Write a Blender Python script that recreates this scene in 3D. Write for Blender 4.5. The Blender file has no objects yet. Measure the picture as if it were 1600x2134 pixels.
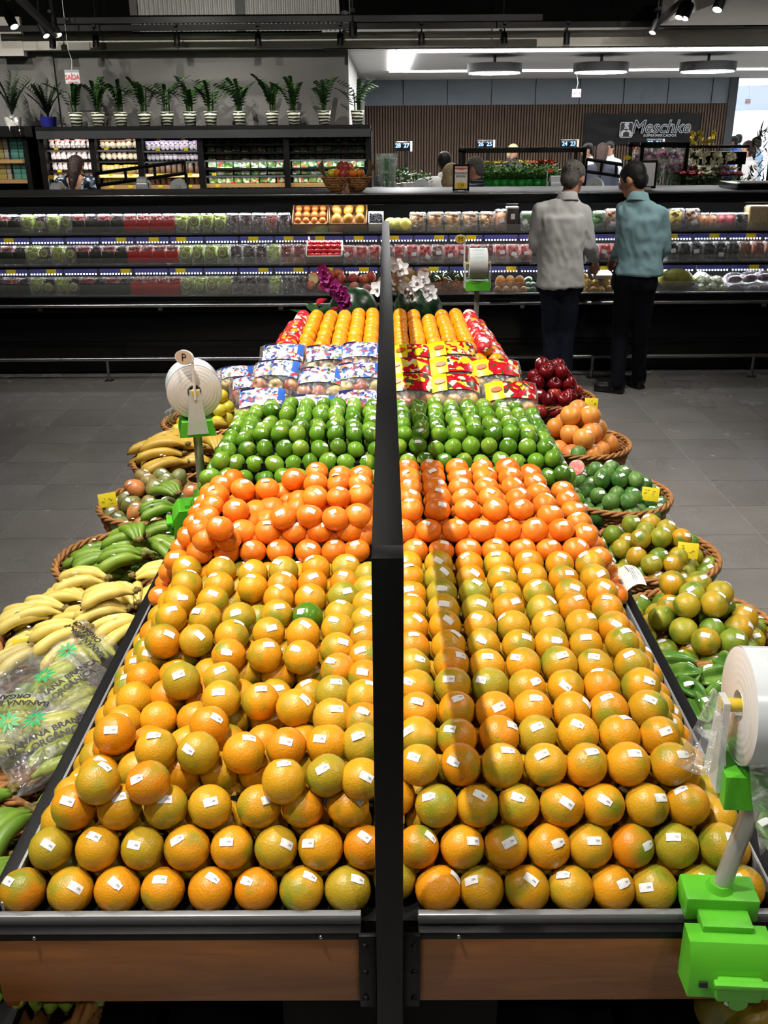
import bpy, bmesh, math, random
from math import pi, sin, cos, tan, radians, sqrt, atan2
from mathutils import Vector, Matrix, Euler, noise

SC = bpy.context.scene
COL = SC.collection
rnd = random.Random(7)

# ------------------------------------------------------------------ camera
F_PX, PITCH, ROLL, CAM_H = 1950.0, radians(22.1), radians(0.4), 1.97
CAM = Vector((0.0, 0.0, CAM_H))
_f = Vector((-0.0035, cos(PITCH), -sin(PITCH))).normalized()
_r = _f.cross(Vector((0, 0, 1))).normalized()
_u = _r.cross(_f).normalized()
_r, _u = (_r * cos(ROLL) - _u * sin(ROLL)), (_u * cos(ROLL) + _r * sin(ROLL))
cam_data = bpy.data.cameras.new('camera')
cam_data.sensor_fit = 'VERTICAL'
cam_data.sensor_height = 36.0
cam_data.lens = F_PX * 36.0 / 2134.0
cam_data.clip_start, cam_data.clip_end = 0.05, 200.0
cam = bpy.data.objects.new('camera', cam_data)
COL.objects.link(cam)
_m = Matrix((_r, _u, -_f)).transposed().to_4x4()
_m.translation = CAM
cam.matrix_world = _m
SC.camera = cam

# ------------------------------------------------------------------ world, exposure
W = bpy.data.worlds.new('outdoor_daylight')
SC.world = W
W.use_nodes = True
W.node_tree.nodes['Background'].inputs[0].default_value = (0.86, 0.93, 1.0, 1)
W.node_tree.nodes['Background'].inputs[1].default_value = 1.6
SC.view_settings.view_transform = 'Standard'
SC.view_settings.look = 'None'
SC.view_settings.exposure = 0.82
SC.view_settings.gamma = 1.0
SC.view_settings.use_curve_mapping = False
SC.cycles.max_bounces = 5
SC.cycles.diffuse_bounces = 2
SC.cycles.glossy_bounces = 2
SC.cycles.transmission_bounces = 2
SC.cycles.transparent_max_bounces = 10
SC.cycles.caustics_reflective = False
SC.cycles.caustics_refractive = False
SC.cycles.sample_clamp_indirect = 4.0
SC.cycles.use_adaptive_sampling = True
SC.cycles.adaptive_threshold = 0.08
SC.cycles.adaptive_min_samples = 12

def ray(u, v):
    return _r * ((u - 800.0) / F_PX) + _u * ((1067.0 - v) / F_PX) + _f
def PY(u, v, y):
    d = ray(u, v); return CAM + d * (y / d.y)
def PZ(u, v, z):
    d = ray(u, v); return CAM + d * ((z - CAM_H) / d.z)
def proj(p):
    q = Vector(p) - CAM; z = q.dot(_f)
    return 800 + F_PX * q.dot(_r) / z, 1067 - F_PX * q.dot(_u) / z

# ------------------------------------------------------------------ object helpers
def link(name, data, parent=None, loc=None, rot=None):
    o = bpy.data.objects.new(name, data)
    COL.objects.link(o)
    if parent is not None: o.parent = parent
    if loc is not None: o.location = loc
    if rot is not None:
        if isinstance(rot, Matrix): o.rotation_euler = rot.to_3x3().to_euler()
        else: o.rotation_euler = rot
    return o
def T(o, label, cat, group=None):
    o['label'] = label; o['category'] = cat
    if group: o['group'] = group
    return o
def ST(o):
    o['kind'] = 'structure'; return o
def empty(name, loc=(0, 0, 0), rot=(0, 0, 0), parent=None):
    o = link(name, None, parent, loc, rot); o.empty_display_size = 0.1
    return o
def copy_tree(o, parent=None):
    c = o.copy(); COL.objects.link(c); c.parent = parent
    for ch in list(o.children): copy_tree(ch, c)
    return c
ORD = ['', 'first', 'second', 'third', 'fourth', 'fifth', 'sixth', 'seventh', 'eighth', 'ninth', 'tenth', 'eleventh',
       'twelfth', 'thirteenth', 'fourteenth', 'fifteenth', 'sixteenth', 'seventeenth', 'eighteenth', 'nineteenth', 'twentieth',
       'twenty-first', 'twenty-second', 'twenty-third', 'twenty-fourth', 'twenty-fifth', 'twenty-sixth', 'twenty-seventh', 'twenty-eighth', 'twenty-ninth', 'thirtieth'] + ['%dth' % i for i in range(31, 99)]

class MB:
    """collects geometry for one mesh"""
    def __init__(s): s.v = []; s.f = []; s.m = []; s.mi = 0
    def add(s, vs, fs, M=None):
        b = len(s.v)
        for p in vs:
            p = Vector(p)
            s.v.append(M @ p if M is not None else p)
        for f in fs: s.f.append([b + i for i in f]); s.m.append(s.mi)
        return s
    def box(s, c, d, M=None):
        x, y, z = c; a, b, e = d[0] / 2, d[1] / 2, d[2] / 2
        return s.add([(x - a, y - b, z - e), (x + a, y - b, z - e), (x + a, y + b, z - e), (x - a, y + b, z - e),
                      (x - a, y - b, z + e), (x + a, y - b, z + e), (x + a, y + b, z + e), (x - a, y + b, z + e)],
                     [(0, 3, 2, 1), (4, 5, 6, 7), (0, 1, 5, 4), (1, 2, 6, 5), (2, 3, 7, 6), (3, 0, 4, 7)], M)
    def cbox(s, c, d, r=0.004, M=None):
        bm = bmesh.new()
        bmesh.ops.create_cube(bm, size=1.0)
        for v in bm.verts: v.co = Vector((v.co.x * d[0] + c[0], v.co.y * d[1] + c[1], v.co.z * d[2] + c[2]))
        bmesh.ops.bevel(bm, geom=list(bm.edges), offset=min(r, min(d) * 0.45), segments=2, affect='EDGES', profile=0.5)
        bm.verts.index_update()
        s.add([v.co.copy() for v in bm.verts], [[v.index for v in f.verts] for f in bm.faces], M)
        bm.free(); return s
    def tube(s, pts, rad, n=8, cap=True, M=None):
        pts = [Vector(p) for p in pts]
        if not isinstance(rad, (list, tuple)): rad = [rad] * len(pts)
        vs, fs = [], []
        t0 = (pts[1] - pts[0]).normalized()
        nx = t0.orthogonal().normalized()
        for i, p in enumerate(pts):
            t = (pts[min(i + 1, len(pts) - 1)] - pts[max(i - 1, 0)])
            t = t.normalized() if t.length > 1e-9 else t0
            nx = (nx - t * nx.dot(t))
            nx = nx.normalized() if nx.length > 1e-6 else t.orthogonal().normalized()
            ny = t.cross(nx)
            r = rad[i]
            rx, ry = r if isinstance(r, (list, tuple)) else (r, r)
            for k in range(n):
                a = 2 * pi * k / n
                vs.append(p + nx * (cos(a) * rx) + ny * (sin(a) * ry))
        for i in range(len(pts) - 1):
            for k in range(n):
                a, b = i * n + k, i * n + (k + 1) % n
                fs.append((a, b, b + n, a + n))
        if cap:
            fs.append(tuple(range(n))[::-1]); e = (len(pts) - 1) * n
            fs.append(tuple(range(e, e + n)))
        return s.add(vs, fs, M)
    def cyl(s, a, b, r, n=16, r2=None, M=None):
        return s.tube([a, b], [r, r if r2 is None else r2], n, True, M)
    def ell(s, c, r, n=12, k=8, M=None):
        """ellipsoid"""
        if not isinstance(r, (list, tuple)): r = (r, r, r)
        vs = [(c[0], c[1], c[2] - r[2])]; fs = []
        for i in range(1, k):
            th = pi * i / k
            for j in range(n):
                ph = 2 * pi * j / n
                vs.append((c[0] + r[0] * sin(th) * cos(ph), c[1] + r[1] * sin(th) * sin(ph), c[2] - r[2] * cos(th)))
        vs.append((c[0], c[1], c[2] + r[2])); top = len(vs) - 1
        for j in range(n):
            fs.append((0, 1 + (j + 1) % n, 1 + j))
            e = 1 + (k - 2) * n
            fs.append((top, e + j, e + (j + 1) % n))
        for i in range(k - 2):
            for j in range(n):
                a = 1 + i * n + j; b = 1 + i * n + (j + 1) % n
                fs.append((a, b, b + n, a + n))
        return s.add(vs, fs, M)
    def lathe(s, prof, n=24, M=None):
        """profile of (radius, z)"""
        vs, fs = [], []
        for r, z in prof:
            for j in range(n):
                a = 2 * pi * j / n; vs.append((r * cos(a), r * sin(a), z))
        for i in range(len(prof) - 1):
            for j in range(n):
                a, b = i * n + j, i * n + (j + 1) % n
                fs.append((a, b, b + n, a + n))
        return s.add(vs, fs, M)
    def disc(s, c, r, n=24, M=None, ry=None):
        vs = [(c[0] + r * cos(2 * pi * j / n), c[1] + (ry or r) * sin(2 * pi * j / n), c[2]) for j in range(n)]
        return s.add(vs, [tuple(range(n))], M)
    def prism(s, poly, h, M=None):
        """polygon in xy extruded along z from 0 to h"""
        n = len(poly)
        vs = [(p[0], p[1], 0) for p in poly] + [(p[0], p[1], h) for p in poly]
        fs = [tuple(range(n))[::-1], tuple(range(n, 2 * n))] + [(i, (i + 1) % n, n + (i + 1) % n, n + i) for i in range(n)]
        return s.add(vs, fs, M)
    def grid(s, fn, nu, nv, M=None, closeu=False):
        vs = [fn(i / nu, j / nv) for j in range(nv + 1) for i in range(nu + (0 if closeu else 1))]
        w = nu + (0 if closeu else 1); fs = []
        for j in range(nv):
            for i in range(nu):
                a = j * w + i; b = j * w + (i + 1) % w
                fs.append((a, b, b + w, a + w))
        return s.add(vs, fs, M)
    def mesh(s, name, mats, smooth=True):
        me = bpy.data.meshes.new(name)
        me.from_pydata([tuple(p) for p in s.v], [], s.f)
        if not isinstance(mats, (list, tuple)): mats = [mats]
        for m in mats: me.materials.append(m)
        if len(mats) > 1: me.polygons.foreach_set('material_index', s.m)
        if smooth is True: me.polygons.foreach_set('use_smooth', [True] * len(me.polygons))
        me.update()
        if smooth == 'auto': me.shade_auto(radians(40)) if hasattr(me, 'shade_auto') else sharp(me)
        return me
    def build(s, name, mats, parent=None, loc=None, rot=None, smooth='auto'):
        return link(name, s.mesh(name, mats, smooth), parent, loc, rot)
def sharp(me, ang=radians(40)):
    me.polygons.foreach_set('use_smooth', [True] * len(me.polygons))
    try: me.set_sharp_from_angle(angle=ang)
    except Exception: pass

def RZ(a): return Matrix.Rotation(a, 4, 'Z')
def RX(a): return Matrix.Rotation(a, 4, 'X')
def RY(a): return Matrix.Rotation(a, 4, 'Y')
def TR(x, y=None, z=None): return Matrix.Translation(Vector(x) if y is None else Vector((x, y, z)))
def frame_z(n, spin=0.0):
    n = Vector(n).normalized()
    q = Vector((0, 0, 1)).rotation_difference(n)
    return q.to_matrix().to_4x4() @ RZ(spin)

WORK = bpy.data.scenes.new('workbench')      # empty side scene for evaluating modifiers and text, removed at the end
def baked(o):
    WORK.collection.objects.link(o)
    vl = WORK.view_layers[0]; vl.update()
    return bpy.data.meshes.new_from_object(o.evaluated_get(vl.depsgraph))
def text_mesh(body, size, mat, extrude=0.0, shear=0.0, offset=0.0, align='CENTER', spacing=1.0):
    cu = bpy.data.curves.new('lettering', 'FONT')
    cu.body = body; cu.size = size; cu.extrude = extrude; cu.shear = shear; cu.offset = offset
    cu.align_x = align; cu.align_y = 'CENTER'; cu.resolution_u = 3; cu.space_character = spacing
    o = bpy.data.objects.new('lettering', cu)
    me = baked(o)
    bpy.data.objects.remove(o)
    me.materials.clear(); me.materials.append(mat)
    return me

# ------------------------------------------------------------------ materials
def lin(c):
    """sRGB 0-255 triple to linear"""
    return tuple((x / 255 / 12.92) if x / 255 <= 0.04045 else ((x / 255 + 0.055) / 1.055) ** 2.4 for x in c) + (1.0,)
MATS = {}
def new_mat(name):
    m = bpy.data.materials.new(name); m.use_nodes = True
    nt = m.node_tree; b = nt.nodes['Principled BSDF']
    MATS[name] = m
    return m, nt, b
def nd(nt, kind, **kw):
    n = nt.nodes.new(kind)
    for k, v in kw.items():
        if k in n.inputs: n.inputs[k].default_value = v
        else: setattr(n, k, v)
    return n
def obj_coords(nt, rand=True):
    tc = nd(nt, 'ShaderNodeTexCoord')
    if not rand: return tc.outputs['Object']
    oi = nd(nt, 'ShaderNodeObjectInfo')
    mul = nd(nt, 'ShaderNodeMath', operation='MULTIPLY'); mul.inputs[1].default_value = 37.0
    nt.links.new(oi.outputs['Random'], mul.inputs[0])
    ad = nd(nt, 'ShaderNodeVectorMath', operation='ADD')
    nt.links.new(tc.outputs['Object'], ad.inputs[0]); nt.links.new(mul.outputs[0], ad.inputs[1])
    return ad.outputs[0]
def ramp(nt, fac, stops, interp='LINEAR'):
    r = nd(nt, 'ShaderNodeValToRGB'); cr = r.color_ramp; cr.interpolation = interp
    while len(cr.elements) < len(stops): cr.elements.new(0.5)
    for e, (p, c) in zip(cr.elements, stops): e.position = p; e.color = c
    nt.links.new(fac, r.inputs[0]); return r.outputs[0]
def mixc(nt, fac, a, b, mode='MIX'):
    n = nd(nt, 'ShaderNodeMix', data_type='RGBA', blend_type=mode)
    for sock, val in ((n.inputs[0], fac), (n.inputs[6], a), (n.inputs[7], b)):
        if isinstance(val, (int, float)): sock.default_value = val
        elif isinstance(val, tuple): sock.default_value = val
        else: nt.links.new(val, sock)
    return n.outputs[2]
def noise_fac(nt, vec, scale, detail=2.0, rough=0.5, dist=0.0):
    n = nd(nt, 'ShaderNodeTexNoise'); n.inputs['Scale'].default_value = scale
    n.inputs['Detail'].default_value = detail; n.inputs['Roughness'].default_value = rough; n.inputs['Distortion'].default_value = dist
    nt.links.new(vec, n.inputs['Vector']); return n.outputs['Fac']
def bump(nt, b, h, strength=0.3, dist=0.002):
    n = nd(nt, 'ShaderNodeBump'); n.inputs['Strength'].default_value = strength; n.inputs['Distance'].default_value = dist
    nt.links.new(h, n.inputs['Height']); nt.links.new(n.outputs[0], b.inputs['Normal'])
def flat(name, c, rough=0.5, metal=0.0, spec=0.5, var=0.0, scale=8.0, bmp=0.0, bscale=40.0, emit=0.0, rand=True, coat=0.0, sss=0.0):
    """plain procedural material: colour with a little noise variation and relief"""
    m, nt, b = new_mat(name)
    b.inputs['Roughness'].default_value = rough; b.inputs['Metallic'].default_value = metal
    b.inputs['Specular IOR Level'].default_value = spec
    if coat: b.inputs['Coat Weight'].default_value = coat
    col = lin(c)
    if var or bmp: vec = obj_coords(nt, rand)
    if var:
        f = noise_fac(nt, vec, scale, 3.0)
        d = tuple(max(0.0, x * (1 - var)) for x in col[:3]) + (1,); l = tuple(min(1.0, x * (1 + var)) for x in col[:3]) + (1,)
        nt.links.new(ramp(nt, f, [(0.3, d), (0.7, l)]), b.inputs['Base Color'])
    else: b.inputs['Base Color'].default_value = col
    if bmp: bump(nt, b, noise_fac(nt, vec, bscale, 3.0), bmp)
    if emit:
        b.inputs['Emission Color'].default_value = col; b.inputs['Emission Strength'].default_value = emit
        m.cycles.emission_sampling = 'NONE'   # the lamp objects beside these faces carry the light
    return m
def film(name, c=(255, 255, 255), haze=0.12, gloss=0.10, rough=0.12, crinkle=0.0):
    """thin clear plastic: transparent with a little haze and shine"""
    m, nt, b = new_mat(name)
    nt.nodes.remove(b); out = nt.nodes['Material Output']
    tr = nd(nt, 'ShaderNodeBsdfTransparent'); tr.inputs[0].default_value = (0.97, 0.98, 0.98, 1)
    df = nd(nt, 'ShaderNodeBsdfDiffuse'); df.inputs[0].default_value = lin(c)
    gl = nd(nt, 'ShaderNodeBsdfGlossy'); gl.inputs['Roughness'].default_value = rough; gl.inputs[0].default_value = (1, 1, 1, 1)
    m1 = nd(nt, 'ShaderNodeMixShader'); m1.inputs[0].default_value = haze
    m2 = nd(nt, 'ShaderNodeMixShader'); m2.inputs[0].default_value = gloss
    nt.links.new(tr.outputs[0], m1.inputs[1]); nt.links.new(df.outputs[0], m1.inputs[2])
    nt.links.new(m1.outputs[0], m2.inputs[1]); nt.links.new(gl.outputs[0], m2.inputs[2])
    nt.links.new(m2.outputs[0], out.inputs[0])
    if crinkle:
        vec = obj_coords(nt)
        h = noise_fac(nt, vec, 28.0, 3.0, 0.6, 1.5)
        bn = nd(nt, 'ShaderNodeBump'); bn.inputs['Strength'].default_value = crinkle; bn.inputs['Distance'].default_value = 0.02
        nt.links.new(h, bn.inputs['Height']); nt.links.new(bn.outputs[0], gl.inputs['Normal'])
        hz = ramp(nt, noise_fac(nt, vec, 16.0, 4.0, 0.6, 1.0), [(0.52, (haze * 0.5,) * 3 + (1,)), (0.72, (min(1, haze * 3.0),) * 3 + (1,))])
        nt.links.new(hz, m1.inputs[0])
    return m
def fruit_mat(name, stops, patch=None, pscale=18.0, rough=0.34, bscale=260.0, bmp=0.25, spots=None, psharp=(0.45, 0.62), spec=0.5, gradz=None):
    """skin whose colour differs from fruit to fruit, with patches of a second colour and pores"""
    m, nt, b = new_mat(name)
    oi = nd(nt, 'ShaderNodeObjectInfo'); vec = obj_coords(nt)
    base = ramp(nt, oi.outputs['Random'], [(p, lin(c)) for p, c in stops])
    if patch:
        f = ramp(nt, noise_fac(nt, vec, pscale, 2.0, 0.5), [(psharp[0], (0, 0, 0, 1)), (psharp[1], (1, 1, 1, 1))])
        base = mixc(nt, f, base, lin(patch))
    if spots:
        f = ramp(nt, noise_fac(nt, vec, pscale * 5, 4.0, 0.7), [(0.66, (0, 0, 0, 1)), (0.76, (0.55, 0.55, 0.55, 1))])
        base = mixc(nt, f, base, lin(spots))
    nt.links.new(base, b.inputs['Base Color'])
    b.inputs['Roughness'].default_value = rough; b.inputs['Specular IOR Level'].default_value = spec
    if bmp: bump(nt, b, noise_fac(nt, vec, bscale, 2.0), bmp, 0.0015)
    return m

black_metal = flat('black_powder_coat', (13, 13, 14), 0.5, 0.0, 0.22, 0.15, 60, 0.05, 300)
black_matte = flat('black_matte', (11, 11, 12), 0.8, 0, 0.2)
black_gloss = flat('black_gloss_panel', (12, 12, 13), 0.22, 0, 0.5)
steel = flat('brushed_steel', (170, 172, 176), 0.28, 1.0, 0.5, 0.08, 30)
grey_alu = flat('grey_aluminium', (150, 152, 156), 0.35, 0.35)
white_paper = flat('white_paper', (244, 244, 246), 0.6, 0, 0.3)
white_plastic = flat('white_plastic', (236, 236, 236), 0.35)
yellow_tag = flat('yellow_card', (236, 214, 40), 0.55, 0, 0.3)
ink = flat('black_ink', (22, 22, 24), 0.6)
ink_grey = flat('grey_ink', (120, 120, 128), 0.6)
ink_red = flat('red_ink', (200, 20, 45), 0.5)
# ================================================================== structure
def tile_mat():
    m, nt, b = new_mat('grey_porcelain_tile')
    oi = nd(nt, 'ShaderNodeObjectInfo'); vec = obj_coords(nt)
    c1 = ramp(nt, oi.outputs['Random'], [(0.0, lin((139, 136, 134))), (1.0, lin((145, 142, 139)))])
    f = ramp(nt, noise_fac(nt, vec, 260.0, 3.0, 0.7), [(0.35, (0.72, 0.72, 0.72, 1)), (0.65, (1.15, 1.15, 1.15, 1))])
    f2 = ramp(nt, noise_fac(nt, vec, 2.2, 4.0, 0.6), [(0.3, (0.86, 0.86, 0.86, 1)), (0.7, (1.08, 1.08, 1.08, 1))])
    nt.links.new(mixc(nt, 1.0, mixc(nt, 1.0, c1, f, 'MULTIPLY'), f2, 'MULTIPLY'), b.inputs['Base Color'])
    r = ramp(nt, noise_fac(nt, vec, 3.0, 3.0, 0.6), [(0.35, (0.16, 0.16, 0.16, 1)), (0.7, (0.30, 0.30, 0.30, 1))])
    nt.links.new(r, b.inputs['Roughness']); b.inputs['Specular IOR Level'].default_value = 0.55
    return m
M_tile = tile_mat()
M_grout = flat('pale_grout', (176, 174, 170), 0.8)
def far_floor_mat():
    m, nt, b = new_mat('far_floor_tiles')
    tc = nd(nt, 'ShaderNodeTexCoord')
    br = nd(nt, 'ShaderNodeTexBrick'); br.offset = 0.0; br.inputs['Scale'].default_value = 1.0
    br.inputs['Brick Width'].default_value = 0.402; br.inputs['Row Height'].default_value = 0.41; br.inputs['Mortar Size'].default_value = 0.003
    br.inputs['Color1'].default_value = lin((136, 134, 132)); br.inputs['Color2'].default_value = lin((146, 143, 140)); br.inputs['Mortar'].default_value = lin((150, 148, 144))
    nt.links.new(tc.outputs['Object'], br.inputs['Vector']); nt.links.new(br.outputs['Color'], b.inputs['Base Color'])
    b.inputs['Roughness'].default_value = 0.22
    return m
M_farfloor = far_floor_mat()

floor = ST(MB().box((2, 5, -0.0215), (28, 60, 0.04)).build('floor', M_grout))
ST(floor)
ST(MB().box((2, 19.2, -0.0035), (26, 22.0, 0.012)).build('floor_beyond_case', M_farfloor))
TX, TY = 0.402, 0.41
tm = MB().box((0, 0, 0), (TX - 0.004, TY - 0.004, 0.012)).mesh('floor_tile', M_tile, False)
for i in range(-9, 9):
    for j in range(2, 20):
        x = 1.954 + TX * (i - 4.5); y = 0.2 + TY * j
        if abs(x) < 0.62 and 1.9 < y < 6.2: continue
        if y > 8.3: continue
        link('floor_tile', tm, floor, (x, y, -0.0055))
for xa, xb in ((3.56, 13.0), (-9.2, -3.675)): ST(MB().box(((xa + xb) / 2, 3.4, -0.0065), (xb - xa, 9.8, 0.012)).build('floor_side_aisle', M_farfloor))
# plain slab under everything the tiles leave open
ST(MB().box((0, 3.5, -0.009), (0.9, 5.2, 0.010)).build('floor_under_display', M_farfloor))

M_wall = flat('grey_plaster', (122, 121, 119), 0.85, 0, 0.2, 0.05, 3)
M_dark = flat('black_ceiling_paint', (5, 5, 5), 0.9, 0, 0.1)
M_white = flat('white_plasterboard', (206, 205, 202), 0.9, 0, 0.2, 0.03, 2)
M_warm = flat('warm_grey_plasterboard', (206, 202, 194), 0.9, 0, 0.2)
M_bluegrey = flat('blue_grey_panel', (118, 126, 134), 0.75, 0, 0.3, 0.05, 1.5)
M_brown = flat('brown_slat', (96, 78, 64), 0.7, 0, 0.3, 0.1, 4)
M_brownback = flat('dark_brown_back', (44, 36, 31), 0.8, 0, 0.2)
M_led = flat('white_led_diffuser', (255, 255, 255), 0.5, emit=7.0)
M_led_soft = flat('white_lamp_diffuser', (255, 253, 248), 0.5, emit=9.0)

# walls: back left with shelves, its return, far wall behind the tills
ST(MB().box((-5.4, 12.85, 1.55), (9.9, 0.2, 3.1)).build('wall_back_left', M_wall))
ST(MB().box((-0.52, 16.55, 1.55), (0.12, 7.1, 3.1)).build('wall_return', M_wall))
wb = ST(MB().box((3.1, 20.1, 2.69), (7.2, 0.2, 0.48)).build('wall_back', M_bluegrey))
for k in range(1, 9):
    MB().box((-0.5 + k * 0.86, 19.997, 2.69), (0.012, 0.012, 0.48)).build('panel_joint', M_brownback, wb, smooth=False)
wl = ST(MB().box((3.1, 20.1, 1.225), (7.2, 0.16, 2.45)).build('wall_back_lower', M_brownback))
sl = MB()
for k in range(132): sl.box((-0.46 + k * 0.0545, 20.005, 1.225), (0.032, 0.035, 2.45))
o = sl.build('slat_cladding', M_brown, wl, smooth=False); o['kind'] = 'stuff'
ST(MB().box((6.78, 20.2, 1.47), (0.16, 0.5, 2.94)).build('trim_1', flat('dark_trim', (60, 62, 64), 0.6)))
# enclosing walls out of frame
ST(MB().box((-9.3, 5, 2.5), (0.2, 18, 5)).build('wall_left', M_wall))
ST(MB().box((0, -4.1, 2.5), (30, 0.2, 5)).build('wall_rear', M_wall))
ST(MB().box((13.2, 4, 2.5), (0.2, 16.4, 5)).build('wall_right', M_wall))
# ceilings
ST(MB().box((2, 4.3, 4.72), (23, 17.2, 0.2)).build('ceiling', M_dark))
ST(MB().box((6.2, 16.5, 3.01), (13.9, 7.9, 0.2)).build('ceiling_low', M_white))
ST(MB().box((1.9, 12.62, 2.995), (23, 0.16, 0.17)).build('trim_2', M_warm))
ST(MB().box((1.9, 12.66, 3.9), (23, 0.12, 1.65)).build('wall_upper_void', M_dark))
ST(MB().box((-4.5, 12.59, 3.06), (0.3, 0.12, 0.42)).build('trim_3', M_warm))
# corrugated metal panel in the void
cg = MB()
pa, pb = PY(285, 40, 12.55), PY(719, 40, 12.55)
def corr(u, v):
    x = pa.x + (pb.x - pa.x) * u
    return (x, 12.545 + 0.018 * sin(u * 2 * pi * 46), 3.10 + 1.5 * v)
cg.grid(corr, 46 * 6, 1)
cp = ST(cg.build('wall_corrugated', flat('corrugated_metal', (176, 176, 172), 0.6, 0.0)))
MB().box(((pa.x + pb.x) / 2 + 0.0, 12.53, 3.85), (0.11, 0.03, 1.5)).build('cover_strip', flat('strip_grey', (70, 70, 70), 0.6), cp)
for x in (pa.x - 0.02, pb.x + 0.02): MB().box((x, 12.53, 3.85), (0.09, 0.04, 1.5)).build('edge_post', MATS['strip_grey'], cp)
MB().box((pa.x * 0.5 + pb.x * 0.5, 12.50, 3.235), (pb.x - pa.x + 0.3, 0.05, 0.07)).build('cross_rail', M_dark, cp)
# white ceiling block at upper right, running toward the viewer
ST(MB().box((7.3, 6.8, 3.26), (8.2, 10.9, 0.32)).build('ceiling_block', M_warm))
# glazed shop front beyond the far wall, daylight outside
fa, fb = Vector((6.9, 26.0, 0)), Vector((13.2, 13.5, 0))
fd = (fb - fa); fl = fd.length; fang = atan2(fd.y, fd.x)
FR = TR(fa) @ RZ(fang)
wn = ST(MB().box((fl / 2, 0, 2.63), (fl, 0.14, 0.52), FR).build('window_1', flat('window_header', (196, 206, 222), 0.8)))
M_glass = film('window_glass', (255, 255, 255), 0.02, 0.05, 0.02)
for k in range(7):
    w = fl / 7
    MB().box((w * (k + 0.5), 0, 1.18), (w - 0.05, 0.012, 2.36), FR).build('pane', M_glass, wn, smooth=False)
    MB().box((w * k, 0, 1.18), (0.05, 0.06, 2.36), FR).build('mullion', white_plastic, wn, smooth=False)
ST(MB().box((3.0, 29.0, 1.5), (8.0, 0.2, 3.0)).build('wall_far_lobby', M_white))
ST(MB().box((-0.5, 24.4, 1.5), (0.2, 9, 3.0)).build('wall_far_side', M_white))

# ------------------------------------------------------------------ ceiling lamps
lf = empty('linear_light', (0, 0, 2.897))
T(lf, 'rectangular white LED light slot recessed in the low white ceiling', 'light')
for n, c, d in (('light_strip', (0.22, 15.0, 0), (0.30, 4.3, 0.02)), ('light_strip', (5.6, 12.95, 0), (10.6, 0.16, 0.02)), ('light_strip', (5.6, 17.15, 0), (10.6, 0.16, 0.02))):
    MB().box(c, d).build(n, M_led, lf, smooth=False)
    ld = bpy.data.lights.new('strip_light', 'AREA'); ld.shape = 'RECTANGLE'; ld.size, ld.size_y = d[0], d[1]; ld.energy = 60 * d[0] * d[1]
    link('strip_light', ld, lf, (c[0], c[1], -0.02))
for k, (u, v) in enumerate(((1030, 146), (1252, 141), (1475, 138))):
    p = PY(u, v, 13.9)
    r = empty('round_ceiling_lamp', (p.x, 13.9, 2.70))
    T(r, 'black round ceiling lamp with white underside, ' + ('nearest the left end of the light slot', 'middle one of the three', 'nearest the bright shop front')[k], 'lamp', 'round ceiling lamps')
    MB().lathe([(0.0, 0.11), (0.37, 0.11), (0.37, 0.0), (0.345, 0.0), (0.345, 0.03)], 40).build('housing', black_metal, r)
    MB().disc((0, 0, 0.012), 0.345, 40, RX(pi)  ).build('diffuser', M_led_soft, r)
    MB().cyl((0, 0, 0.11), (0, 0, 0.215), 0.02, 10).build('stem', black_metal, r)
    ld = bpy.data.lights.new('lamp_light', 'AREA'); ld.shape = 'DISK'; ld.size = 0.66; ld.energy = 60; ld.color = (1, 0.98, 0.95)
    link('lamp_light', ld, r, (0, 0, -0.01))

# ------------------------------------------------------------------ track spots
M_spot_face = flat('spot_lens', (255, 244, 226), 0.3, emit=2.5)
def spot(pos, aim, watts, angle=50, blend=0.6, col=(1, 0.95, 0.86), label=None, size=1.0, group=None, soft=0.03, lit=True):
    pos, aim = Vector(pos), Vector(aim)
    o = empty('track_spot', pos)
    T(o, label, 'spotlight', group)
    d = (aim - pos).normalized(); M = frame_z(d)
    s = size
    MB().tube([d * -0.02 * s, d * 0.0, d * 0.13 * s], [0.030 * s, 0.042 * s, 0.042 * s], 16).build('housing', black_metal, o)
    MB().lathe([(0.0, 0.131 * s), (0.036 * s, 0.131 * s)], 16, M).build('lens', M_spot_face if lit else black_gloss, o, smooth=False)
    MB().tube([(0, 0, 0.13 * s), (0, 0, 0.02)], 0.010 * s, 8).box((0, 0, 0.125 * s), (0.04 * s, 0.14 * s, 0.03 * s)).build('bracket', black_metal, o)
    if watts:
        ld = bpy.data.lights.new('spot_light', 'SPOT'); ld.energy = watts; ld.spot_size = radians(angle); ld.spot_blend = blend
        ld.color = col; ld.shadow_soft_size = soft
        l = link('spot_light', ld, o, d * (0.15 * s)); l.rotation_euler = frame_z(-d).to_euler()
    return o
def track(name, a, b, label, r=0.03):
    a, b = Vector(a), Vector(b); c = (a + b) / 2; L = (b - a).length
    ang = atan2(b.y - a.y, b.x - a.x)
    o = MB().box((0, 0, 0), (L, 0.05, 0.05)).box((0, 0, 0.012), (L, 0.036, 0.05)).build(name, black_metal, None, c, (0, 0, ang), smooth=False)
    for t in (-0.42, 0.42): MB().cyl((L * t, 0, 0.03), (L * t, 0, max(0.05, 4.615 - c.z)), 0.006, 6).build('hanger', black_metal, o)
    return T(o, label, 'light track')
ZT = 4.05
XK = -0.86
track('light_track', (XK, -0.6, ZT + 0.17), (XK, 6.6, ZT + 0.17), 'long black light track over the left half of the fruit display')
for k, y in enumerate((0.9, 2.0, 3.1, 4.2, 5.3)):
    spot((XK, y, ZT), (0.0, y + 0.45, 0.85), (165, 168, 165, 158, 128)[k], 62, 0.75, label='black track spot over the fruit display, %s from the front' % ORD[k + 1], group='spots over the display')
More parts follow.
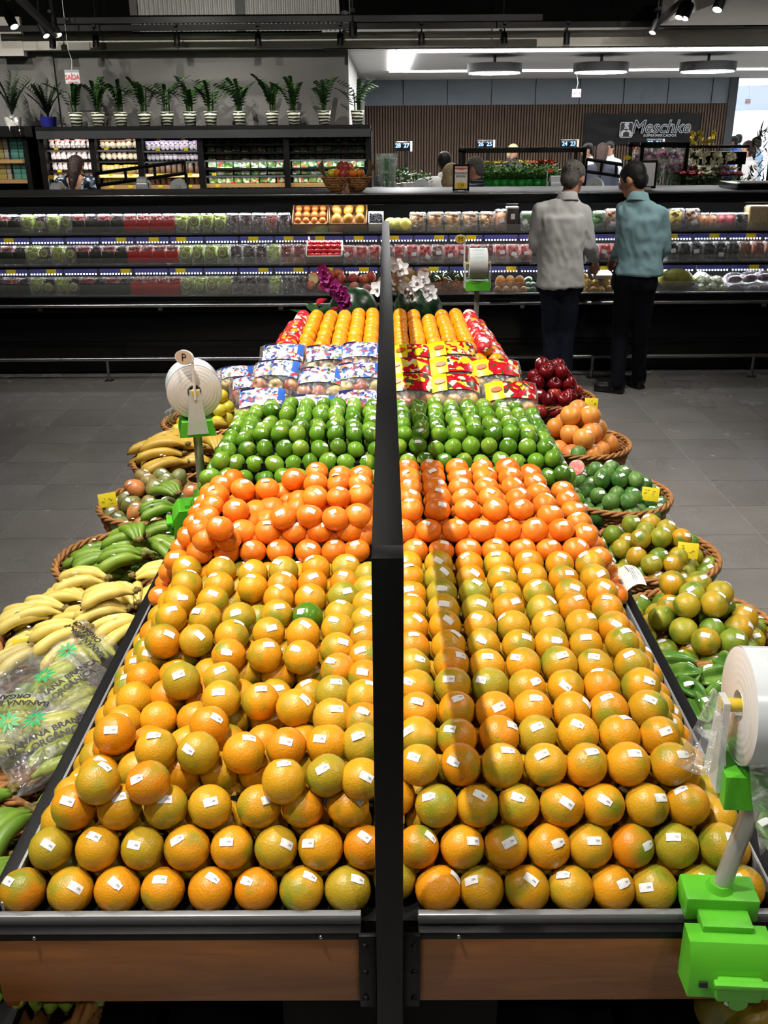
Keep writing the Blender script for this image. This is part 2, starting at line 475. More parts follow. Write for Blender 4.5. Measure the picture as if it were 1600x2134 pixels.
track('light_track', (2.6, -0.6, ZT + 0.17), (2.6, 7.2, ZT + 0.17), 'black light track added for fill over the right-hand aisle beside the display')  # right-aisle track and spots are out of view, added for overall fill
for k, y in enumerate((1.2, 3.0, 4.8, 6.4)):
    spot((2.6, y, ZT), (1.2, y + 0.2, 0.6), (78, 84, 84, 76)[k], 75, 0.9, label='black fill spot added over the right aisle, %s from the front' % ORD[k + 1], group='fill spots added over the right aisle')
track('light_track', (-2.6, -0.6, ZT + 0.17), (-2.6, 7.2, ZT + 0.17), 'black light track added for fill over the left-hand aisle beside the display')  # left-aisle track and spots likewise added out of view as ambient fill
for k, y in enumerate((1.2, 3.0, 4.8, 6.4)):
    spot((-2.6, y, ZT), (-1.1, y + 0.2, 0.6), (88, 92, 88, 76)[k], 75, 0.9, label='black fill spot added over the left aisle, %s from the front' % ORD[k + 1], group='fill spots added over the left aisle')
# track along the edge of the black ceiling, its small spots in view
track('light_track', (-4.6, 12.3, 3.115), (4.2, 12.3, 3.115), 'black light track along the lower edge of the dark ceiling')
for k, u in enumerate((110, 200, 369, 538, 709, 878, 1050, 1180)):
    p = PY(u, 84, 12.3)
    aim = (p.x * 1.0, 14.2, 1.2)
    spot((p.x, 12.3, 3.03), (p.x, 11.9 + (0.2 if k % 2 else 0.0), 1.6), 0, 60, 0.8, size=0.9, lit=False,
         label='small black spot on the ceiling-edge track, %s from the left' % ORD[k + 1], group='small spots on the ceiling-edge track')
for k, (u, v, y, lab) in enumerate(((18, 42, 9.4, 'large black spot in the dark ceiling corner at far upper left'),
        (86, 64, 11.6, 'lit spot in the dark ceiling, left one of the upper-left pair'), (112, 62, 11.6, 'lit spot in the dark ceiling, right one of the upper-left pair'),
        (716, 8, 9.0, 'black spot hanging at the top of the picture above the divider'), (735, 62, 10.6, 'black spot just above the ceiling edge beside the corrugated panel'),
        (1424, 22, 9.8, 'left one of the paired black spots under the upper-right ceiling block'), (1436, 24, 9.8, 'right one of the paired black spots under the upper-right ceiling block'),
        (1368, 56, 11.6, 'black spot at the corner of the upper-right ceiling block'), (1505, 3, 8.2, 'black spot cut by the top edge at upper right'))):
    p = PY(u, v, y)
    o = spot((p.x, y, p.z + 0.05), (p.x * 0.6, y - 1.0, 0.5), 0, size=1.0, label=lab, lit=k not in (3, 4))
    MB().cyl((0, 0, 0.14), (0, 0, 4.615 - o.location.z), 0.008, 6).build('hanger', black_metal, o)
track('light_track', PY(0, 2, 7.4), PY(118, 46, 11.9), 'sloping-looking black light track at the upper left corner')
track('light_track', PY(118, 44, 11.9), PY(1130, 38, 11.9), 'long thin black light track crossing the dark ceiling void')
track('light_track', PY(1372, 26, 11.9), PY(1460, 0, 9.0), 'black light track along the upper-right ceiling block')
# back area fill: unseen track and spots added over the rear aisles
track('light_track', (-6, 10.9, 4.2), (4.5, 10.9, 4.2), 'black light track added for fill high over the aisle behind the chilled case')
for k, (x, wv) in enumerate(((-4.6, 150), (-2.2, 150), (0.4, 90), (2.6, 130), (4.4, 130))):
    spot((x, 10.9, 4.05), (x, 11.8, 1.3), wv, 90, 0.9, label='black fill spot added high over the rear aisle, %s from the left' % ORD[k + 1], group='fill spots added over the rear aisle')
# unseen track and spots added to brighten the men / case front
track('light_track', (-4.5, 5.2, 4.2), (4.8, 5.2, 4.2), 'black light track added for fill high across the aisle before the chilled case')
for k, (x, wv) in enumerate(((-3.8, 90), (-1.2, 90), (2.0, 85), (3.6, 110))):
    spot((x, 5.2, 4.05), (x * 0.9, 8.3, 1.3), wv, 80, 0.9, label='black fill spot added facing the chilled case, %s from the left' % ORD[k + 1], group='fill spots added facing the chilled case')
# wall wash toward the plants and the ceiling edge; front fill added behind the viewer
track('light_track', (-5.2, 9.0, 4.3), (5.2, 9.0, 4.3), 'black light track high behind the chilled case facing the plant wall')
for k, (x, wv) in enumerate(((-4.6, 120), (-2.8, 120), (-1.0, 120), (1.6, 100), (4.0, 100))):
    spot((x, 9.0, 4.14), (x, 12.7, 2.35), wv, 62, 0.9, label='black track spot washing the rear wall, %s from the left' % ORD[k + 1], group='wall-wash spots')
track('light_track', (-2.2, -1.6, 4.2), (2.2, -1.6, 4.2), 'black light track added for front fill behind the viewer')
for k, (x, wv) in enumerate(((-1.6, 40), (1.6, 40))):
    spot((x, -1.6, 4.04), (x * 0.3, 1.2, 0.6), wv, 60, 0.9, label='black fill spot added behind the viewer, %s' % ('left', 'right')[k], group='fill spots added behind the viewer')
# ================================================================== display table
TZ, Y0, Y1, HW = 0.70, 1.255, 6.45, 0.715
def wood_mat():
    m, nt, b = new_mat('oak_board')
    tc = nd(nt, 'ShaderNodeTexCoord'); mp = nd(nt, 'ShaderNodeMapping'); mp.inputs['Scale'].default_value = (1.0, 8.0, 9.0)
    nt.links.new(tc.outputs['Object'], mp.inputs[0])
    f = noise_fac(nt, mp.outputs[0], 3.0, 6.0, 0.65, 0.6)
    c = ramp(nt, f, [(0.25, lin((122, 74, 36))), (0.6, lin((154, 98, 50))), (0.8, lin((142, 88, 44)))])
    k = ramp(nt, noise_fac(nt, mp.outputs[0], 0.9, 1.0, 0.5, 0.2), [(0.72, (0, 0, 0, 1)), (0.8, (0.8, 0.8, 0.8, 1))])
    nt.links.new(mixc(nt, k, c, lin((84, 52, 28))), b.inputs['Base Color']); b.inputs['Roughness'].default_value = 0.45
    return m
M_wood = wood_mat()
table = empty('display_table', (0, Y0, 0))
T(table, 'long black fruit display table with oak front boards and central divider rail', 'display table')
def tp(name, mb, mat, smooth='auto', parent=None):
    o = mb.build(name, mat, parent or table, (0, -Y0, 0) if parent is None else None, smooth=smooth); return o
for s in (-1, 1):
    x0, x1 = 0.052, 0.70
    tp('front_board', MB().cbox((s * (x0 + x1) / 2, Y0 - 0.005, TZ - 0.112), (x1 - x0, 0.028, 0.150), 0.003), M_wood)
    # silver lip and black angle below it, along the front
    tp('front_lip', MB().cbox((s * 0.3825, Y0 + 0.004, TZ - 0.011), (0.665, 0.014, 0.021), 0.002), grey_alu)
    tp('front_angle', MB().cbox((s * 0.3825, Y0 - 0.008, TZ - 0.0295), (0.665, 0.028, 0.016), 0.002), black_metal)
    for x in (0.12, 0.62): tp('screw', MB().ell((s * x, Y0 - 0.023, TZ - 0.0295), (0.004, 0.003, 0.004), 8, 6), steel)
    # long side rails: black flange outside, aluminium inner face
    tp('side_rail', MB().cbox((s * (HW - 0.012), (Y0 + Y1) / 2, TZ - 0.03), (0.030, Y1 - Y0, 0.070), 0.003), black_metal)
    tp('side_rail_lining', MB().cbox((s * (HW - 0.031), (Y0 + Y1) / 2, TZ - 0.012), (0.006, Y1 - Y0 - 0.03, 0.05), 0.001), grey_alu)
    tp('side_board', MB().cbox((s * (HW - 0.014), (Y0 + Y1) / 2, TZ - 0.15), (0.024, Y1 - Y0 - 0.02, 0.165), 0.003), M_wood)
    br = tp('bracket', MB().cbox((s * 0.0385, Y0 - 0.026, TZ - 0.104), (0.030, 0.010, 0.168), 0.002), black_metal)
    br.location = (0, -Y0, 0)
    for k, z in enumerate((0.042, 0.104, 0.166)):
        MB().lathe([(0.0, 0.004), (0.003, 0.004), (0.0055, 0.002), (0.006, 0.0)], 12, TR(s * 0.043, Y0 - 0.031, TZ - z) @ RX(pi / 2)).build('bolt', grey_alu if k == 9 else black_metal, br)
    sh = tp('side_shelf', MB().cbox((s * 0.95, (Y0 + Y1) / 2 - 0.25, 0.385), (0.46, Y1 - Y0 - 0.2, 0.03), 0.003), black_matte)
    for y in (1.6, 3.4, 5.6): tp('shelf_leg', MB().box((s * 1.12, y, 0.185), (0.04, 0.04, 0.37)), black_matte, False)
tp('tray', MB().box((0, (Y0 + Y1) / 2, TZ - 0.032), (2 * HW - 0.07, Y1 - Y0 - 0.02, 0.012)), black_matte, False)
tp('end_rail', MB().cbox((0, Y1, TZ - 0.03), (2 * HW, 0.03, 0.07), 0.003), black_metal)
tp('plinth', MB().box((0, (Y0 + Y1) / 2 + 0.02, 0.30), (0.42, Y1 - Y0 - 0.12, 0.62)).box((0, (Y0 + Y1) / 2 + 0.1, 0.06), (1.0, Y1 - Y0 - 0.3, 0.12)), black_matte, False)
PW, RZT = 0.046, 1.411
tp('divider_post', MB().cbox((0, Y0 - 0.052 + 0.023, (RZT + 0.40) / 2), (PW, PW, RZT - 0.40), 0.0015), black_metal)
tp('divider_post', MB().cbox((0, 6.60, RZT / 2), (PW, PW, RZT), 0.0015), black_metal)
tp('divider_rail', MB().cbox((0, (Y0 + 6.60) / 2 - 0.004, RZT - PW / 2), (PW, 6.60 - Y0 + 0.01, PW), 0.0015), black_metal)
def riser(x0, x1, y0, y1, z1):
    tp('riser', MB().box(((x0 + x1) / 2, (y0 + y1) / 2, (TZ - 0.026 + z1) / 2), (x1 - x0, y1 - y0, z1 - TZ + 0.026)), black_matte, False)
# ================================================================== fruit bodies
def body(name, R, mat, sc=(1, 1, 1), n=22, k=13, amp=0.012, dimple=0.06, seed=0, lump=3.0, tip=0.0):
    mb = MB().ell((0, 0, 0), 1.0, n, k)
    for i, p in enumerate(mb.v):
        d = p.normalized()
        r = 1.0 + amp * noise.noise(d * lump + Vector((seed * 7.3, seed * 3.1, 0)))
        if dimple and d.z > 0.88: r -= dimple * (d.z - 0.88) / 0.12
        if tip: r += tip * max(0.0, abs(d.z) - 0.75) / 0.25
        mb.v[i] = Vector((d.x * sc[0], d.y * sc[1], d.z * sc[2])) * (R * r)
    me = mb.mesh(name, mat, True); me['R'] = R; me['sx'], me['sy'], me['sz'] = sc
    return me
M_orange = fruit_mat('orange_peel', [(0.0, (222, 134, 20)), (0.25, (228, 150, 24)), (0.6, (222, 160, 30)), (0.85, (204, 158, 36)), (1.0, (170, 152, 40))], patch=(142, 146, 38), pscale=15, psharp=(0.50, 0.70), spots=(150, 98, 24), bmp=0.6)
M_greenorange = fruit_mat('green_orange_peel', [(0.0, (206, 150, 30)), (0.35, (178, 160, 44)), (0.7, (150, 156, 44)), (1.0, (96, 136, 40))], patch=(96, 128, 36), pscale=15, psharp=(0.5, 0.7), spots=(120, 100, 30), bmp=0.55)
M_tanger = fruit_mat('tangerine_peel', [(0.0, (234, 116, 24)), (0.5, (238, 130, 32)), (1.0, (230, 110, 22))], patch=(238, 138, 40), pscale=12, bmp=0.4)
M_navel = fruit_mat('navel_orange_peel', [(0.0, (250, 152, 6)), (1.0, (252, 166, 10))], bmp=0.3)
M_lime = fruit_mat('lime_peel', [(0.0, (76, 122, 28)), (0.45, (104, 152, 40)), (0.8, (134, 168, 54)), (1.0, (60, 104, 30))], patch=(168, 182, 64), pscale=16, psharp=(0.62, 0.8), rough=0.22, bmp=0.2)
M_grape = fruit_mat('grapefruit_peel', [(0.0, (236, 152, 62)), (0.5, (240, 164, 74)), (1.0, (234, 138, 70))], patch=(226, 118, 74), pscale=9, psharp=(0.55, 0.8), bmp=0.2)
M_lemon = fruit_mat('yellow_citrus_peel', [(0.0, (236, 214, 58)), (1.0, (226, 206, 48))], patch=(206, 204, 70), pscale=12, bmp=0.25)
M_apple = fruit_mat('red_apple_skin', [(0.0, (112, 14, 26)), (0.5, (94, 10, 22)), (0.8, (128, 24, 30)), (1.0, (170, 62, 46))], patch=(168, 74, 54), pscale=10, psharp=(0.66, 0.85), rough=0.22, bmp=0)
M_bagapple = fruit_mat('blush_apple_skin', [(0.0, (214, 90, 72)), (0.4, (204, 74, 66)), (0.7, (224, 166, 104)), (1.0, (218, 196, 120))], patch=(226, 190, 120), pscale=16, psharp=(0.5, 0.7), rough=0.25, bmp=0)
M_guava = fruit_mat('guava_skin', [(0.0, (60, 110, 44)), (0.6, (74, 122, 52)), (1.0, (96, 136, 62))], patch=(108, 146, 70), pscale=20, rough=0.4, bscale=60, bmp=0.5)
M_mango = fruit_mat('mango_skin', [(0.0, (110, 120, 66)), (0.35, (132, 126, 66)), (0.6, (196, 118, 66)), (1.0, (208, 130, 72))], patch=(122, 130, 78), pscale=11, psharp=(0.42, 0.66), spots=(74, 56, 36), rough=0.38, bmp=0.1)
M_calyx = flat('calyx_brown', (92, 92, 40), 0.7)
M_stem = flat('stem_brown', (78, 58, 34), 0.7)
ORANGES = [body('orange', 0.0388, M_orange, s, seed=i) for i, s in enumerate(((1, 1, 0.97), (1.03, 0.99, 0.98), (0.98, 1.0, 1.02)))]
GREENORS = [body('orange', 0.037, M_greenorange, s, seed=i) for i, s in enumerate(((1, 1, 0.97), (1.03, 0.98, 0.98)))]
TANGERS = [body('tangerine', 0.0382, M_tanger, s, seed=i, amp=0.03, dimple=0.1) for i, s in enumerate(((1, 1, 0.84), (1.03, 0.99, 0.88)))]
NAVELS = [body('navel_orange', 0.0378, M_navel, (1, 1, 0.98), seed=2)]
LIMES = [body('lime', 0.0292, M_lime, s, seed=i, tip=0.06, dimple=0) for i, s in enumerate(((1, 1, 1.04), (0.99, 1, 1.10)))]
GRAPEF = [body('grapefruit', 0.0505, M_grape, (1, 1, 0.95), seed=3)]
LEMONS = [body('yellow_citrus', 0.0365, M_lemon, (1, 1, 0.95), seed=4)]
GUAVAS = [body('guava', 0.036, M_guava, s, seed=i, amp=0.07, lump=4.0) for i, s in enumerate(((1, 1, 1.12), (0.96, 1.0, 1.2)))]
MANGOS = [body('mango', 0.0365, M_mango, s, seed=i, amp=0.05, lump=1.3) for i, s in enumerate(((0.92, 1, 1.12), (0.9, 0.98, 1.2)))]
def apple_mesh(R, mat):
    pr = [(0.001, -0.78), (0.18, -0.86), (0.42, -0.88), (0.72, -0.66), (0.93, -0.22), (1.0, 0.15), (0.93, 0.52), (0.70, 0.80), (0.42, 0.88), (0.2, 0.78), (0.06, 0.58), (0.001, 0.5)]
    mb = MB().lathe([(r * R, z * R) for r, z in pr], 20)
    for i, p in enumerate(mb.v):
        mb.v[i] = p * (1 + 0.03 * noise.noise(p * (1.4 / R)))
    me = mb.mesh('apple', mat, True); me['R'] = R; me['sx'] = me['sy'] = 1.0; me['sz'] = 0.87
    return me
APPLE = [apple_mesh(0.043, M_apple)]
BAGAPPLE = [apple_mesh(0.033, M_bagapple)]
APSTEM = MB().tube([(0, 0, 0.020), (0.002, 0, 0.034), (0.006, 0, 0.047)], [0.0016, 0.0014, 0.002], 6).mesh('stem', M_stem)

# small white price stickers, curved to the fruit
def sticker_mesh(R, w=0.025, h=0.0145, seed=0):
    g = random.Random(seed); mb = MB()
    def fn(u, v):
        x, y = (u - 0.5) * w, (v - 0.5) * h
        if seed % 3 == 1 and u > 0.8: y *= 0.75
        return (R * sin(x / R), R * sin(y / R) * cos(x / R), R * cos(x / R) * cos(y / R) - R)
    mb.grid(fn, 6, 4)
    return mb.mesh('price_sticker', white_paper, True)
CODE = text_mesh('286', 0.0052, ink_grey)
MARK = text_mesh('1', 0.0052, ink_grey)
def code_mesh(R):
    mb = MB()
    for me, ox in ((CODE, 0.0055), (MARK, -0.0100)):
        vs = []
        for v in me.vertices:
            x, y = v.co.x + ox, v.co.y
            vs.append((R * sin(x / R), R * sin(y / R) * cos(x / R), R * cos(x / R) * cos(y / R) - R + 0.0004))
        mb.add(vs, [list(p.vertices) for p in me.polygons])
    return mb.mesh('printed_code', ink_grey, False)
STK = {}
def stickers_for(R):
    k = round(R, 3)
    if k not in STK: STK[k] = ([sticker_mesh(R, 0.025 * min(1, R / 0.036), 0.0145 * min(1, R / 0.036), s) for s in range(3)], code_mesh(R))
    return STK[k]
def fruit(meshes, p, label, cat, group, sc=1.0, stick=None, code=False, spin=None, up=None, jit=0.6, stem=None, name=None):
    me = rnd.choice(meshes)
    o = link(name or me.name.split('.')[0], me, None, p)
    if up is None: up = Vector((rnd.gauss(0, jit), rnd.gauss(0, jit), 1 if rnd.random() < 0.75 else -1))
    M = frame_z(up, rnd.uniform(0, 6.28)); o.rotation_euler = M.to_euler(); o.scale = (sc, sc, sc)
    T(o, label, cat, group)
    if stick is not None:
        n = Vector(stick).normalized()
        nl = (M.to_3x3().inverted() @ n)
        s = (me['sx'], me['sy'], me['sz'])
        rr = me['R'] / sqrt(sum((nl[i] / s[i]) ** 2 for i in range(3))) + 0.0009
        st, cd = stickers_for(me['R'])
        # sticker frame: its x axis runs across the view
        z = n; x = Vector((1, 0.0, 0)); x = (x - z * x.dot(z)).normalized(); y = z.cross(x)
        S = Matrix((x, y, z)).transposed().to_4x4() @ RZ(rnd.uniform(-0.7, 0.5) if spin is None else spin)
        L = M.inverted() @ S
        c = link('price_sticker', rnd.choice(st), o, nl * rr, L.to_euler())
        if code: link('printed_code', cd, c)
    if stem: link('stem', stem, o)
    return o
def up_dir(jx=0.35, jy=0.25, lean=-0.45):
    return Vector((rnd.gauss(0, jx), lean + rnd.gauss(0, jy), 0.9))

# ------------------------------------------------------------------ front block: oranges
RO = 0.0388
ZL = [0.709 + 0.0570 * i for i in range(4)]
tops = []
GR = 'oranges in the front pile'
def orange(p, label, code=False, st=True, mesh=None):
    q = p[1]
    return fruit(mesh or ORANGES, p, label, 'orange', GR, sc=rnd.uniform(1.0, 1.065), stick=up_dir() if st else None, code=code)
# right top layer: eleven rows of seven
for j in range(11):
    y = 1.435 + 0.0865 * j; t = j / 10.0
    for c in range(7):
        x = 0.0575 + (0.0775 + 0.004 * t) * c + rnd.uniform(-0.003, 0.003)
        p = Vector((x, y + rnd.uniform(-0.004, 0.004), ZL[3] + rnd.uniform(-0.003, 0.004)))
        tops.append(p)
        orange(p, 'orange on top, right of the divider, %s row from the front, %s from the divider' % (ORD[j + 1], ORD[c + 1]), code=j < 5)
# left top layer, read off the photo
LT = [[(590, 155), (775, 160), (945, 175), (1110, 160), (1285, 150), (1445, 145)],
      [(590, 235), (765, 240), (945, 250), (1105, 240), (1265, 230), (1440, 225)],
      [(550, 325), (730, 320), (1085, 310), (1255, 310), (1430, 300)],
      [(505, 410), (690, 415), (870, 415), (1075, 395), (1240, 405), (1415, 395)],
      [(460, 535), (640, 530), (830, 510), (1030, 490), (1215, 500), (1400, 470)],
      [(815, 610), (1010, 610), (1205, 620), (1400, 580)],
      [(560, 745), (775, 735), (1405, 690)],
      [(775, 845), (985, 855), (1380, 815)],
      [(710, 985), (1175, 890), (1375, 945)],
      [(200, 1030), (425, 1115), (650, 1130), (895, 1130), (1125, 1100), (1345, 1085), (1530, 1085)],
      [(110, 1290), (380, 1290), (1110, 1280), (1345, 1250), (1530, 1270)]]
for j, row in enumerate(LT):
    for i, (a, b) in enumerate(row):
        p = PZ(160 + a / 2.58, 1120 + b / 2.58, ZL[3] + 0.012)
        p.z = ZL[3]; tops.append(p)
        green = (j, i) == (3, 4)
        lb = 'small dark green citrus lying among the oranges left of the divider' if green else 'orange on top, left of the divider, %s row from the back, %s from the left' % (ORD[j + 1], ORD[i + 1])
        o = orange(p, lb, code=j > 5, mesh=[LIMES[0]] if green else None)
        if green: o.scale = (1.28,) * 3; o.name = 'green_citrus'
# two columns close to the divider, left side, partly behind the rail
for j in range(11):
    p = Vector((-0.050, 1.41 + 0.083 * j, ZL[3] - 0.004)); 
    if all((p - q).length > 0.062 for q in tops):
        tops.append(p); orange(p, 'orange touching the divider on its left side, %s from the front' % ORD[j + 1])
# front faces: three stepped rows under the top layer
for l, (ys, xs) in enumerate(((1.304, [0.0905 + 0.0776 * k for k in range(8)]), (1.347, [0.055 + 0.0776 * k for k in range(8)]), (1.390, [0.0855 + 0.0776 * k for k in range(7)]))):
    for k, x in enumerate(xs):
        orange((x + rnd.uniform(-.003, .003), ys, ZL[l]), 'orange in the %s front row, right of the divider, %s from the divider' % (('bottom', 'second-lowest', 'third-lowest')[l], ORD[k + 1]), True)
    if l != 1: orange((0.0105, ys + 0.028, ZL[l]), 'orange behind the front divider post in the %s row' % ('bottom', '', 'third-lowest')[l], True, False)
for l, (ys, xs) in enumerate(((1.304, [45, 145, 243, 338, 437, 533, 628, 724]), (1.347, [105, 203, 297, 390, 483, 575, 668, 760]), (1.390, [155, 250, 347, 438, 540, 632, 725]))):
    for k, u in enumerate(xs):
        p = PY(u, (1842, 1765, 1688)[l], ys)
        orange((p.x, ys, ZL[l]), 'orange in the %s front row, left of the divider, %s from the left' % (('bottom', 'second-lowest', 'third-lowest')[l], ORD[k + 1]), True)
# sloping sides
for s, nm in ((1, 'right'), (-1, 'left')):
    for l, x in enumerate((0.640, 0.600, 0.556)):
        for j in range(1, 12 - (l == 0)):
            y = (1.315, 1.355, 1.395)[l] + 0.086 * j
            orange((s * x + rnd.uniform(-.004, .004), y, ZL[l]), 'orange on the outer %s slope, %s layer up, %s from the front' % (nm, ORD[l + 1], ORD[j + 1]), False, rnd.random() < 0.5)
# third layer: single oranges where the top layer is open, the hidden rest joined
hid = MB()
n3 = 0
for s in (-1, 1):
    for j in range(1, 12):
        for c in range(7):
            p = Vector((s * (0.0925 + 0.0785 * c), 1.395 + 0.0865 * j + (0.0 if s > 0 else 0.01), ZL[2]))
            if abs(p.x) > 0.53: continue
            near = sum(1 for q in tops if (q.xy - p.xy).length < 0.078)
            if near <= 2 and s < 0:
                n3 += 1
                orange(p, 'orange one layer down in the left gap, %s row, %s from the divider' % (ORD[j], ORD[c + 1]), False, rnd.random() < 0.3)
            else: hid.ell(p, RO * 0.99, 12, 8)
for l in range(2):
    for s in (-1, 1):
        for c in range(8):
            for r in range(2): hid.ell((s * (0.05 + 0.0785 * c + 0.02 * l), (1.375, 1.418)[l] + 0.076 * r, ZL[l]), RO * 0.99, 12, 8)
o = hid.build('orange_underlayer', M_orange, None, smooth=True)
T(o, 'hidden layer of oranges under the top of the front pile', 'oranges'); o['kind'] = 'stuff'
riser(-0.49, -0.03, 1.43, 2.36, ZL[2] - 0.036); riser(0.03, 0.49, 1.43, 2.36, ZL[2] - 0.036)

# ------------------------------------------------------------------ tangerines
GT = 'tangerines behind the front oranges'
def tang(p, label, st=True):
    fruit(TANGERS, p, label, 'tangerine', GT, sc=rnd.uniform(0.97, 1.03), stick=up_dir(0.3, 0.2, -0.5) if st else None, jit=0.25)
for r, (y, z, xs) in enumerate(((2.385, 0.884, [0.076 + 0.0752 * k for k in range(7)]), (2.425, 0.928, [0.042 + 0.0745 * k for k in range(7)]))):
    for k, x in enumerate(xs): tang((x, y, z), 'tangerine in the %s front row, right of the divider, %s from the divider' % (('lower', 'upper')[r], ORD[k + 1]))
for j in range(5):
    for c in range(6):
        tang((0.068 + 0.0785 * c + rnd.uniform(-.004, .004), 2.47 + 0.088 * j, 0.972 - (0.02 if c == 5 else 0)), 'tangerine on top, right of the divider, %s row from the front, %s from the divider' % (ORD[j + 1], ORD[c + 1]))
def cr8(a, b): return 380 + a / 4.0, 940 + b / 4.0
for k, (a, b) in enumerate(((1120, 160), (1320, 185), (1490, 190), (925, 215), (1110, 250), (1300, 250), (1480, 255), (705, 295), (505, 300), (1105, 365), (1300, 365), (1480, 345), (445, 475), (840, 530), (1060, 522), (1275, 540), (1460, 515), (310, 622))):
    p = PZ(*cr8(a, b), 0.980); p.z = 0.972
    tang(p, 'tangerine on top, left of the divider, %s counted from the back right' % ORD[k + 1])
for k, (a, b) in enumerate(((505, 710), (720, 700), (935, 700), (1145, 690), (1385, 685))):
    p = PY(*cr8(a, b), 2.425); tang((p.x, 2.425, 0.928), 'tangerine in the upper front row, left of the divider, %s from the left' % ORD[k + 1])
for k, (a, b) in enumerate(((150, 850), (370, 850), (590, 860), (815, 840), (1050, 855), (1265, 840), (1450, 840))):
    p = PY(*cr8(a, b), 2.385); tang((p.x, 2.385, 0.884), 'tangerine in the lower front row, left of the divider, %s from the left' % ORD[k + 1])
for k, (a, b) in enumerate(((600, 395), (820, 355), (620, 500), (740, 480), (550, 600), (700, 585), (970, 320), (970, 410), (430, 235), (380, 740), (195, 735), (1180, 480), (960, 480))):
    p = PZ(*cr8(a, b), 0.925); tang(p, 'tangerine in the dip of the left pile, %s from the back' % ORD[k + 1], False)
for s, nm in ((-1, 'left'), (1, 'right')):
    for l, (x, z) in enumerate(((0.650, 0.735), (0.625, 0.795), (0.595, 0.850), (0.560, 0.905), (0.52, 0.945))):
        for j in range(5):
            if s > 0 and l == 4: continue
            tang((s * x, 2.40 + 0.088 * j + 0.04 * (l % 2), z), 'tangerine on the outer %s slope, %s layer up, %s from the front' % (nm, ORD[l + 1], ORD[j + 1]))
riser(-0.50, -0.03, 2.37, 2.88, 0.865); riser(0.03, 0.50, 2.37, 2.88, 0.865)
hid = MB()
for s in (-1, 1):
    for j in range(5):
        for c in range(6): hid.ell((s * (0.07 + 0.078 * c), 2.44 + 0.088 * j, 0.905), (0.038, 0.038, 0.033), 12, 8)
o = hid.build('tangerine_underlayer', M_tanger, None, smooth=True); T(o, 'hidden layer of tangerines under the top of the pile', 'tangerines'); o['kind'] = 'stuff'

# ------------------------------------------------------------------ limes
GL = 'limes behind the tangerines'
def lime(p, label, st=True):
    fruit(LIMES, p, label, 'lime', GL, sc=rnd.uniform(0.94, 1.05), stick=up_dir(0.3, 0.3, -0.45) if st else None, jit=1.2)
for s, nm in ((-1, 'left'), (1, 'right')):
    for j in range(7):
        for c in range(8):
            if s < 0 and (j, c) in ((2, 6), (3, 5), (3, 6), (2, 5), (4, 6)): 
                lime((s * (0.055 + 0.062 * c), 3.05 + 0.058 * j, 0.985), 'lime sunk in the top, %s of the divider, %s row, %s from the divider' % (nm, ORD[j + 1], ORD[c + 1])); continue
            lime((s * (0.055 + 0.0615 * c) + rnd.uniform(-.006, .006), 3.05 + 0.058 * j + rnd.uniform(-.006, .006), 1.022 + rnd.uniform(-.008, .006) - (0.02 if c > 6 else 0)),
                 'lime on top, %s of the divider, %s row from the front, %s from the divider' % (nm, ORD[j + 1], ORD[c + 1]), rnd.random() < 0.75)
    for r, (y, z) in enumerate(((2.905, 0.915), (2.945, 0.952), (2.985, 0.990))):
        for c in range(9 if r else 10):
            lime((s * (0.04 + 0.03 * (r % 2) + 0.0612 * c) + rnd.uniform(-.005, .005), y + rnd.uniform(-.008, .008), z + rnd.uniform(-.006, .006)),
                 'lime in the %s front row, %s of the divider, %s from the divider' % (('lower', 'middle', 'upper')[r], nm, ORD[c + 1]), rnd.random() < 0.7)
    for l, (x, z) in enumerate(((0.660, 0.725), (0.645, 0.775), (0.625, 0.825), (0.602, 0.875), (0.577, 0.922), (0.548, 0.968))):
        for j in range(9):
            lime((s * x, 2.90 + 0.062 * j + 0.03 * (l % 2), z), 'lime on the outer %s slope, %s layer up, %s from the front' % (nm, ORD[l + 1], ORD[j + 1]), rnd.random() < 0.6)
hid = MB()
for s in (-1, 1):
    for j in range(9):
        for c in range(8): hid.ell((s * (0.05 + 0.062 * c), 2.95 + 0.058 * j, min(0.985, 0.905 + 0.04 * j)), 0.029, 10, 7)
o = hid.build('lime_underlayer', M_lime, None, smooth=True); T(o, 'hidden layer of limes under the top of the pile', 'limes'); o['kind'] = 'stuff'
riser(-0.51, -0.03, 2.93, 3.45, 0.955); riser(0.03, 0.51, 2.93, 3.45, 0.955)

# ------------------------------------------------------------------ large bright navel oranges at the far end
GN = 'large navel oranges at the far end'
for s, nm in ((-1, 'left'), (1, 'right')):
    for j in range(11):
        for c in range(5):
            if s > 0 and (j, c) in ((9, 2), (10, 2), (8, 1), (9, 3)): continue
            x = s * (0.072 + 0.0765 * c) + rnd.uniform(-.003, .003); y = 4.30 + 0.083 * j
            fruit(NAVELS, (x, y, 1.043 + rnd.uniform(-.006, .006)), 'far-end navel orange, %s of the divider, %s row, %s from the divider' % (nm, ORD[j + 1], ORD[c + 1]), 'orange', GN)
    for c in range(7):
        fruit(NAVELS, (s * (0.04 + 0.0775 * c), 4.255, 0.990), 'navel orange in the lowest far-end row, %s of divider, %s from it' % (nm, ORD[c + 1]), 'orange', GN)
riser(-0.44, -0.03, 4.24, 5.22, 1.004); riser(0.03, 0.44, 4.24, 5.22, 1.004)
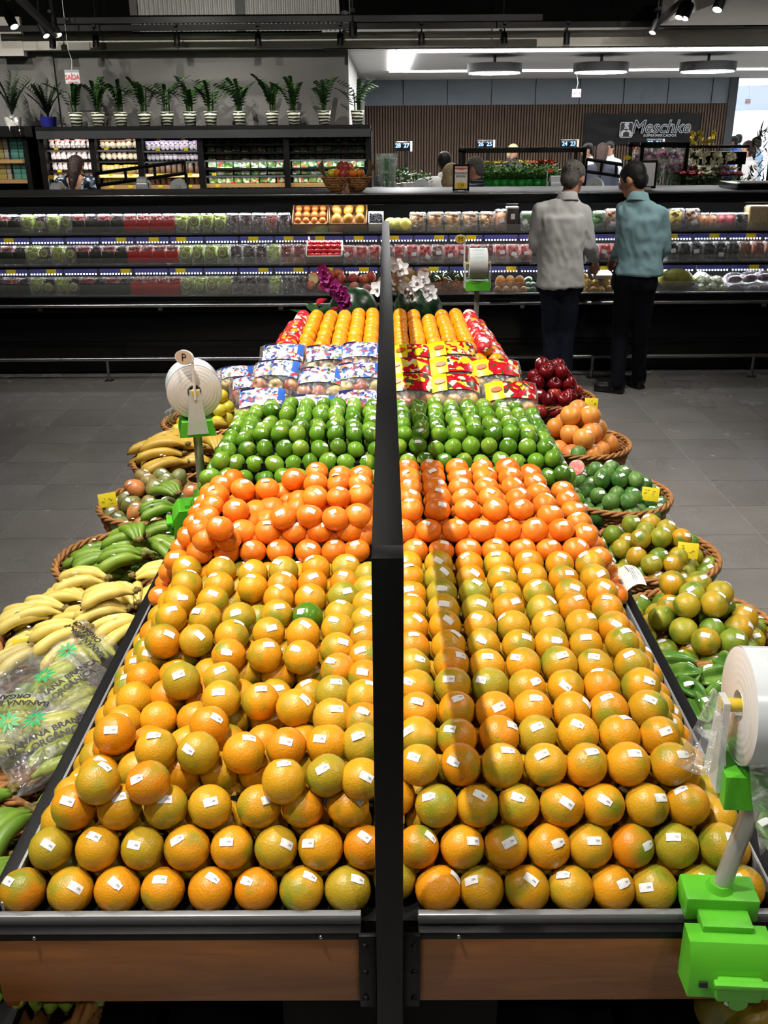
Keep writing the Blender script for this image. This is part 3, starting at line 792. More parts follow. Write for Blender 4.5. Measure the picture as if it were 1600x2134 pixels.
# oranges wrapped in red tissue along the outer edges
M_tissue = fruit_mat('red_printed_tissue', [(0.0, (204, 24, 36)), (1.0, (186, 16, 30))], patch=(240, 232, 224), pscale=26, psharp=(0.55, 0.6), rough=0.4, bscale=90, bmp=0.8)
TISS = MB().ell((0, 0, 0), 0.0395, 18, 12)
TISS.f = [f for f in TISS.f if max(TISS.v[i].z for i in f) > -0.03 and sum(TISS.v[i].x for i in f) / len(f) < 0.028]; TISS.m = [0] * len(TISS.f)
TISSM = TISS.mesh('tissue_wrap', M_tissue)
k = 0
for s, nm in ((-1, 'left'), (1, 'right')):
    for l, (x, z) in enumerate(((0.452, 1.040), (0.505, 0.985), (0.550, 0.925), (0.595, 0.86), (0.64, 0.79))):
        for j in range(11):
            o = fruit(NAVELS, (s * x, 4.28 + 0.083 * j, z), 'orange wrapped in red printed tissue, %s edge, %s layer down, %s from the front' % (nm, ORD[l + 1], ORD[j + 1]), 'orange', 'tissue-wrapped oranges', name='wrapped_orange')
            link('tissue_wrap', TISSM, o, None, (rnd.uniform(-0.6, 0.6), rnd.uniform(-0.6, 0.6), rnd.uniform(0, 6.28)))
# ================================================================== wicker baskets beside the table
M_wicker = flat('wicker', (168, 116, 68), 0.6, 0, 0.3, 0.3, 40, 0.3, 120, rand=True)
def basket_mesh():
    A, B, H = 0.225, 0.235, 0.15
    w = MB()
    N = 36
    for r in range(11):
        z = 0.008 + r * (H - 0.02) / 10; k = 0.80 + 0.20 * (z / H) ** 0.8
        pts = []
        for i in range(N * 2 + 1):
            a = 2 * pi * i / (N * 2); d = 0.005 * (1 if (i + r) % 2 else -1)
            pts.append(((A * k + d) * cos(a), (B * k + d) * sin(a), z))
        w.tube(pts, 0.0062, 5, False)
    for i in range(N):
        a = 2 * pi * i / N
        w.tube([(A * 0.8 * cos(a), B * 0.8 * sin(a), 0.0), (A * 0.92 * cos(a), B * 0.92 * sin(a), H * 0.5), (A * cos(a), B * sin(a), H)], 0.0035, 5)
    rim = MB()
    for ph in range(3):
        pts = []
        for i in range(97):
            a = 2 * pi * i / 96; b = a * 12 + ph * 2 * pi / 3
            pts.append(((A + 0.003 + 0.008 * cos(b)) * cos(a), (B + 0.003 + 0.008 * cos(b)) * sin(a), H + 0.004 + 0.008 * sin(b)))
        rim.tube(pts, 0.0068, 6, False)
    bot = MB().lathe([(0.0, 0.004), (A * 0.8, 0.004), (A * 0.8, 0.0), (0.0, 0.0)], 32)
    return w.mesh('weave', M_wicker, True), rim.mesh('rim', M_wicker, True), bot.mesh('base', M_wicker, True)
BK = basket_mesh()
BZ = 0.40
def basket(x, y, label, z=BZ, sc=1.0):
    o = empty('wicker_basket', (x, y, z)); o.scale = (sc, sc, sc)
    T(o, label, 'basket', 'wicker baskets beside the table')
    for me in BK: link(me.name.split('.')[0], me, o)
    return o
BASK_L = [(1.52, 'green bananas nearest the front, left side'), (2.02, 'the bagged organic bananas'), (2.53, 'ripe yellow bananas'), (3.05, 'green cooking bananas'), (3.60, 'mixed mangoes'), (4.15, 'large yellow plantains'), (4.78, 'round yellow citrus'), (5.38, 'bagged dark red apples')]
BASK_R = [(1.56, 'star fruit nearest the front, right side', 0), (2.06, 'green star fruit behind the near bag roll', 0), (2.54, 'large green-orange oranges', 0), (3.08, 'small green-yellow oranges', 0), (3.68, 'green guavas', 0), (4.38, 'pale grapefruits', 0), (5.22, 'dark red apples', 0)]
for y, l in BASK_L: basket(-0.955, y, 'oval wicker basket holding ' + l)
for y, l, _ in BASK_R: basket(0.955, y, 'oval wicker basket holding ' + l)

def mound(meshes, c, rx, ry, R, layers, label, cat, group, zb, sticks=0.7, shrink=0.26, sc=(0.95, 1.05), jit=0.8, stem=None, zstep=1.5, skip=0.0, lean=None):
    n = 0
    for l in range(layers):
        n = 0; ln = ('bottom', 'second', 'third', 'fourth')[l] if l < layers - 1 else 'top'
        k = 1 - shrink * l; ax, ay = rx * k, ry * k; p = 2 * R * 1.0
        rows = int(2 * ay / (p * 0.88)) + 1
        for j in range(rows + 1):
            yy = -ay + j * p * 0.88 + (p * 0.3 if l % 2 else 0)
            off = p / 2 if (j + l) % 2 else 0
            m = int(2 * ax / p) + 2
            for i in range(m):
                xx = -ax + i * p + off
                e = (xx / ax) ** 2 + (yy / ay) ** 2
                if e > 1.0: continue
                if l < layers - 1 and e < (1 - shrink * 1.35) ** 2 * 0.55: continue
                if skip and l == layers - 1 and rnd.random() < skip: continue
                n += 1
                z = zb + R * zstep * l + rnd.uniform(-.1, .1) * R - 0.10 * R * e
                fruit(meshes, (c[0] + xx + rnd.uniform(-.08, .08) * R, c[1] + yy + rnd.uniform(-.08, .08) * R, z), label % ('%s layer, %s from front' % (ln, ORD[n])), cat, group,
                      sc=rnd.uniform(*sc), stick=up_dir(0.35, 0.3, -0.4) if rnd.random() < sticks else None, jit=jit, stem=stem)
    return n
mound(GREENORS, (0.955, 3.08), 0.205, 0.235, 0.037, 3, 'small green-yellow orange in the basket before the guavas, %s', 'orange', 'small oranges in a right basket', 0.525, 0.8)
mound([body('orange', 0.0415, M_greenorange, (1, 1, 0.97), seed=5)], (0.955, 2.54), 0.215, 0.255, 0.0415, 3, 'large green-orange orange in the basket by the paper note, %s', 'orange', 'large oranges in a right basket', 0.53, 0.65)
mound(GUAVAS, (0.945, 3.68), 0.205, 0.25, 0.036, 3, 'green guava in the right-hand basket before the grapefruits, %s', 'guava', 'guavas in the basket', 0.53, 0.7)
mound(GRAPEF, (0.93, 4.40), 0.20, 0.27, 0.0505, 3, 'pale orange grapefruit in the right-hand basket, %s', 'grapefruit', 'grapefruits in the basket', 0.545, 0.5)
mound(APPLE, (0.93, 5.22), 0.205, 0.285, 0.043, 4, 'dark red apple in the far right basket, %s', 'apple', 'red apples in the basket', 0.535, 0.35, shrink=0.2, stem=APSTEM, jit=0.9)
mound(MANGOS, (-0.955, 3.62), 0.205, 0.265, 0.0365, 3, 'mango in the left-hand basket, %s', 'mango', 'mangoes in the basket', 0.53, 0.75, jit=1.5)
mound(LEMONS, (-0.935, 4.80), 0.20, 0.26, 0.0365, 4, 'round yellow citrus in the left basket behind the bag roll, %s', 'citrus', 'yellow citrus in the basket', 0.525, 0.5, shrink=0.2)
# cut guava showing pink flesh, and a half with its rind up
M_flesh = fruit_mat('pink_guava_flesh', [(0.0, (224, 108, 104)), (1.0, (224, 108, 104))], patch=(236, 158, 136), pscale=60, bmp=0.3, rough=0.4)
def half_guava(p, up, label):
    mb = MB(); mb.lathe([(0.0, -0.036), (0.018, -0.033), (0.030, -0.02), (0.034, 0.0), (0.0325, 0.0012)], 20)
    o = mb.build('cut_guava', M_guava, None, p, frame_z(up)); o.rotation_euler = frame_z(up).to_euler()
    MB().lathe([(0.0325, 0.0012), (0.026, 0.0022), (0.0, 0.0012)], 20).build('flesh', M_flesh, o)
    T(o, label, 'guava')
q = PZ(1201, 974, 0.69); half_guava(q, (-0.35, -0.75, 0.55), 'halved guava with pink flesh facing out on the guava pile')
q = PZ(1205, 946, 0.695); half_guava(q, (0.1, -0.2, -1), 'halved guava lying cut side down on the guava pile')

# ------------------------------------------------------------------ bananas
def banana_mats(name, stops, patch, spots, psharp=(0.62, 0.8)):
    return fruit_mat(name, stops, patch=patch, pscale=14, psharp=psharp, spots=spots, rough=0.42, bmp=0.05)
M_ban_y = banana_mats('banana_yellow_peel', [(0.0, (222, 198, 104)), (0.5, (230, 208, 118)), (1.0, (214, 192, 96))], (196, 182, 100), (96, 70, 34))
M_ban_g = banana_mats('banana_green_peel', [(0.0, (106, 142, 44)), (0.5, (132, 162, 58)), (1.0, (92, 128, 40))], (166, 176, 84), (44, 44, 26))
M_plant = banana_mats('plantain_peel', [(0.0, (208, 172, 72)), (1.0, (196, 160, 66))], (160, 144, 66), (62, 44, 24))
M_ban_tip = flat('banana_tip', (58, 46, 30), 0.8)
M_crown = flat('banana_crown', (112, 98, 54), 0.8, 0, 0.3, 0.4, 60)
def banana_mesh(L, r, mat, bend=1.0):
    mb = MB(); pts = []; rad = []
    N = 13; x = z = 0.0; a = 0.55 * bend
    for i in range(N + 1):
        t = i / N
        pts.append((x, 0, z))
        rr = r * (0.34 + 0.10 * t / 0.12 if t < 0.12 else 0.44 + 0.56 * min(1.0, (t - 0.12) / 0.16) if t < 0.86 else max(0.26, 1 - ((t - 0.86) / 0.14) ** 1.6 * 0.76))
        rad.append(rr)
        a -= 1.25 * bend / N; x += cos(a) * L / N; z += sin(a) * L / N
    mb.tube(pts, rad, 7)
    mb.mi = 1; e = Vector(pts[-1]); d = (e - Vector(pts[-2])).normalized()
    mb.tube([e - d * 0.002, e + d * r * 0.35], [rad[-1] * 0.95, rad[-1] * 0.6], 7)
    return mb.mesh('banana', [mat, M_ban_tip], True)
BY, BG, BP = banana_mesh(0.165, 0.0175, M_ban_y), banana_mesh(0.155, 0.0185, M_ban_g), banana_mesh(0.215, 0.0215, M_plant, 0.8)
BG2 = banana_mesh(0.135, 0.0185, M_ban_g, 0.85)
BYG = banana_mesh(0.135, 0.0185, banana_mats('banana_turning_peel', [(0.0, (168, 182, 66)), (1.0, (198, 192, 70))], (140, 168, 60), (80, 70, 34)), 0.75)
CROWN = {}
def bunch(me, p, yaw, n, label, cat='bananas', group=None, spread=0.16, gap=0.027, pitch=0.0, roll=0.0, stick=0.8, parent=None, sc=1.0):
    o = empty('banana_bunch', p, parent=parent)
    o.rotation_euler = (RZ(yaw) @ RY(-pitch) @ RX(roll)).to_euler(); o.scale = (sc,) * 3
    if parent is None: T(o, label, cat, group)
    MB().tube([(-0.006, -0.016, 0.002), (-0.008, 0, 0.004), (-0.006, 0.016, 0.002)], [0.006, 0.009, 0.006], 8).cyl((-0.022, 0, 0.004), (-0.004, 0, 0.004), 0.006, 8, 0.010).build('crown', M_crown, o)
    for i in range(n):
        t = i - (n - 1) / 2
        low = i % 2 if n > 4 else 0
        b = link('banana', me, o, (0.0, t * gap * 0.35, -0.014 * low - 0.004 * abs(t)), (t * 0.10 + rnd.uniform(-.08, .08), 0.10 * low + rnd.uniform(-.05, .05), t * spread + rnd.uniform(-.03, .03)))
        if rnd.random() < stick * 0.45:
            st = stickers_for(0.0195)[0]
            link('price_sticker', rnd.choice(st), b, (0.085 * (1.25 if me is BP else 1.0), 0, 0.0445 if me is BY else 0.046 if me is BG else 0.052 if me is BP else 0.036), (0, 0.05, rnd.uniform(-.6, .6)))
    return o
def cr3(a, b): return a / 3.333, 860 + b / 3.333
GY = 'yellow banana bunches'
for k, (a, b, z, yaw, n, lab) in enumerate((
        (735, 1150, 0.66, pi - 0.05, 5, 'yellow banana bunch pointing left at the back of its basket'),
        (930, 1240, 0.70, pi + 0.25, 3, 'spotted yellow bananas lying across the top of the basket'),
        (965, 1320, 0.63, pi * 0.58, 5, 'yellow bananas curving up beside the table rail'),
        (600, 1500, 0.68, pi + 0.42, 6, 'yellow banana bunch pointing down-left at the front of the basket'),
        (880, 1360, 0.655, pi + 0.10, 4, 'yellow bananas in the middle of the basket pointing left'),
        (1010, 1450, 0.66, pi + 0.50, 5, 'yellow banana bunch at the front right of the basket by the rail'),
        (340, 1400, 0.61, pi + 0.15, 4, 'yellow bananas at the outer left end of the basket'),
        (940, 1130, 0.64, 0.35, 4, 'yellow bananas at the back right of the basket'),
        (700, 1590, 0.60, pi + 0.9, 4, 'short yellow bananas at the basket front edge'),
        (330, 1640, 0.62, pi + 0.6, 3, 'single loose yellow bananas hanging over the left rim'),
        (600, 1280, 0.63, pi - 0.2, 4, 'yellow bananas under the crossing pair, left'))):
    p = PZ(*cr3(a, b), z); bunch(BY, p, yaw, n, lab, group=GY)
for k, (a, b, z, yaw, n, lab) in enumerate((
        (1010, 860, 0.68, pi - 0.1, 6, 'green cooking banana bunch on top pointing left'),
        (985, 985, 0.66, pi + 0.15, 5, 'green-yellow cooking banana bunch at the basket front'),
        (1000, 900, 0.63, -0.35, 4, 'dark green cooking bananas pointing to the table rail'),
        (960, 880, 0.70, 2.0, 3, 'green cooking bananas pointing back over the bunch'),
        (1080, 1000, 0.60, 0.15, 3, 'dark green cooking bananas low beside the rail'),
        (800, 1000, 0.60, pi + 0.2, 4, 'green cooking bananas at the outer rim of the basket'))):
    p = PZ(*cr3(a, b), z); bunch(BG, p, yaw, n, lab, group='green cooking banana bunches')
for k, (a, b, z, yaw, n, lab) in enumerate((
        (1215, 650, 0.68, pi + 0.25, 4, 'green banana bunch beside the green clamp pointing left'),
        (1230, 560, 0.68, pi - 0.75, 4, 'green banana bunch by the clamp pointing back'),
        (1245, 790, 0.62, pi + 0.1, 3, 'small dark green bananas below the green clamp'))):
    p = PZ(*cr3(a, b), z); bunch(BG2, p, yaw, n, lab, group='green bananas by the clamp')
for k, (u, v, z, yaw, n, lab) in enumerate((
        (388, 925, 0.66, pi - 0.05, 3, 'yellow plantain bunch pointing left behind the mangoes'),
        (380, 945, 0.62, pi + 0.10, 3, 'yellow plantains low at the edge of the mangoes'),
        (455, 935, 0.66, pi * 0.56, 4, 'yellow plantain bunch standing up beside the bag roll pole'),
        (492, 925, 0.64, pi * 0.42, 3, 'yellow plantain bunch leaning on the table rail'),
        (460, 960, 0.62, 0.7, 2, 'short yellow plantains low beside the rail'),
        (400, 898, 0.66, 0.9, 2, 'green-tipped plantains behind the bag roll'))):
    p = PZ(u, v, z); bunch(BP, p, yaw, n, lab, group='yellow plantain bunches', stick=0.9)
def fill_bunches(me, cy, z, n, lab, group, ns=(4, 6), cx=-0.955):
    for k in range(n):
        a = 2 * pi * k / n + 0.4
        bunch(me, (cx + 0.11 * cos(a) + 0.06, cy + 0.13 * sin(a), z + rnd.uniform(-.01, .015)), pi + rnd.uniform(-.5, .5), rnd.randint(*ns), '%s, %s in the lower layer' % (lab, ORD[k + 1]), group=group, stick=0.5)
fill_bunches(BY, 2.53, 0.565, 6, 'yellow banana bunch underneath', GY)
fill_bunches(BY, 2.60, 0.61, 4, 'yellow banana bunch in the middle layer', GY)
fill_bunches(BG, 3.05, 0.565, 6, 'green cooking banana bunch underneath', 'green cooking banana bunches')
fill_bunches(BP, 4.15, 0.575, 6, 'yellow plantain bunch underneath', 'yellow plantain bunches', (3, 4))
fill_bunches(BP, 4.22, 0.62, 4, 'yellow plantain bunch in the middle layer', 'yellow plantain bunches', (3, 4))
fill_bunches(BG, 1.52, 0.57, 6, 'fresh green banana bunch underneath', 'green bananas nearest left')
fill_bunches(BG2, 2.02, 0.55, 5, 'green banana bunch under the organic bags', 'green bananas under the bags')
# loose green bananas, nearest left basket
for k, (u, v, z, yaw, n) in enumerate(((60, 1690, 0.63, pi + 1.0, 4), (30, 1790, 0.63, pi + 1.1, 4), (75, 1735, 0.60, 1.4, 3), (20, 1650, 0.62, pi + 0.7, 3), (-40, 1700, 0.63, pi + .4, 5))):
    p = PZ(u, v, z)
    bunch(BG, p, yaw, n, 'fresh green banana bunch in the nearest left basket, %s' % ('beside the rail', 'nearest the front', 'tucked behind', 'at the back', 'outermost')[k], group='green bananas nearest left', stick=1.0)
# baskets on the floor-level ledge under the table front
M_ledge = black_matte
for s in (-1, 1):
    T(MB().cbox((s * 0.86, 1.42, 0.105), (0.62, 0.62, 0.21), 0.01).build('low_stand', M_ledge), 'low black stand under the front %s corner of the display' % ('left' if s < 0 else 'right'), 'stand')
basket(-0.86, 1.40, 'large wicker basket of green plantains under the front left corner', 0.212, 1.25)
basket(0.93, 1.40, 'large wicker basket of mottled papayas under the front right corner', 0.212, 1.25)
for k, (u, v, yaw) in enumerate(((5, 2085, pi * 1.45), (65, 2085, pi * 1.5), (120, 2080, pi * 1.52), (172, 2072, pi * 1.56))):
    p = PZ(u, v - 30, 0.41); p.y = max(p.y, 1.47)
    bunch(BG, p, yaw, 2, 'dark green plantain pair under the front board, %s from the left' % ORD[k + 1], group='green plantains under the front board', sc=1.05, stick=0)
M_papaya = fruit_mat('mottled_papaya_skin', [(0.0, (150, 120, 30)), (1.0, (96, 104, 30))], patch=(70, 84, 24), pscale=10, psharp=(0.5, 0.65), spots=(60, 60, 26), bmp=0.2)
PAP = [body('papaya', 0.058, M_papaya, (0.9, 0.95, 1.35), seed=6, amp=0.04, lump=1.5)]
for k, (u, v, z, up) in enumerate(((1515, 2085, 0.40, (0.5, -0.2, 1)), (1590, 2060, 0.41, (0.8, 0.4, 0.6)), (1585, 2125, 0.40, (0.9, -0.1, 0.3)), (1660, 2100, 0.40, (0.3, 0.9, 0.3)))):
    p = PZ(u, v, z)
    fruit(PAP, p, ('mottled yellow-green papaya with sticker under the front right corner', 'mottled papaya cut by the right edge under the front board', 'dark green papaya at the bottom right corner', 'mottled papaya at the back of the low right basket')[k], 'papaya', 'papayas in the low right basket', stick=(-0.2, -0.7, 0.7) if k == 0 else None, up=up, code=k == 0)

# ------------------------------------------------------------------ star fruit
M_star = fruit_mat('star_fruit_skin', [(0.0, (64, 112, 40)), (1.0, (84, 130, 50))], patch=(112, 148, 62), pscale=22, rough=0.28, bmp=0)
mb = MB(); rings = 13
def starf(u, v):
    a = 2 * pi * u; t = v * 2 - 1
    rr = (1 - abs(t) ** 2.6) ** 0.6 if abs(t) < 1 else 0.0
    s5 = 0.5 + 0.5 * cos(5 * a)
    r = 0.040 * rr * (0.42 + 0.58 * s5 ** 1.3) + 0.001
    return (r * cos(a), r * sin(a), 0.058 * t)
mb.grid(starf, 40, 12, closeu=True)
STAR = mb.mesh('star_fruit', M_star); STAR['R'] = 0.038; STAR['sx'] = STAR['sy'] = 1.0; STAR['sz'] = 1.4
n = 0
for l in range(2):
    n = 0
    for y in (1.42, 1.49, 1.56, 1.63, 1.70, 1.80, 1.87, 1.94, 2.01, 2.08, 2.15, 2.22):
        for x in (0.79, 0.86, 0.93, 1.0, 1.07):
            if l and (x > 1.04 or rnd.random() < 0.25): continue
            n += 1
            fruit([STAR], (x + rnd.uniform(-.015, .015), y + rnd.uniform(-.01, .01), 0.555 + 0.055 * l), 'green star fruit behind the near bag roll, %s layer, %s from front' % (('lower', 'upper')[l], ORD[n]), 'star fruit', 'star fruit in the basket',
                  up=(rnd.uniform(-1, 1), rnd.uniform(-1, 1), rnd.uniform(-.3, .3)), stick=up_dir(0.3, 0.3, -0.3) if rnd.random() < 0.7 else None)

# ------------------------------------------------------------------ printed bags
M_film = film('clear_bag_film', (255, 255, 255), 0.09, 0.15, 0.10, crinkle=0.9)
def pillow_z(x, y, a, b, h):
    fx = max(0.0, 1 - abs(x / a) ** 2.4); fy = max(0.0, 1 - abs(y / b) ** 2.4)
    return h * (fx ** 0.5) * (fy ** 0.5)
def pillow(a, b, h, seed=0, n=16):
    mb = MB()
    for sg in (1, -1):
        def fn(u, v, sg=sg):
            x, y = (u * 2 - 1) * a, (v * 2 - 1) * b
            e = 0.006 * noise.noise(Vector((x * 28 + seed, y * 28, sg * 2.0)))
            ex = 1 + 0.05 * noise.noise(Vector((y * 14, seed, 0))); ey = 1 + 0.05 * noise.noise(Vector((x * 14, seed, 5)))
            return (x * ex, y * ey, sg * (pillow_z(x, y, a, b, h) + max(0, e)) )
        mb.grid(fn, n, n)
    return mb.mesh('bag_film', M_film)
def splash_mat(name, cols, scale, base=None):
    m, nt, b = new_mat(name); vec = obj_coords(nt)
    vo = nd(nt, 'ShaderNodeTexVoronoi'); vo.inputs['Scale'].default_value = scale; vo.inputs['Randomness'].default_value = 1.0
    nz = nd(nt, 'ShaderNodeTexNoise'); nz.inputs['Scale'].default_value = scale * 0.5
    nt.links.new(vec, nz.inputs['Vector'])
    ad = nd(nt, 'ShaderNodeVectorMath', operation='MULTIPLY_ADD'); ad.inputs[1].default_value = (0.035, 0.035, 0.035)
    nt.links.new(nz.outputs['Color'], ad.inputs[0]); nt.links.new(vec, ad.inputs[2]); nt.links.new(ad.outputs[0], vo.inputs['Vector'])
    sp = nd(nt, 'ShaderNodeSeparateColor'); nt.links.new(vo.outputs['Color'], sp.inputs[0])
    c = ramp(nt, sp.outputs[0], [(i / len(cols), lin(x)) for i, x in enumerate(cols)], 'CONSTANT')
    nt.links.new(c, b.inputs['Base Color']); b.inputs['Roughness'].default_value = 0.25; b.inputs['Coat Weight'].default_value = 0.3
    return m
M_pr_mix = splash_mat('blue_bag_print', [(226, 228, 236), (70, 110, 200), (196, 204, 224), (214, 200, 206), (222, 224, 232), (150, 150, 90), (50, 58, 110), (170, 196, 234), (196, 70, 70), (232, 234, 240), (110, 80, 130)], 74)
M_pr_blue = flat('blue_print', (58, 104, 196), 0.3)
M_pr_navy = flat('navy_print', (24, 34, 82), 0.3)
M_pr_yel = flat('yellow_print', (238, 204, 20), 0.3)
M_pr_red = splash_mat('red_bag_print', [(186, 22, 40), (226, 214, 190), (190, 26, 44), (66, 74, 44), (232, 200, 50), (180, 20, 36), (230, 196, 40), (170, 16, 32)], 52)
M_pr_or = flat('orange_print', (216, 84, 20), 0.3)
FILM_A = [pillow(0.112, 0.092, 0.060, s) for s in range(3)]
def patch(name, x0, x1, y0, y1, mat, parent, a, b, h, up=0.004, nx=8, ny=6):
    return MB().grid(lambda u, v: (x0 + (x1 - x0) * u, y0 + (y1 - y0) * v, pillow_z(x0 + (x1 - x0) * u, y0 + (y1 - y0) * v, a, b, h) + up), nx, ny).build(name, mat, parent, smooth=True)
def apple_bag(p, tilt, yaw, kind, label, group):
    o = empty('apple_bag', p); o.rotation_euler = (RZ(yaw) @ RX(tilt)).to_euler(); T(o, label, 'bag of apples', group)
    link('bag_film', rnd.choice(FILM_A), o)
    for j in range(2):
        for i in range(3):
            link('apple', BAGAPPLE[0], o, ((i - 1) * 0.063, (j - 0.5) * 0.066 - 0.008, 0.012), (rnd.uniform(-1, 1), rnd.uniform(-1, 1), rnd.uniform(0, 6)))
    a, b, h = 0.112, 0.092, 0.060
    if kind == 'blue':
        patch('printed_band', -0.088, 0.088, -0.030, 0.066, M_pr_mix, o, a, b, h)
        patch('printed_patch', -0.085, -0.03, 0.056, 0.074, M_pr_navy, o, a, b, h, 0.005)
        patch('printed_patch', 0.062, 0.088, 0.0, 0.07, M_pr_blue, o, a, b, h, 0.005)
    else:
        patch('printed_band', -0.03, 0.098, -0.024, 0.066, M_pr_red, o, a, b, h)
        patch('printed_patch', -0.098, -0.03, -0.028, 0.068, M_pr_yel, o, a, b, h, 0.005)
        MB().disc((0, 0, 0), 0.022, 20, TR(-0.058, 0.018, pillow_z(-0.058, 0.018, a, b, h) + 0.008) @ RY(-0.25) @ RX(-0.1), 0.013).build('printed_fruit', M_pr_or, o)
    return o
LB = [(548, 852, 3.56, 'front row, nearest the left rail'), (652, 866, 3.56, 'front row, behind the limes'), (752, 856, 3.56, 'front row, beside the divider'),
      (580, 792, 3.76, 'second row, outermost'), (668, 806, 3.74, 'second row, middle'), (750, 796, 3.76, 'second row, beside the divider'),
      (592, 756, 3.98, 'back row, outermost'), (682, 758, 3.98, 'back row, middle'), (756, 752, 3.98, 'back row, beside the divider')]
RB = [(855, 822, 3.58, 'front row, beside the divider'), (945, 822, 3.58, 'front row, middle'), (1062, 838, 3.56, 'front row, outermost over the right rail'),
      (852, 786, 3.78, 'second row, beside the divider'), (945, 784, 3.78, 'second row, middle'), (1030, 790, 3.76, 'second row, outermost'),
      (862, 756, 3.98, 'back row, beside the divider'), (940, 750, 3.98, 'back row, middle')]
for u, v, y, l in LB:
    p = PY(u, v, y); apple_bag(p, 0.62 + rnd.uniform(-.06, .06), rnd.uniform(-.12, .12), 'blue', 'clear apple bag with blue print, %s' % l, 'blue-print apple bags')
for u, v, y, l in RB:
    p = PY(u, v, y); apple_bag(p, 0.62 + rnd.uniform(-.06, .06), rnd.uniform(-.12, .12), 'red', 'clear apple bag with yellow and red print, %s' % l, 'yellow and red apple bags')
for s in (-1, 1): riser(min(s * 0.03, s * 0.55), max(s * 0.03, s * 0.55), 3.50, 4.22, 0.90)
# dark red apple bags in the far left basket
for k, (u, v, y, dz) in enumerate(((495, 792, 5.2, 0), (548, 790, 5.25, 0), (520, 815, 5.05, 0), (470, 800, 5.3, 0))):
    p = PY(u, v, y)
    apple_bag(p, 0.55, (0.2, -0.15, 0.1, 0.4)[k], 'blue', 'apple bag with blue print in the far left basket, ' + ('upper left', 'upper right', 'front', 'outermost')[k], 'apple bags in the far left basket')

# bagged organic bananas
M_pr_green = flat('green_print', (22, 150, 90), 0.4)
FILM_B = [pillow(0.125, 0.10, 0.062, 10 + s) for s in range(3)]
TXT1, TXT2 = text_mesh('BANANA BRANCA', 0.024, ink, offset=0.0008), text_mesh('ORG\u00c2NICA', 0.024, ink, offset=0.0008)
def wrap_text(me, x, y, ang, a, b, h, parent, mat):
    mb = MB(); R = RZ(ang); vs = []
    for v in me.vertices:
        q = R @ Vector((v.co.x, v.co.y, 0)) + Vector((x, y, 0)); vs.append((q.x, q.y, pillow_z(q.x, q.y, a, b, h) + 0.010))
    mb.add(vs, [list(p.vertices) for p in me.polygons]); return mb.build('printed_text', mat, parent, smooth=False)
for k, (u, v, yaw, lab) in enumerate(((135, 1448, 0.9, 'clear bag of organic bananas with green palm print, by the table rail'), (22, 1520, 3.2, 'clear bag of organic bananas cut by the left edge'),
        (112, 1550, 0.6, 'clear bag of organic bananas nearest the front, by the rail'), (165, 1372, 2.4, 'clear bag of organic bananas at the back beside the yellow bananas'), (30, 1420, 1.0, 'crumpled clear bag at the outer back of the organic bananas'))):
    p = PZ(u, v, 0.625 if k != 4 else 0.60)
    o = empty('banana_bag', p); o.rotation_euler = (RX(0.25) @ RZ(yaw)).to_euler(); T(o, lab, 'bag of bananas', 'bags of organic bananas')
    link('bag_film', FILM_B[k % 3], o)
    a, b, h = 0.125, 0.10, 0.062
    if k != 4:
        for i in range(7): link('banana', BYG, o, (-0.075 + 0.004 * i, -0.072 + 0.024 * i, 0.004 + 0.010 * (i % 2)), (0, 0, rnd.uniform(-.15, .15)))
        wrap_text(TXT1, 0.0, -0.022, 0.0, a * 1.2, b, h, o, ink); wrap_text(TXT2, 0.01, -0.046, 0.0, a * 1.2, b, h, o, ink)
        lf_ = MB()
        for q in range(9):
            an = 2 * pi * q / 9; d = Vector((cos(an), sin(an), 0)); s_ = Vector((-sin(an), cos(an), 0)); c0 = Vector((-0.02, 0.035, 0))
            pts = [c0 + d * 0.004, c0 + d * 0.016 + s_ * 0.005, c0 + d * 0.033, c0 + d * 0.016 - s_ * 0.005]
            lf_.add([(w.x, w.y, pillow_z(w.x, w.y, a, b, h) + 0.010) for w in pts], [(0, 1, 2, 3)])
        lf_.build('printed_leaf', M_pr_green, o, smooth=False)
# ================================================================== bag roll holders
M_lgreen = flat('lime_green_plastic', (92, 188, 44), 0.42, 0, 0.5)
def frost(name):
    m, nt, b = new_mat(name); b.inputs['Base Color'].default_value = lin((226, 230, 230)); b.inputs['Roughness'].default_value = 0.35
    b.inputs['Alpha'].default_value = 0.72; return m
M_frost = frost('frosted_plastic')
def roll_mats():
    m, nt, b = new_mat('rolled_film_face'); tc = nd(nt, 'ShaderNodeTexCoord')
    ln = nd(nt, 'ShaderNodeVectorMath', operation='LENGTH'); mp = nd(nt, 'ShaderNodeMapping'); mp.inputs['Scale'].default_value = (0, 1, 1)
    nt.links.new(tc.outputs['Object'], mp.inputs[0]); nt.links.new(mp.outputs[0], ln.inputs[0])
    w = nd(nt, 'ShaderNodeMath', operation='MULTIPLY'); w.inputs[1].default_value = 520.0; nt.links.new(ln.outputs['Value'], w.inputs[0])
    s = nd(nt, 'ShaderNodeMath', operation='SINE'); nt.links.new(w.outputs[0], s.inputs[0])
    b.inputs['Base Color'].default_value = lin((232, 229, 226)); b.inputs['Roughness'].default_value = 0.35
    bump(nt, b, s.outputs[0], 0.22, 0.0006)
    return m
M_rface = roll_mats()
M_rfilm = flat('rolled_film', (222, 228, 232), 0.22, 0, 0.6, 0.04, 30)
M_rprint = flat('pale_green_print', (196, 214, 212), 0.4)
M_film2 = film('thin_bag_film', (255, 255, 255), 0.34, 0.2, 0.15, crinkle=0.5)
M_tube = flat('satin_tube', (196, 192, 188), 0.3, 0.4)
M_axle = flat('yellow_axle', (226, 196, 60), 0.4)
M_sign = flat('sign_yellow', (232, 192, 40), 0.4)
M_signp = flat('sign_pale', (226, 196, 170), 0.4)
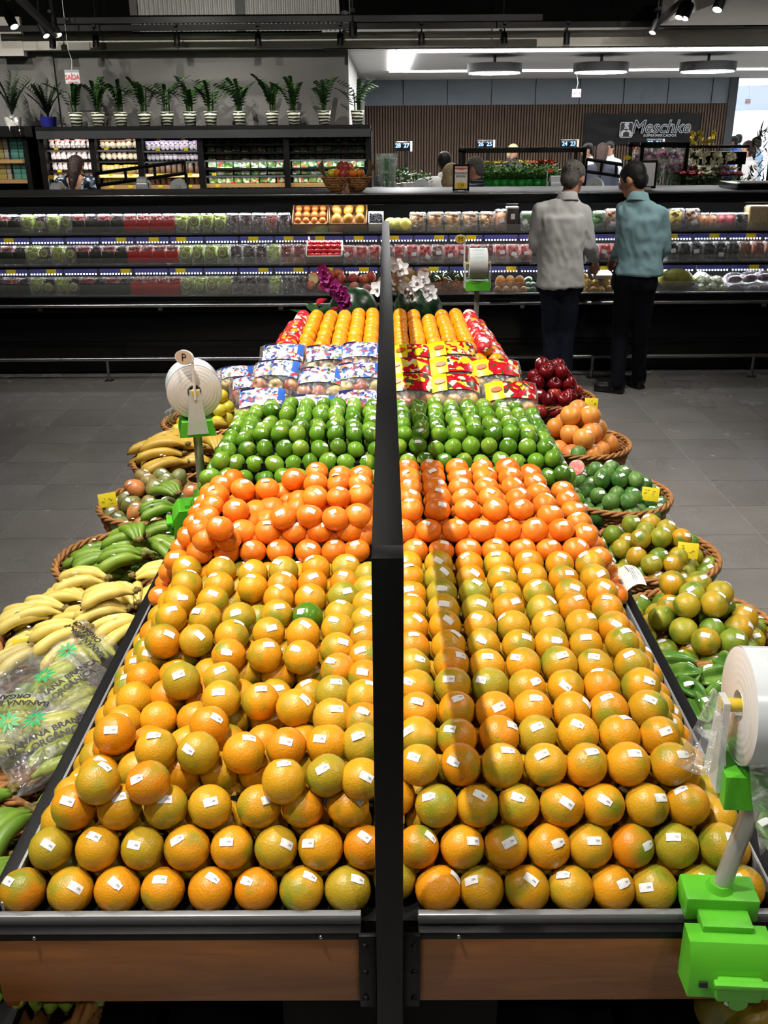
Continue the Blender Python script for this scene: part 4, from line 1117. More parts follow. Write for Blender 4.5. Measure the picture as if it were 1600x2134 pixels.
def holder(p, yaw, label, roll_label, letter=None, signmat=None, clamp=True, pole_h=0.27, sag=True, dx=0.0, sside=-1, syaw=0.0, hang=None, sh=0.15):
    o = empty('bag_roll_holder', p, (0, 0, yaw)); T(o, label, 'bag holder', 'bag roll holders')
    if clamp:
        c = MB()
        c.cbox((0, 0.030, 0.020), (0.125, 0.062, 0.048), 0.005).cbox((0, 0.030, -0.03), (0.110, 0.010, 0.08), 0.003)
        c.cbox((0, -0.014, 0.012), (0.085, 0.05, 0.022), 0.003)
        cl = c.build('clamp', M_lgreen, o)
        prof = [(-0.0, 0.022), (-0.045, 0.022), (-0.070, -0.012), (-0.072, -0.085), (-0.0, -0.098), (0, 0.022)]
        jaw = MB(); M = TR(-0.068, -0.016, 0) @ RY(pi / 2) @ RZ(pi / 2)
        jaw.prism([(-0.0, 0.010), (-0.040, 0.010), (-0.062, -0.022), (-0.066, -0.085), (-0.004, -0.100)][::-1], 0.136, TR(-0.068, -0.020, 0) @ Matrix(((0, 0, 1, 0), (1, 0, 0, 0), (0, 1, 0, 0), (0, 0, 0, 1))))
        j = jaw.build('jaw', M_lgreen, o)
        MB().cbox((0.012, -0.092, -0.058), (0.076, 0.016, 0.046), 0.006).cbox((0.012, -0.100, -0.040), (0.090, 0.014, 0.012), 0.003).cyl((0.012, -0.085, -0.082), (0.012, -0.099, -0.082), 0.016, 16).build('lever', M_lgreen, j)
        for sx in (-0.045, 0.058): MB().cbox((sx, -0.0875, -0.055), (0.014, 0.004, 0.012), 0.001).build('slot', ink, j)
        MB().cyl((0, 0.030, 0.040), (0, 0.030, 0.056), 0.026, 16, 0.018).build('collar', M_lgreen, o)
    zt = pole_h
    MB().cyl((0, 0.030, 0.03), (dx, 0.030, zt), 0.0155, 16).build('pole', M_tube, o)
    tr = MB().prism([(-0.062, 0.0), (0.062, 0.0), (0.052, 0.055), (-0.052, 0.055)], 0.150, TR(dx - 0.075, 0.030, zt) @ Matrix(((0, 0, 1, 0), (1, 0, 0, 0), (0, 1, 0, 0), (0, 0, 0, 1))))
    tr.build('tray', M_lgreen, o)
    zr = zt + 0.062 + 0.094
    for s in (-1, 1):
        MB().prism([(-0.036, 0.012), (0.036, 0.012), (0.017, zr - zt + 0.012), (-0.017, zr - zt + 0.012)], 0.010, TR(dx + s * 0.078 - 0.005, 0.030, zt) @ Matrix(((0, 0, 1, 0), (1, 0, 0, 0), (0, 1, 0, 0), (0, 0, 0, 1)))).build('arm', M_frost, o)
    MB().cyl((dx - 0.084, 0.030, zr), (dx + 0.084, 0.030, zr), 0.011, 14).build('axle', M_axle, o)
    if letter:
        sx = dx + sside * 0.084
        MB().tube([(sx, 0.03, zr - 0.02), (sx, 0.03, zr + sh - 0.01)], 0.0045, 8).build('sign_stick', white_plastic, o)
        sg = empty('sign', (sx + 0.0, 0.03, zr + sh), (0, 0, syaw), o)
        sgm = MB().lathe([(0.0, 0.0), (0.035, 0.0), (0.035, 0.006), (0.0, 0.006)], 28, TR(-0.027, 0.0, 0.0) @ RX(pi / 2) @ Matrix.Diagonal((1, 0.72, 1, 1)))
        o2 = sgm.build('sign_plate', white_plastic, o, (sx, 0.03, zr + sh), (0, 0, syaw))
        bpy.data.objects.remove(sg)
        MB().disc((0, 0, 0), 0.031, 28, TR(-0.027, -0.0066, 0) @ RX(pi / 2), 0.022).build('sign_face', signmat, o2)
        link('letter', text_mesh(letter, 0.038, ink), o2, (-0.027, -0.0074, -0.001), (pi / 2, 0, 0))
    # the roll of bags is a thing of its own
    c = Vector(p) + RZ(yaw) @ Vector((dx, 0.030, zr))
    r = empty('bag_roll', c, (0, 0, yaw)); T(r, roll_label, 'bag roll', 'rolls of plastic bags')
    R, w = 0.094, 0.055
    MB().tube([(-w, 0, 0), (w, 0, 0)], R, 48, False).build('film_roll', M_rfilm, r, smooth=True)
    for s in (-1, 1):
        MB().lathe([(0.024, 0.0), (R - 0.002, 0.0), (R, -0.002)], 48, TR(s * w, 0, 0) @ RY(s * pi / 2)).build('roll_face', M_rface, r, smooth=True)
        MB().lathe([(0.024, 0.001), (0.024, -0.03), (0.013, -0.03)], 24, TR(s * w, 0, 0) @ RY(s * pi / 2)).build('core', white_plastic, r, smooth=True)
    pr = MB()
    for a0, a1, x0, x1 in ((0.5, 0.62, -0.03, 0.03), (0.75, 0.80, -0.03, 0.03), (0.9, 0.94, -0.02, 0.035), (1.1, 1.45, -0.028, 0.028)):
        pr.grid(lambda u, v: (x0 + (x1 - x0) * u, -(R + 0.0006) * cos(a0 + (a1 - a0) * v + 0.0), (R + 0.0006) * sin(a0 + (a1 - a0) * v)), 2, 4)
    pr.build('printed_marks', M_rprint, r, smooth=True)
    if hang:
        def fn(u, v):
            x = (u - 0.5) * 0.105 * (1 - 0.15 * v) + hang[0] * v; z = -R * 0.6 - hang[1] * v
            y = -R * 0.78 + 0.014 * sin(u * 9 + v * 5) * v - 0.02 * v
            return (x, y, z + 0.012 * sin(u * 7 + 1) * v)
        MB().grid(fn, 12, 12).build('hanging_bag', M_film2, r, smooth=True)
    return o
holder((0.572, Y0 - 0.022, TZ + 0.006), -0.06, 'green clamp-on bag roll holder at the front right corner of the display', 'large roll of clear plastic bags cut by the right edge', dx=0.038, pole_h=0.26, hang=(0.02, 0.16))
holder((-HW + 0.012, 3.18, TZ + 0.006), -1.32, 'green clamp-on bag roll holder with P sign on the left table rail', 'roll of clear bags under the P sign on the left rail', 'P', M_signp, sside=1, syaw=1.0, sh=0.125, pole_h=0.285, hang=(0.0, 0.05))
q = PY(990, 700, 5.95)
holder((q.x + 0.005, 5.95, TZ + 0.02), 0.0, 'green bag roll holder with M sign at the far end of the display', 'roll of clear bags under the yellow M sign', 'M', M_sign, clamp=True, pole_h=0.33)
# loose bag strip pulled from the near roll, hanging on its left side
def strip(u, v):
    a = PY(1498, 1452, 1.20); b = PY(1460, 1600, 1.16)
    c = a + (b - a) * v
    w = 0.012 + 0.045 * v
    return (c.x + (u - 0.5) * w * 1.5, c.y + 0.012 * sin(u * 8), c.z + 0.008 * sin(u * 6 + v * 3) - 0.01 * u * v)
T(MB().grid(strip, 10, 12).build('torn_bag', M_film2), 'torn clear bag end hanging left of the near bag roll', 'plastic bag')
# paper note and yellow price tags
def note(u, v):
    p = PZ(1275, 1200, TZ + 0.03); q = PZ(1322, 1180, TZ + 0.06); r_ = PZ(1298, 1242, TZ + 0.035)
    c = p + (q - p) * u + (r_ - p) * v
    return (c.x, c.y, c.z + 0.018 * sin(u * pi) + 0.012 * sin(v * 3))
pn = MB().grid(note, 8, 8).build('paper_note', flat('note_paper', (214, 216, 212), 0.7)); T(pn, 'white handwritten paper note leaning over the right table rail', 'note')
sc = MB()
for i, (y, a, b) in enumerate(((0.45, 0.15, 0.5), (0.5, 0.35, 0.85), (0.57, 0.3, 0.9), (0.64, 0.3, 0.85), (0.78, 0.25, 0.35), (0.78, 0.6, 0.72))):
    pts = []
    for k in range(9):
        t = a + (b - a) * k / 8
        x, y_, z = note(y + 0.012 * sin(k * 2.3 + i), t); pts.append((x, y_, z + 0.0025))
    sc.tube(pts, 0.0006 if i else 0.0013, 4)
sc.build('handwriting', ink_grey, pn)
def price_tag(p, yaw, tilt, label, w=0.07, h=0.055):
    o = MB().cbox((0, 0, 0), (w, 0.0015, h), 0.0005).build('price_tag', yellow_tag, None, p); o.rotation_euler = (RZ(yaw) @ RX(tilt)).to_euler()
    T(o, label, 'price tag', 'yellow price tags on baskets')
    g = random.Random(int(p[1] * 100)); mb = MB()
    for i in range(7): mb.box((g.uniform(-.35, .35) * w, -0.0012, g.uniform(-.3, .3) * h), (g.uniform(.004, .012), 0.0006, 0.003))
    mb.build('faint_print', flat('tag_print', (150, 140, 40), 0.6) if 'tag_print' not in MATS else MATS['tag_print'], o, smooth=False)
for u, v, y, yaw, lab in ((54, 1350, 2.33, 0.3, 'yellow price tag on the banana basket'), (224, 1042, 3.45, 0.5, 'yellow price tag on the mango basket'), (1355, 1030, 3.55, -0.4, 'yellow price tag on the guava basket'), (1433, 1147, 2.98, -0.3, 'yellow price tag on the small orange basket'), (1232, 840, 4.9, -0.2, 'yellow price tag between the grapefruits and apples')):
    p = PY(u, v, y); price_tag(p, yaw, -0.35, lab)

# ------------------------------------------------------------------ orchids, red flower, watermelons
M_leaf = flat('dark_leaf', (34, 70, 34), 0.35, 0, 0.5, 0.3, 14)
M_purple = flat('purple_petal', (150, 34, 120), 0.5, 0, 0.3, 0.3, 60)
M_whitep = flat('white_petal', (238, 240, 244), 0.5, 0, 0.3)
M_redp = flat('red_spathe', (150, 14, 26), 0.25)
M_gstem = flat('green_stem', (92, 112, 48), 0.6)
M_pot = flat('white_pot', (214, 212, 206), 0.4)
def petal(w, l, cup=0.15):
    def fn(u, v):
        x = (u - 0.5) * w * (sin(pi * min(1, v * 0.92 + 0.06)) ** 0.7); y = v * l
        return (x, y, cup * l * (v * v) + 0.4 * abs(x) ** 1.2)
    return fn
def flower_mesh(mat, s=1.0):
    mb = MB()
    for k in range(5):
        mb.grid(petal(0.030 * s if k % 2 else 0.024 * s, 0.034 * s), 5, 6, RZ(2 * pi * k / 5 + 0.3))
    mb.ell((0, 0, 0.006 * s), 0.007 * s, 8, 6)
    return mb.mesh('flower', mat)
FL_P, FL_W = flower_mesh(M_purple, 1.2), flower_mesh(M_whitep, 1.45)
def leaf_mesh(L, w, mat, droop=0.4, n=8):
    def fn(u, v):
        x = (u - 0.5) * w * sin(pi * (0.06 + 0.94 * v) ** 0.8) ; y = v * L
        return (x, y, -droop * L * v * v + 0.25 * abs(x))
    return MB().grid(fn, 4, n).mesh('leaf', mat)
ORL = leaf_mesh(0.22, 0.085, M_leaf, 0.3)
def orchid(name, base, stems, flowers, fl, label):
    o = empty(name, base); T(o, label, 'orchid')
    MB().lathe([(0.0, 0.0), (0.05, 0.0), (0.065, 0.12), (0.058, 0.12), (0.05, 0.02), (0.0, 0.02)], 24).build('pot', M_pot, o)
    for k in range(5): link('leaf', ORL, o, (0, 0, 0.15), (0.55, 0, k * 1.3 + 0.6))
    for st in stems:
        MB().tube([Vector(p) - Vector(base) for p in st], 0.0035, 6).build('stem', M_gstem, o)
    for p, up in flowers: link('flower', fl, o, Vector(p) - Vector(base), frame_z(up, rnd.uniform(0, 6)).to_euler())
    return o
yo = 5.48
tb = 0.674
b0 = Vector((PY(708, 640, yo).x, yo, tb))
fl = []
for k in range(15):
    t = k / 14; p = PY(664 + 62 * t + rnd.uniform(-9, 9), 572 + 62 * t + rnd.uniform(-9, 9), yo - 0.03)
    fl.append((p, (rnd.uniform(-.5, .5), -1, rnd.uniform(-.2, .5))))
orchid('purple_orchid', b0, [[b0 + Vector((0, 0, 0.1)), PY(704, 640, yo), PY(708, 612, yo), PY(690, 588, yo), PY(664, 570, yo)], [b0 + Vector((0, 0, 0.1)), PY(714, 640, yo), PY(722, 622, yo)]], fl, FL_P, 'purple orchid in bloom at the far end, left of the divider')
b1 = Vector((PY(838, 650, yo + 0.02).x, yo + 0.02, tb))
fl = [(PY(u, v, yo), (rnd.uniform(-.6, .6), -1, rnd.uniform(-.3, .5))) for u, v in ((822, 552), (836, 560), (824, 576), (832, 586), (848, 604), (868, 590), (880, 580), (856, 612), (890, 604), (896, 612), (786, 602), (830, 592))]
orchid('white_orchid', b1, [[b1 + Vector((0, 0, 0.1)), PY(842, 650, yo), PY(856, 630, yo), PY(870, 606, yo)], [b1 + Vector((0, 0, .1)), PY(832, 640, yo), PY(826, 600, yo), PY(826, 555, yo)]], fl, FL_W, 'white orchid in bloom at the far end, right of the divider')
b2 = Vector((PY(662, 650, yo).x, yo + 0.05, tb))
o = empty('anthurium', b2); T(o, 'small red anthurium with dark leaves behind the far oranges', 'potted plant')
MB().lathe([(0.0, 0.0), (0.045, 0.0), (0.055, 0.1), (0.0, 0.1)], 20).build('pot', M_pot, o)
for (u, v), m_ in (((660, 634), M_redp), ((688, 652), M_redp)):
    p = PY(u, v, yo) - b2
    link('spathe', leaf_mesh(0.07, 0.07, m_, 0.1), o, p, (0.5, 0.2, -1.2)); MB().tube([(0, 0, 0.1), p * 0.6 + Vector((0, 0, 0.05)), p], 0.003, 6).build('stem', M_gstem, o)
for u, v, rz in ((640, 650, 1.2), (672, 646, -0.2), (655, 640, 0.4), (690, 650, -1.0)):
    p = PY(u, v, yo) - b2; link('leaf', leaf_mesh(0.13, 0.07, M_leaf, 0.2), o, p * 0.9, (0.5, 0, rz))
M_wmelon = fruit_mat('watermelon_rind', [(0.0, (16, 36, 20)), (1.0, (20, 42, 22))], patch=(40, 70, 40), pscale=9, psharp=(0.5, 0.58), rough=0.3, bmp=0)
for u, s_, lab in ((735, 1, 'dark green watermelon behind the far oranges, left of the divider'), (872, 1, 'dark green watermelon behind the far oranges, right of the divider')):
    p = PY(u, 668, 5.62); o = link('watermelon', body('watermelon', 0.15, M_wmelon, (1.0, 1, 0.95), 28, 18, amp=0.02), None, (p.x, 5.75, 0.965)); T(o, lab, 'watermelon')
    
riser(-0.3, 0.3, 5.62, 6.0, 0.822)
# ================================================================== long chilled case
CX0, CX1 = -4.3, 4.7
CL, CM = CX1 - CX0, (CX0 + CX1) / 2
case = empty('chilled_case', (CM, 8.5, 0)); T(case, 'long black chilled display case with three lit shelves of packed fruit', 'chilled case')
def cp_(name, mb, mat, smooth='auto', parent=None): 
    return mb.build(name, mat, parent or case, None if parent else (-CM, -8.5, 0), smooth=smooth)
M_blue = flat('blue_label_strip', (92, 98, 182), 0.3, 0, 0.5)
M_leddot = flat('led_dot', (240, 244, 255), 0.4, emit=8.0)
M_clear = film('clear_acrylic', (255, 255, 255), 0.05, 0.10, 0.05)
cp_('kick_plate', MB().box((CM, 8.22, 0.07), (CL, 0.06, 0.14)), black_gloss, False)
cp_('front_panel', MB().cbox((CM, 8.10, 0.375), (CL, 0.10, 0.47), 0.01), black_gloss)
cp_('panel_ledge', MB().cbox((CM, 8.06, 0.30), (CL, 0.05, 0.02), 0.004), black_gloss)
cp_('deck_lip', MB().cbox((CM, 8.03, 0.655), (CL, 0.05, 0.075), 0.012), black_gloss)
cp_('lip_trim', MB().cbox((CM, 8.025, 0.698), (CL, 0.045, 0.012), 0.003), steel)
cp_('bumper_bar', MB().tube([(CX0, 7.975, 0.625), (CX1, 7.975, 0.625)], 0.016, 12), steel)
for k in range(9): cp_('bumper_bracket', MB().box((CX0 + 0.35 + k * 1.02, 7.99, 0.598), (0.035, 0.03, 0.03)), steel, False)
cp_('deck', MB().box((CM, 8.5, 0.665), (CL, 0.92, 0.02)), black_gloss, False)
cp_('back_panel', MB().box((CM, 9.0, 0.95), (CL, 0.06, 1.0)), black_matte, False)
cp_('rear_body', MB().box((CM, 9.22, 0.70), (CL, 0.36, 1.38)), black_matte, False)
cp_('canopy', MB().cbox((CM, 8.93, 1.432), (CL, 0.96, 0.085), 0.008), black_gloss)
cp_('canopy_top', MB().cbox((CM, 8.93, 1.477), (CL, 0.95, 0.012), 0.003), flat('dark_grey_top', (52, 53, 56), 0.5, 0, 0.2))
cp_('canopy_edge', MB().cbox((CM, 8.448, 1.474), (CL, 0.012, 0.012), 0.002), steel)
cp_('glass_lip', MB().box((CM, 8.05, 0.745), (CL, 0.008, 0.09)), M_clear, False)
SH = [(1.147, 8.40), (0.902, 8.25)]
led = lambda z, y: None
for si, (z, y) in enumerate(SH):
    sh = cp_('shelf', MB().cbox((CM, (y + 8.97) / 2, z), (CL, 8.97 - y, 0.022), 0.003), black_gloss)
    cp_('shelf_guard', MB().box((CM, y + 0.012, z + 0.045), (CL, 0.005, 0.07)), M_clear, False)
    x = CX0 + 0.02; dots = MB()
    while x < CX1 - 0.3:
        MB().cbox((x + 0.142, y - 0.004, z - 0.026), (0.285, 0.012, 0.036), 0.003).build('label_strip', M_blue, sh)
        for q in range(11): dots.box((x + 0.016 + 0.0253 * q, y - 0.004, z - 0.050), (0.009, 0.009, 0.009))
        if rnd.random() < 0.62:
            MB().cbox((x + rnd.uniform(0.06, 0.23), y - 0.012, z - 0.026), (0.085, 0.003, 0.036), 0.001).build('yellow_label', yellow_tag, sh)
        x += 0.302
    d = dots.build('led_strip', M_leddot, sh, smooth=False); d['kind'] = 'stuff'
for z, y in ((1.388, 8.475), (1.118, 8.425), (0.873, 8.275)):
    for half in range(2):
        ld = bpy.data.lights.new('case_light', 'AREA'); ld.shape = 'RECTANGLE'; ld.size, ld.size_y = CL / 2, 0.03; ld.energy = 36 if z < 1.3 else 17; ld.color = (0.93, 0.96, 1.0)
        l = link('case_light', ld, case, (-CM + CX0 + CL * (0.25 + 0.5 * half), -8.5 + y, z), (radians(28), 0, 0))
# guard rail along the floor
gr = empty('guard_rail', (0, 7.88, 0)); T(gr, 'low steel guard rail along the floor before the chilled case', 'rail')
MB().tube([(CX0, 0, 0.19), (CX1, 0, 0.19)], 0.016, 12).build('rail_tube', steel, gr)
for u in (-116, 224, 564, 894, 1234, 1568, 1900):
    x = PY(u, 760, 7.88).x
    MB().tube([(x, 0, 0.0), (x, 0, 0.185)], 0.013, 10).build('post', steel, gr)
    MB().cbox((x, 0, 0.005), (0.07, 0.06, 0.010), 0.002).build('foot_plate', steel, gr)

# ------------------------------------------------------------------ packed fruit
def cluster(R, dims, mat, n, seed, front=True, flatz=1.0):
    g = random.Random(seed); mb = MB(); w, d, h = dims
    for i in range(n):
        # fill the front and top skin of the pack
        if g.random() < 0.62: p = (g.uniform(-w / 2 + R, w / 2 - R), -d / 2 + R + g.uniform(0, R), g.uniform(R, h - R))
        else: p = (g.uniform(-w / 2 + R, w / 2 - R), g.uniform(-d / 2 + R, d / 2 - R), h - R - g.uniform(0, R))
        mb.ell(p, (R, R, R * flatz), 7, 5)
    mb.box((0, 0, h * 0.45), (w * 0.85, d * 0.8, h * 0.8))
    return mb.mesh('fruit_fill', mat)
def cover(w, d, h, mat):
    mb = MB(); b = 0.88
    vs = [(-w / 2 * b, -d / 2, 0), (w / 2 * b, -d / 2, 0), (w / 2 * b, d / 2, 0), (-w / 2 * b, d / 2, 0), (-w / 2, -d / 2, h * .9), (w / 2, -d / 2, h * .9), (w / 2, d / 2, h * .9), (-w / 2, d / 2, h * .9),
          (-w / 2 * .8, -d / 2 * .8, h), (w / 2 * .8, -d / 2 * .8, h), (w / 2 * .8, d / 2 * .8, h), (-w / 2 * .8, d / 2 * .8, h)]
    mb.add(vs, [(0, 1, 5, 4), (1, 2, 6, 5), (2, 3, 7, 6), (3, 0, 4, 7), (4, 5, 9, 8), (5, 6, 10, 9), (6, 7, 11, 10), (7, 4, 8, 11), (8, 9, 10, 11)])
    return mb.mesh('clear_pack', mat, False)
M_pack = film('clear_pack_plastic', (255, 255, 255), 0.10, 0.20, 0.14, crinkle=0.6)
W_, D_, H_ = 0.112, 0.13, 0.165
def fm(name, c, var=0.25, rough=0.3): return flat(name, c, rough, 0, 0.5, var, 60)
FM = {'k': fm('dark_grape', (52, 22, 34)), 'p': fm('red_grape', (148, 58, 58)), 'l': fm('green_grape', (170, 192, 78)), 's': fm('strawberry', (196, 34, 40)), 'c': fm('cherry', (120, 18, 28)),
      'b': fm('blackberry', (24, 22, 30)), 'n': fm('brown_nut', (128, 84, 50)), 'y': fm('physalis', (150, 104, 44)), 'v': fm('green_veg', (70, 110, 52)), 'o': fm('olive_fruit', (168, 140, 40)),
      'f': fm('orange_fig', (206, 132, 84)), 'i': fm('pink_fig', (186, 60, 76)), 'u': fm('purple_veg', (84, 40, 66)), 'w': fm('straw_pack', (196, 168, 110)), 'x': fm('longan', (146, 96, 62)), 't': fm('red_longan', (160, 74, 50))}
COVER = cover(W_, D_, H_, M_pack)
FILL = {}
for k, (R, n) in {'k': (0.0115, 70), 'p': (0.0115, 70), 'l': (0.0125, 65), 's': (0.016, 40), 'c': (0.014, 46), 'b': (0.013, 48), 'n': (0.016, 40), 'y': (0.017, 36), 'v': (0.022, 26), 'o': (0.019, 30), 'f': (0.026, 16), 'i': (0.026, 16), 'x': (0.0165, 40), 't': (0.0165, 40)}.items():
    FILL[k] = cluster(R, (W_ * .86, D_ * .9, H_ * .9), FM[k], n, ord(k))
LOW = {k: cluster(0.0125, (W_ * .86, D_ * .9, H_ * .93), FM[k], 66, ord(k) + 5) for k in 'kpl'}
M_lab_dark = flat('dark_green_label', (38, 44, 36), 0.4, 0, 0.4, 0.3, 50)
M_lab_red = flat('red_label', (150, 34, 28), 0.4, 0, 0.4, 0.2, 50)
M_lab_olive = flat('olive_round_label', (120, 124, 86), 0.4, 0, 0.4, 0.2, 60)
M_lab_white = flat('white_label', (214, 214, 218), 0.5)
LABEL_CARD = {'d': MB().cbox((0, 0, 0), (W_ * 0.9, 0.003, 0.10), 0.001).mesh('label_card', M_lab_dark), 'r': MB().cbox((0, 0, 0), (W_ * 0.92, 0.003, 0.10), 0.001).mesh('label_card', M_lab_red)}
def round_label(mat):
    mb = MB(); mb.lathe([(0, 0.002), (0.040, 0.002), (0.042, 0.0)], 24, RX(pi / 2)); mb.lathe([(0.026, 0.003), (0.029, 0.003)], 24, RX(pi / 2))
    return mb.mesh('round_label', mat)
LABEL_RND = round_label(M_lab_olive)
LRING = MB().lathe([(0.022, 0.0), (0.026, 0.001), (0.030, 0.0)], 24, RX(pi / 2)).mesh('label_ring', flat('pale_ring', (164, 168, 130), 0.5))
TAGM = MB().cbox((0, 0, 0), (0.045, 0.002, 0.035), 0.001).mesh('price_label', M_lab_white)
ROWY = {'top': (1.16, 8.49), 'middle': (0.915, 8.345), 'bottom': (0.676, 8.14)}
def pack(kind, fillk, u, row, label, group, cat='fruit pack', w=1.0, tag=None, h=1.0, dy=0.0, tilt=-0.12):
    z, y = ROWY[row]; x = PY(u, 500, y).x
    o = empty('fruit_pack', (x, y + dy, z)); o.rotation_euler = (tilt, 0, rnd.uniform(-.06, .06)); o.scale = (w, 1, h); T(o, label, cat, group)
    link('clear_pack', COVER, o); link('fruit_fill', FILL[fillk], o, (0, 0, 0.006), (0, 0, 0))
    if kind in 'dr': link('label_card', LABEL_CARD[kind], o, (0, -D_ / 2 - 0.004, 0.062))
    if kind in 'og':
        c = link('round_label', LABEL_RND, o, (rnd.uniform(-.004, .004), -D_ / 2 - 0.004, 0.085 + rnd.uniform(-.015, .015))); link('label_ring', LRING, c, (0, -0.003, 0))
    if tag: link('price_label', TAGM, o, (rnd.uniform(-.02, .02), -D_ / 2 - 0.005, rnd.uniform(0.04, 0.10)), (0, rnd.uniform(-.5, .5), 0))
    return o
NAMES = {'d': 'grape pack with dark card label', 'o': 'grape pack with round olive label', 'r': 'grape pack with red card label', 'g': 'green grape pack with round olive label', 'k': 'clear pack of dark grapes', 'p': 'clear pack of red grapes', 'l': 'clear pack of pale green grapes'}
FILLOF = {'d': 'p', 'o': 'l', 'r': 'p', 'g': 'l', 'k': 'k', 'p': 'p', 'l': 'l'}
for row, seq, u1 in (('top', 'ddoooodddd' 'rrrrgggg' 'kkkpk', 608), ('middle', 'ddoooodddd' 'rrrrgggg' 'kkklpp', 636), ('bottom', 'ddoooodddd' 'rrrrgggg' 'kkklkk', 636)):
    cnt = {}; n = len(seq); extra = 3
    for i in range(-extra, n):
        ch = 'd' if i < 0 else seq[i]
        f = FILLOF[ch]
        if ch == 'd' and i % 2: f = 'k'
        if ch == 'o' and i in (3, 5): f = 'k'
        cnt[ch] = cnt.get(ch, 0) + 1
        u = (i + 0.5) * u1 / n
        pack(ch, f, u, row, '%s, %s shelf of the case, %s from the left' % (NAMES[ch], row, ORD[cnt[ch]]), 'grape packs in the case', 'grape pack')
# top shelf, right of the grapes
M_card = flat('brown_cardboard', (150, 112, 74), 0.8, 0, 0.2, 0.1, 20)
M_cardw = flat('white_cardboard', (226, 220, 212), 0.7)
def carton(u0, u1, row, label, mat, hgt=0.17, dep=0.30, tilt=0.55, cat='fruit carton'):
    z, y = ROWY[row]; x0, x1 = PY(u0, 480, y).x, PY(u1, 480, y).x; w = x1 - x0
    o = empty('fruit_carton', ((x0 + x1) / 2, y - 0.03, z + 0.01)); o.rotation_euler = (tilt, 0, 0); T(o, label, cat)
    t = 0.006
    MB().box((0, dep / 2, t / 2), (w, dep, t)).build('carton_base', mat, o, smooth=False)
    for s in (-1, 1): MB().box((s * (w / 2 - t / 2), dep / 2, 0.045), (t, dep, 0.09)).build('carton_side', mat, o, smooth=False)
    MB().box((0, t / 2, 0.04), (w, t, 0.08)).build('carton_front', mat, o, smooth=False); MB().box((0, dep - t / 2, 0.045), (w, t, 0.09)).build('carton_back', mat, o, smooth=False)
    return o, w, dep
GOLD = [body('mango', 0.045, fruit_mat('golden_mango_skin', [(0.0, (196, 146, 62)), (1.0, (176, 128, 58))], bmp=0), (0.85, 0.9, 1.1), seed=8)]
SMALLO = [body('persimmon', 0.03, fruit_mat('persimmon_skin', [(0, (206, 120, 52)), (1, (190, 104, 44))], bmp=0), (1, 1, 0.9), seed=9)]
def in_carton(o, meshes, cols, rows, w, dep, label, cat, group, rz=0.065, y0=0.03):
    M = o.matrix_basis
    n = 0
    for j in range(rows):
        for i in range(cols):
            n += 1
            p = o.location + o.rotation_euler.to_matrix() @ Vector(((i + 0.5 - cols / 2) * w * 0.92 / cols, y0 + (j + 0.5) * (dep - 0.05) / rows, rz))
            fruit(meshes, p, label % ORD[n], cat, group, jit=0.5)
o, w, d = carton(610, 684, 'top', 'brown carton tray of small orange persimmons on the top shelf', M_card)
in_carton(o, SMALLO, 4, 3, w, d, 'small persimmon in the brown carton tray, %s', 'persimmon', 'persimmons in the carton')
o, w, d = carton(686, 765, 'top', 'brown carton tray of golden mangoes on the top shelf', M_card)
in_carton(o, GOLD, 3, 2, w, d, 'golden mango nested in the carton tray, %s', 'mango', 'golden mangoes in the carton')
o, w, d = carton(768, 799, 'top', 'small pale crate of blueberries on the top shelf', M_cardw, dep=0.16)
mb = MB()
for i in range(150): mb.ell((rnd.uniform(-.5, .5) * w * .85, rnd.uniform(0.01, 0.15), 0.06 + rnd.uniform(0, .02)), 0.008, 6, 5)
b_ = mb.build('blueberries', FM['b'], o); b_['kind'] = 'stuff'
M_pomelo = fruit_mat('pomelo_peel', [(0.0, (232, 222, 110)), (1.0, (206, 206, 104))], bmp=0.15)
POM = [body('pomelo', 0.062, M_pomelo, (1, 1, 1), seed=11)]
for k, (u, v) in enumerate(((814, 448), (829, 452), (844, 446))):
    p = PY(u, v, 8.50 - 0.02 * k); fruit(POM, (p.x, p.y, 1.158 + 0.062), 'pale yellow pomelo on the top shelf, %s from the divider' % ORD[k + 1], 'pomelo', 'pomelos on the top shelf')
for k in range(5): pack('-', 'y', 870 + 36 * k, 'top', 'clear domed pack of brown physalis, top shelf, %s from the left' % ORD[k + 1], 'physalis packs', w=1.34)
def solo(fillk, u, row, label, **kw): return pack('-', fillk, u, row, label, None, **kw)
solo('f', 1041, 'top', 'tall orange net pack beside the dark box on the top shelf', w=0.95, h=1.12, tag=1)
o = MB().cbox((0, 0, 0.10), (0.095, 0.13, 0.20), 0.003).build('dark_box', flat('dark_carton', (54, 48, 42), 0.5, 0, 0.4, 0.2, 40), None, (PY(1066, 460, 8.49).x, 8.49, 1.158)); T(o, 'tall dark carton with white label on the top shelf', 'box')
MB().cbox((0, -0.066, 0.13), (0.035, 0.002, 0.045), 0.0005).build('white_label', M_lab_white, o); MB().cbox((0, 0, 0.203), (0.1, 0.135, 0.012), 0.002).build('lid', M_cardw, o)
for k, u in enumerate((1095, 1122, 1242)): solo('v', u, 'top', 'clear pack of green vegetables on the top shelf, %s from the left' % ORD[k + 1], w=1.0, tag=k == 0)
solo('n', 1270, 'top', 'white-labelled pack of brown chestnuts between the two men, top shelf', w=1.15, h=1.1, tag=1)
solo('s', 1298, 'top', 'red and green fruit pack beside the man in teal, top shelf', w=0.9)
solo('o', 1330, 'top', 'clear pack of yellow olives behind the man in teal', w=1.2)
solo('o', 1402, 'top', 'clear pack of yellow olives right of the man in teal', w=1.1, h=1.1)
o = solo('n', 1432, 'top', 'blue-edged tray of brown dates on the top shelf', w=1.25, h=1.08, tag=1)
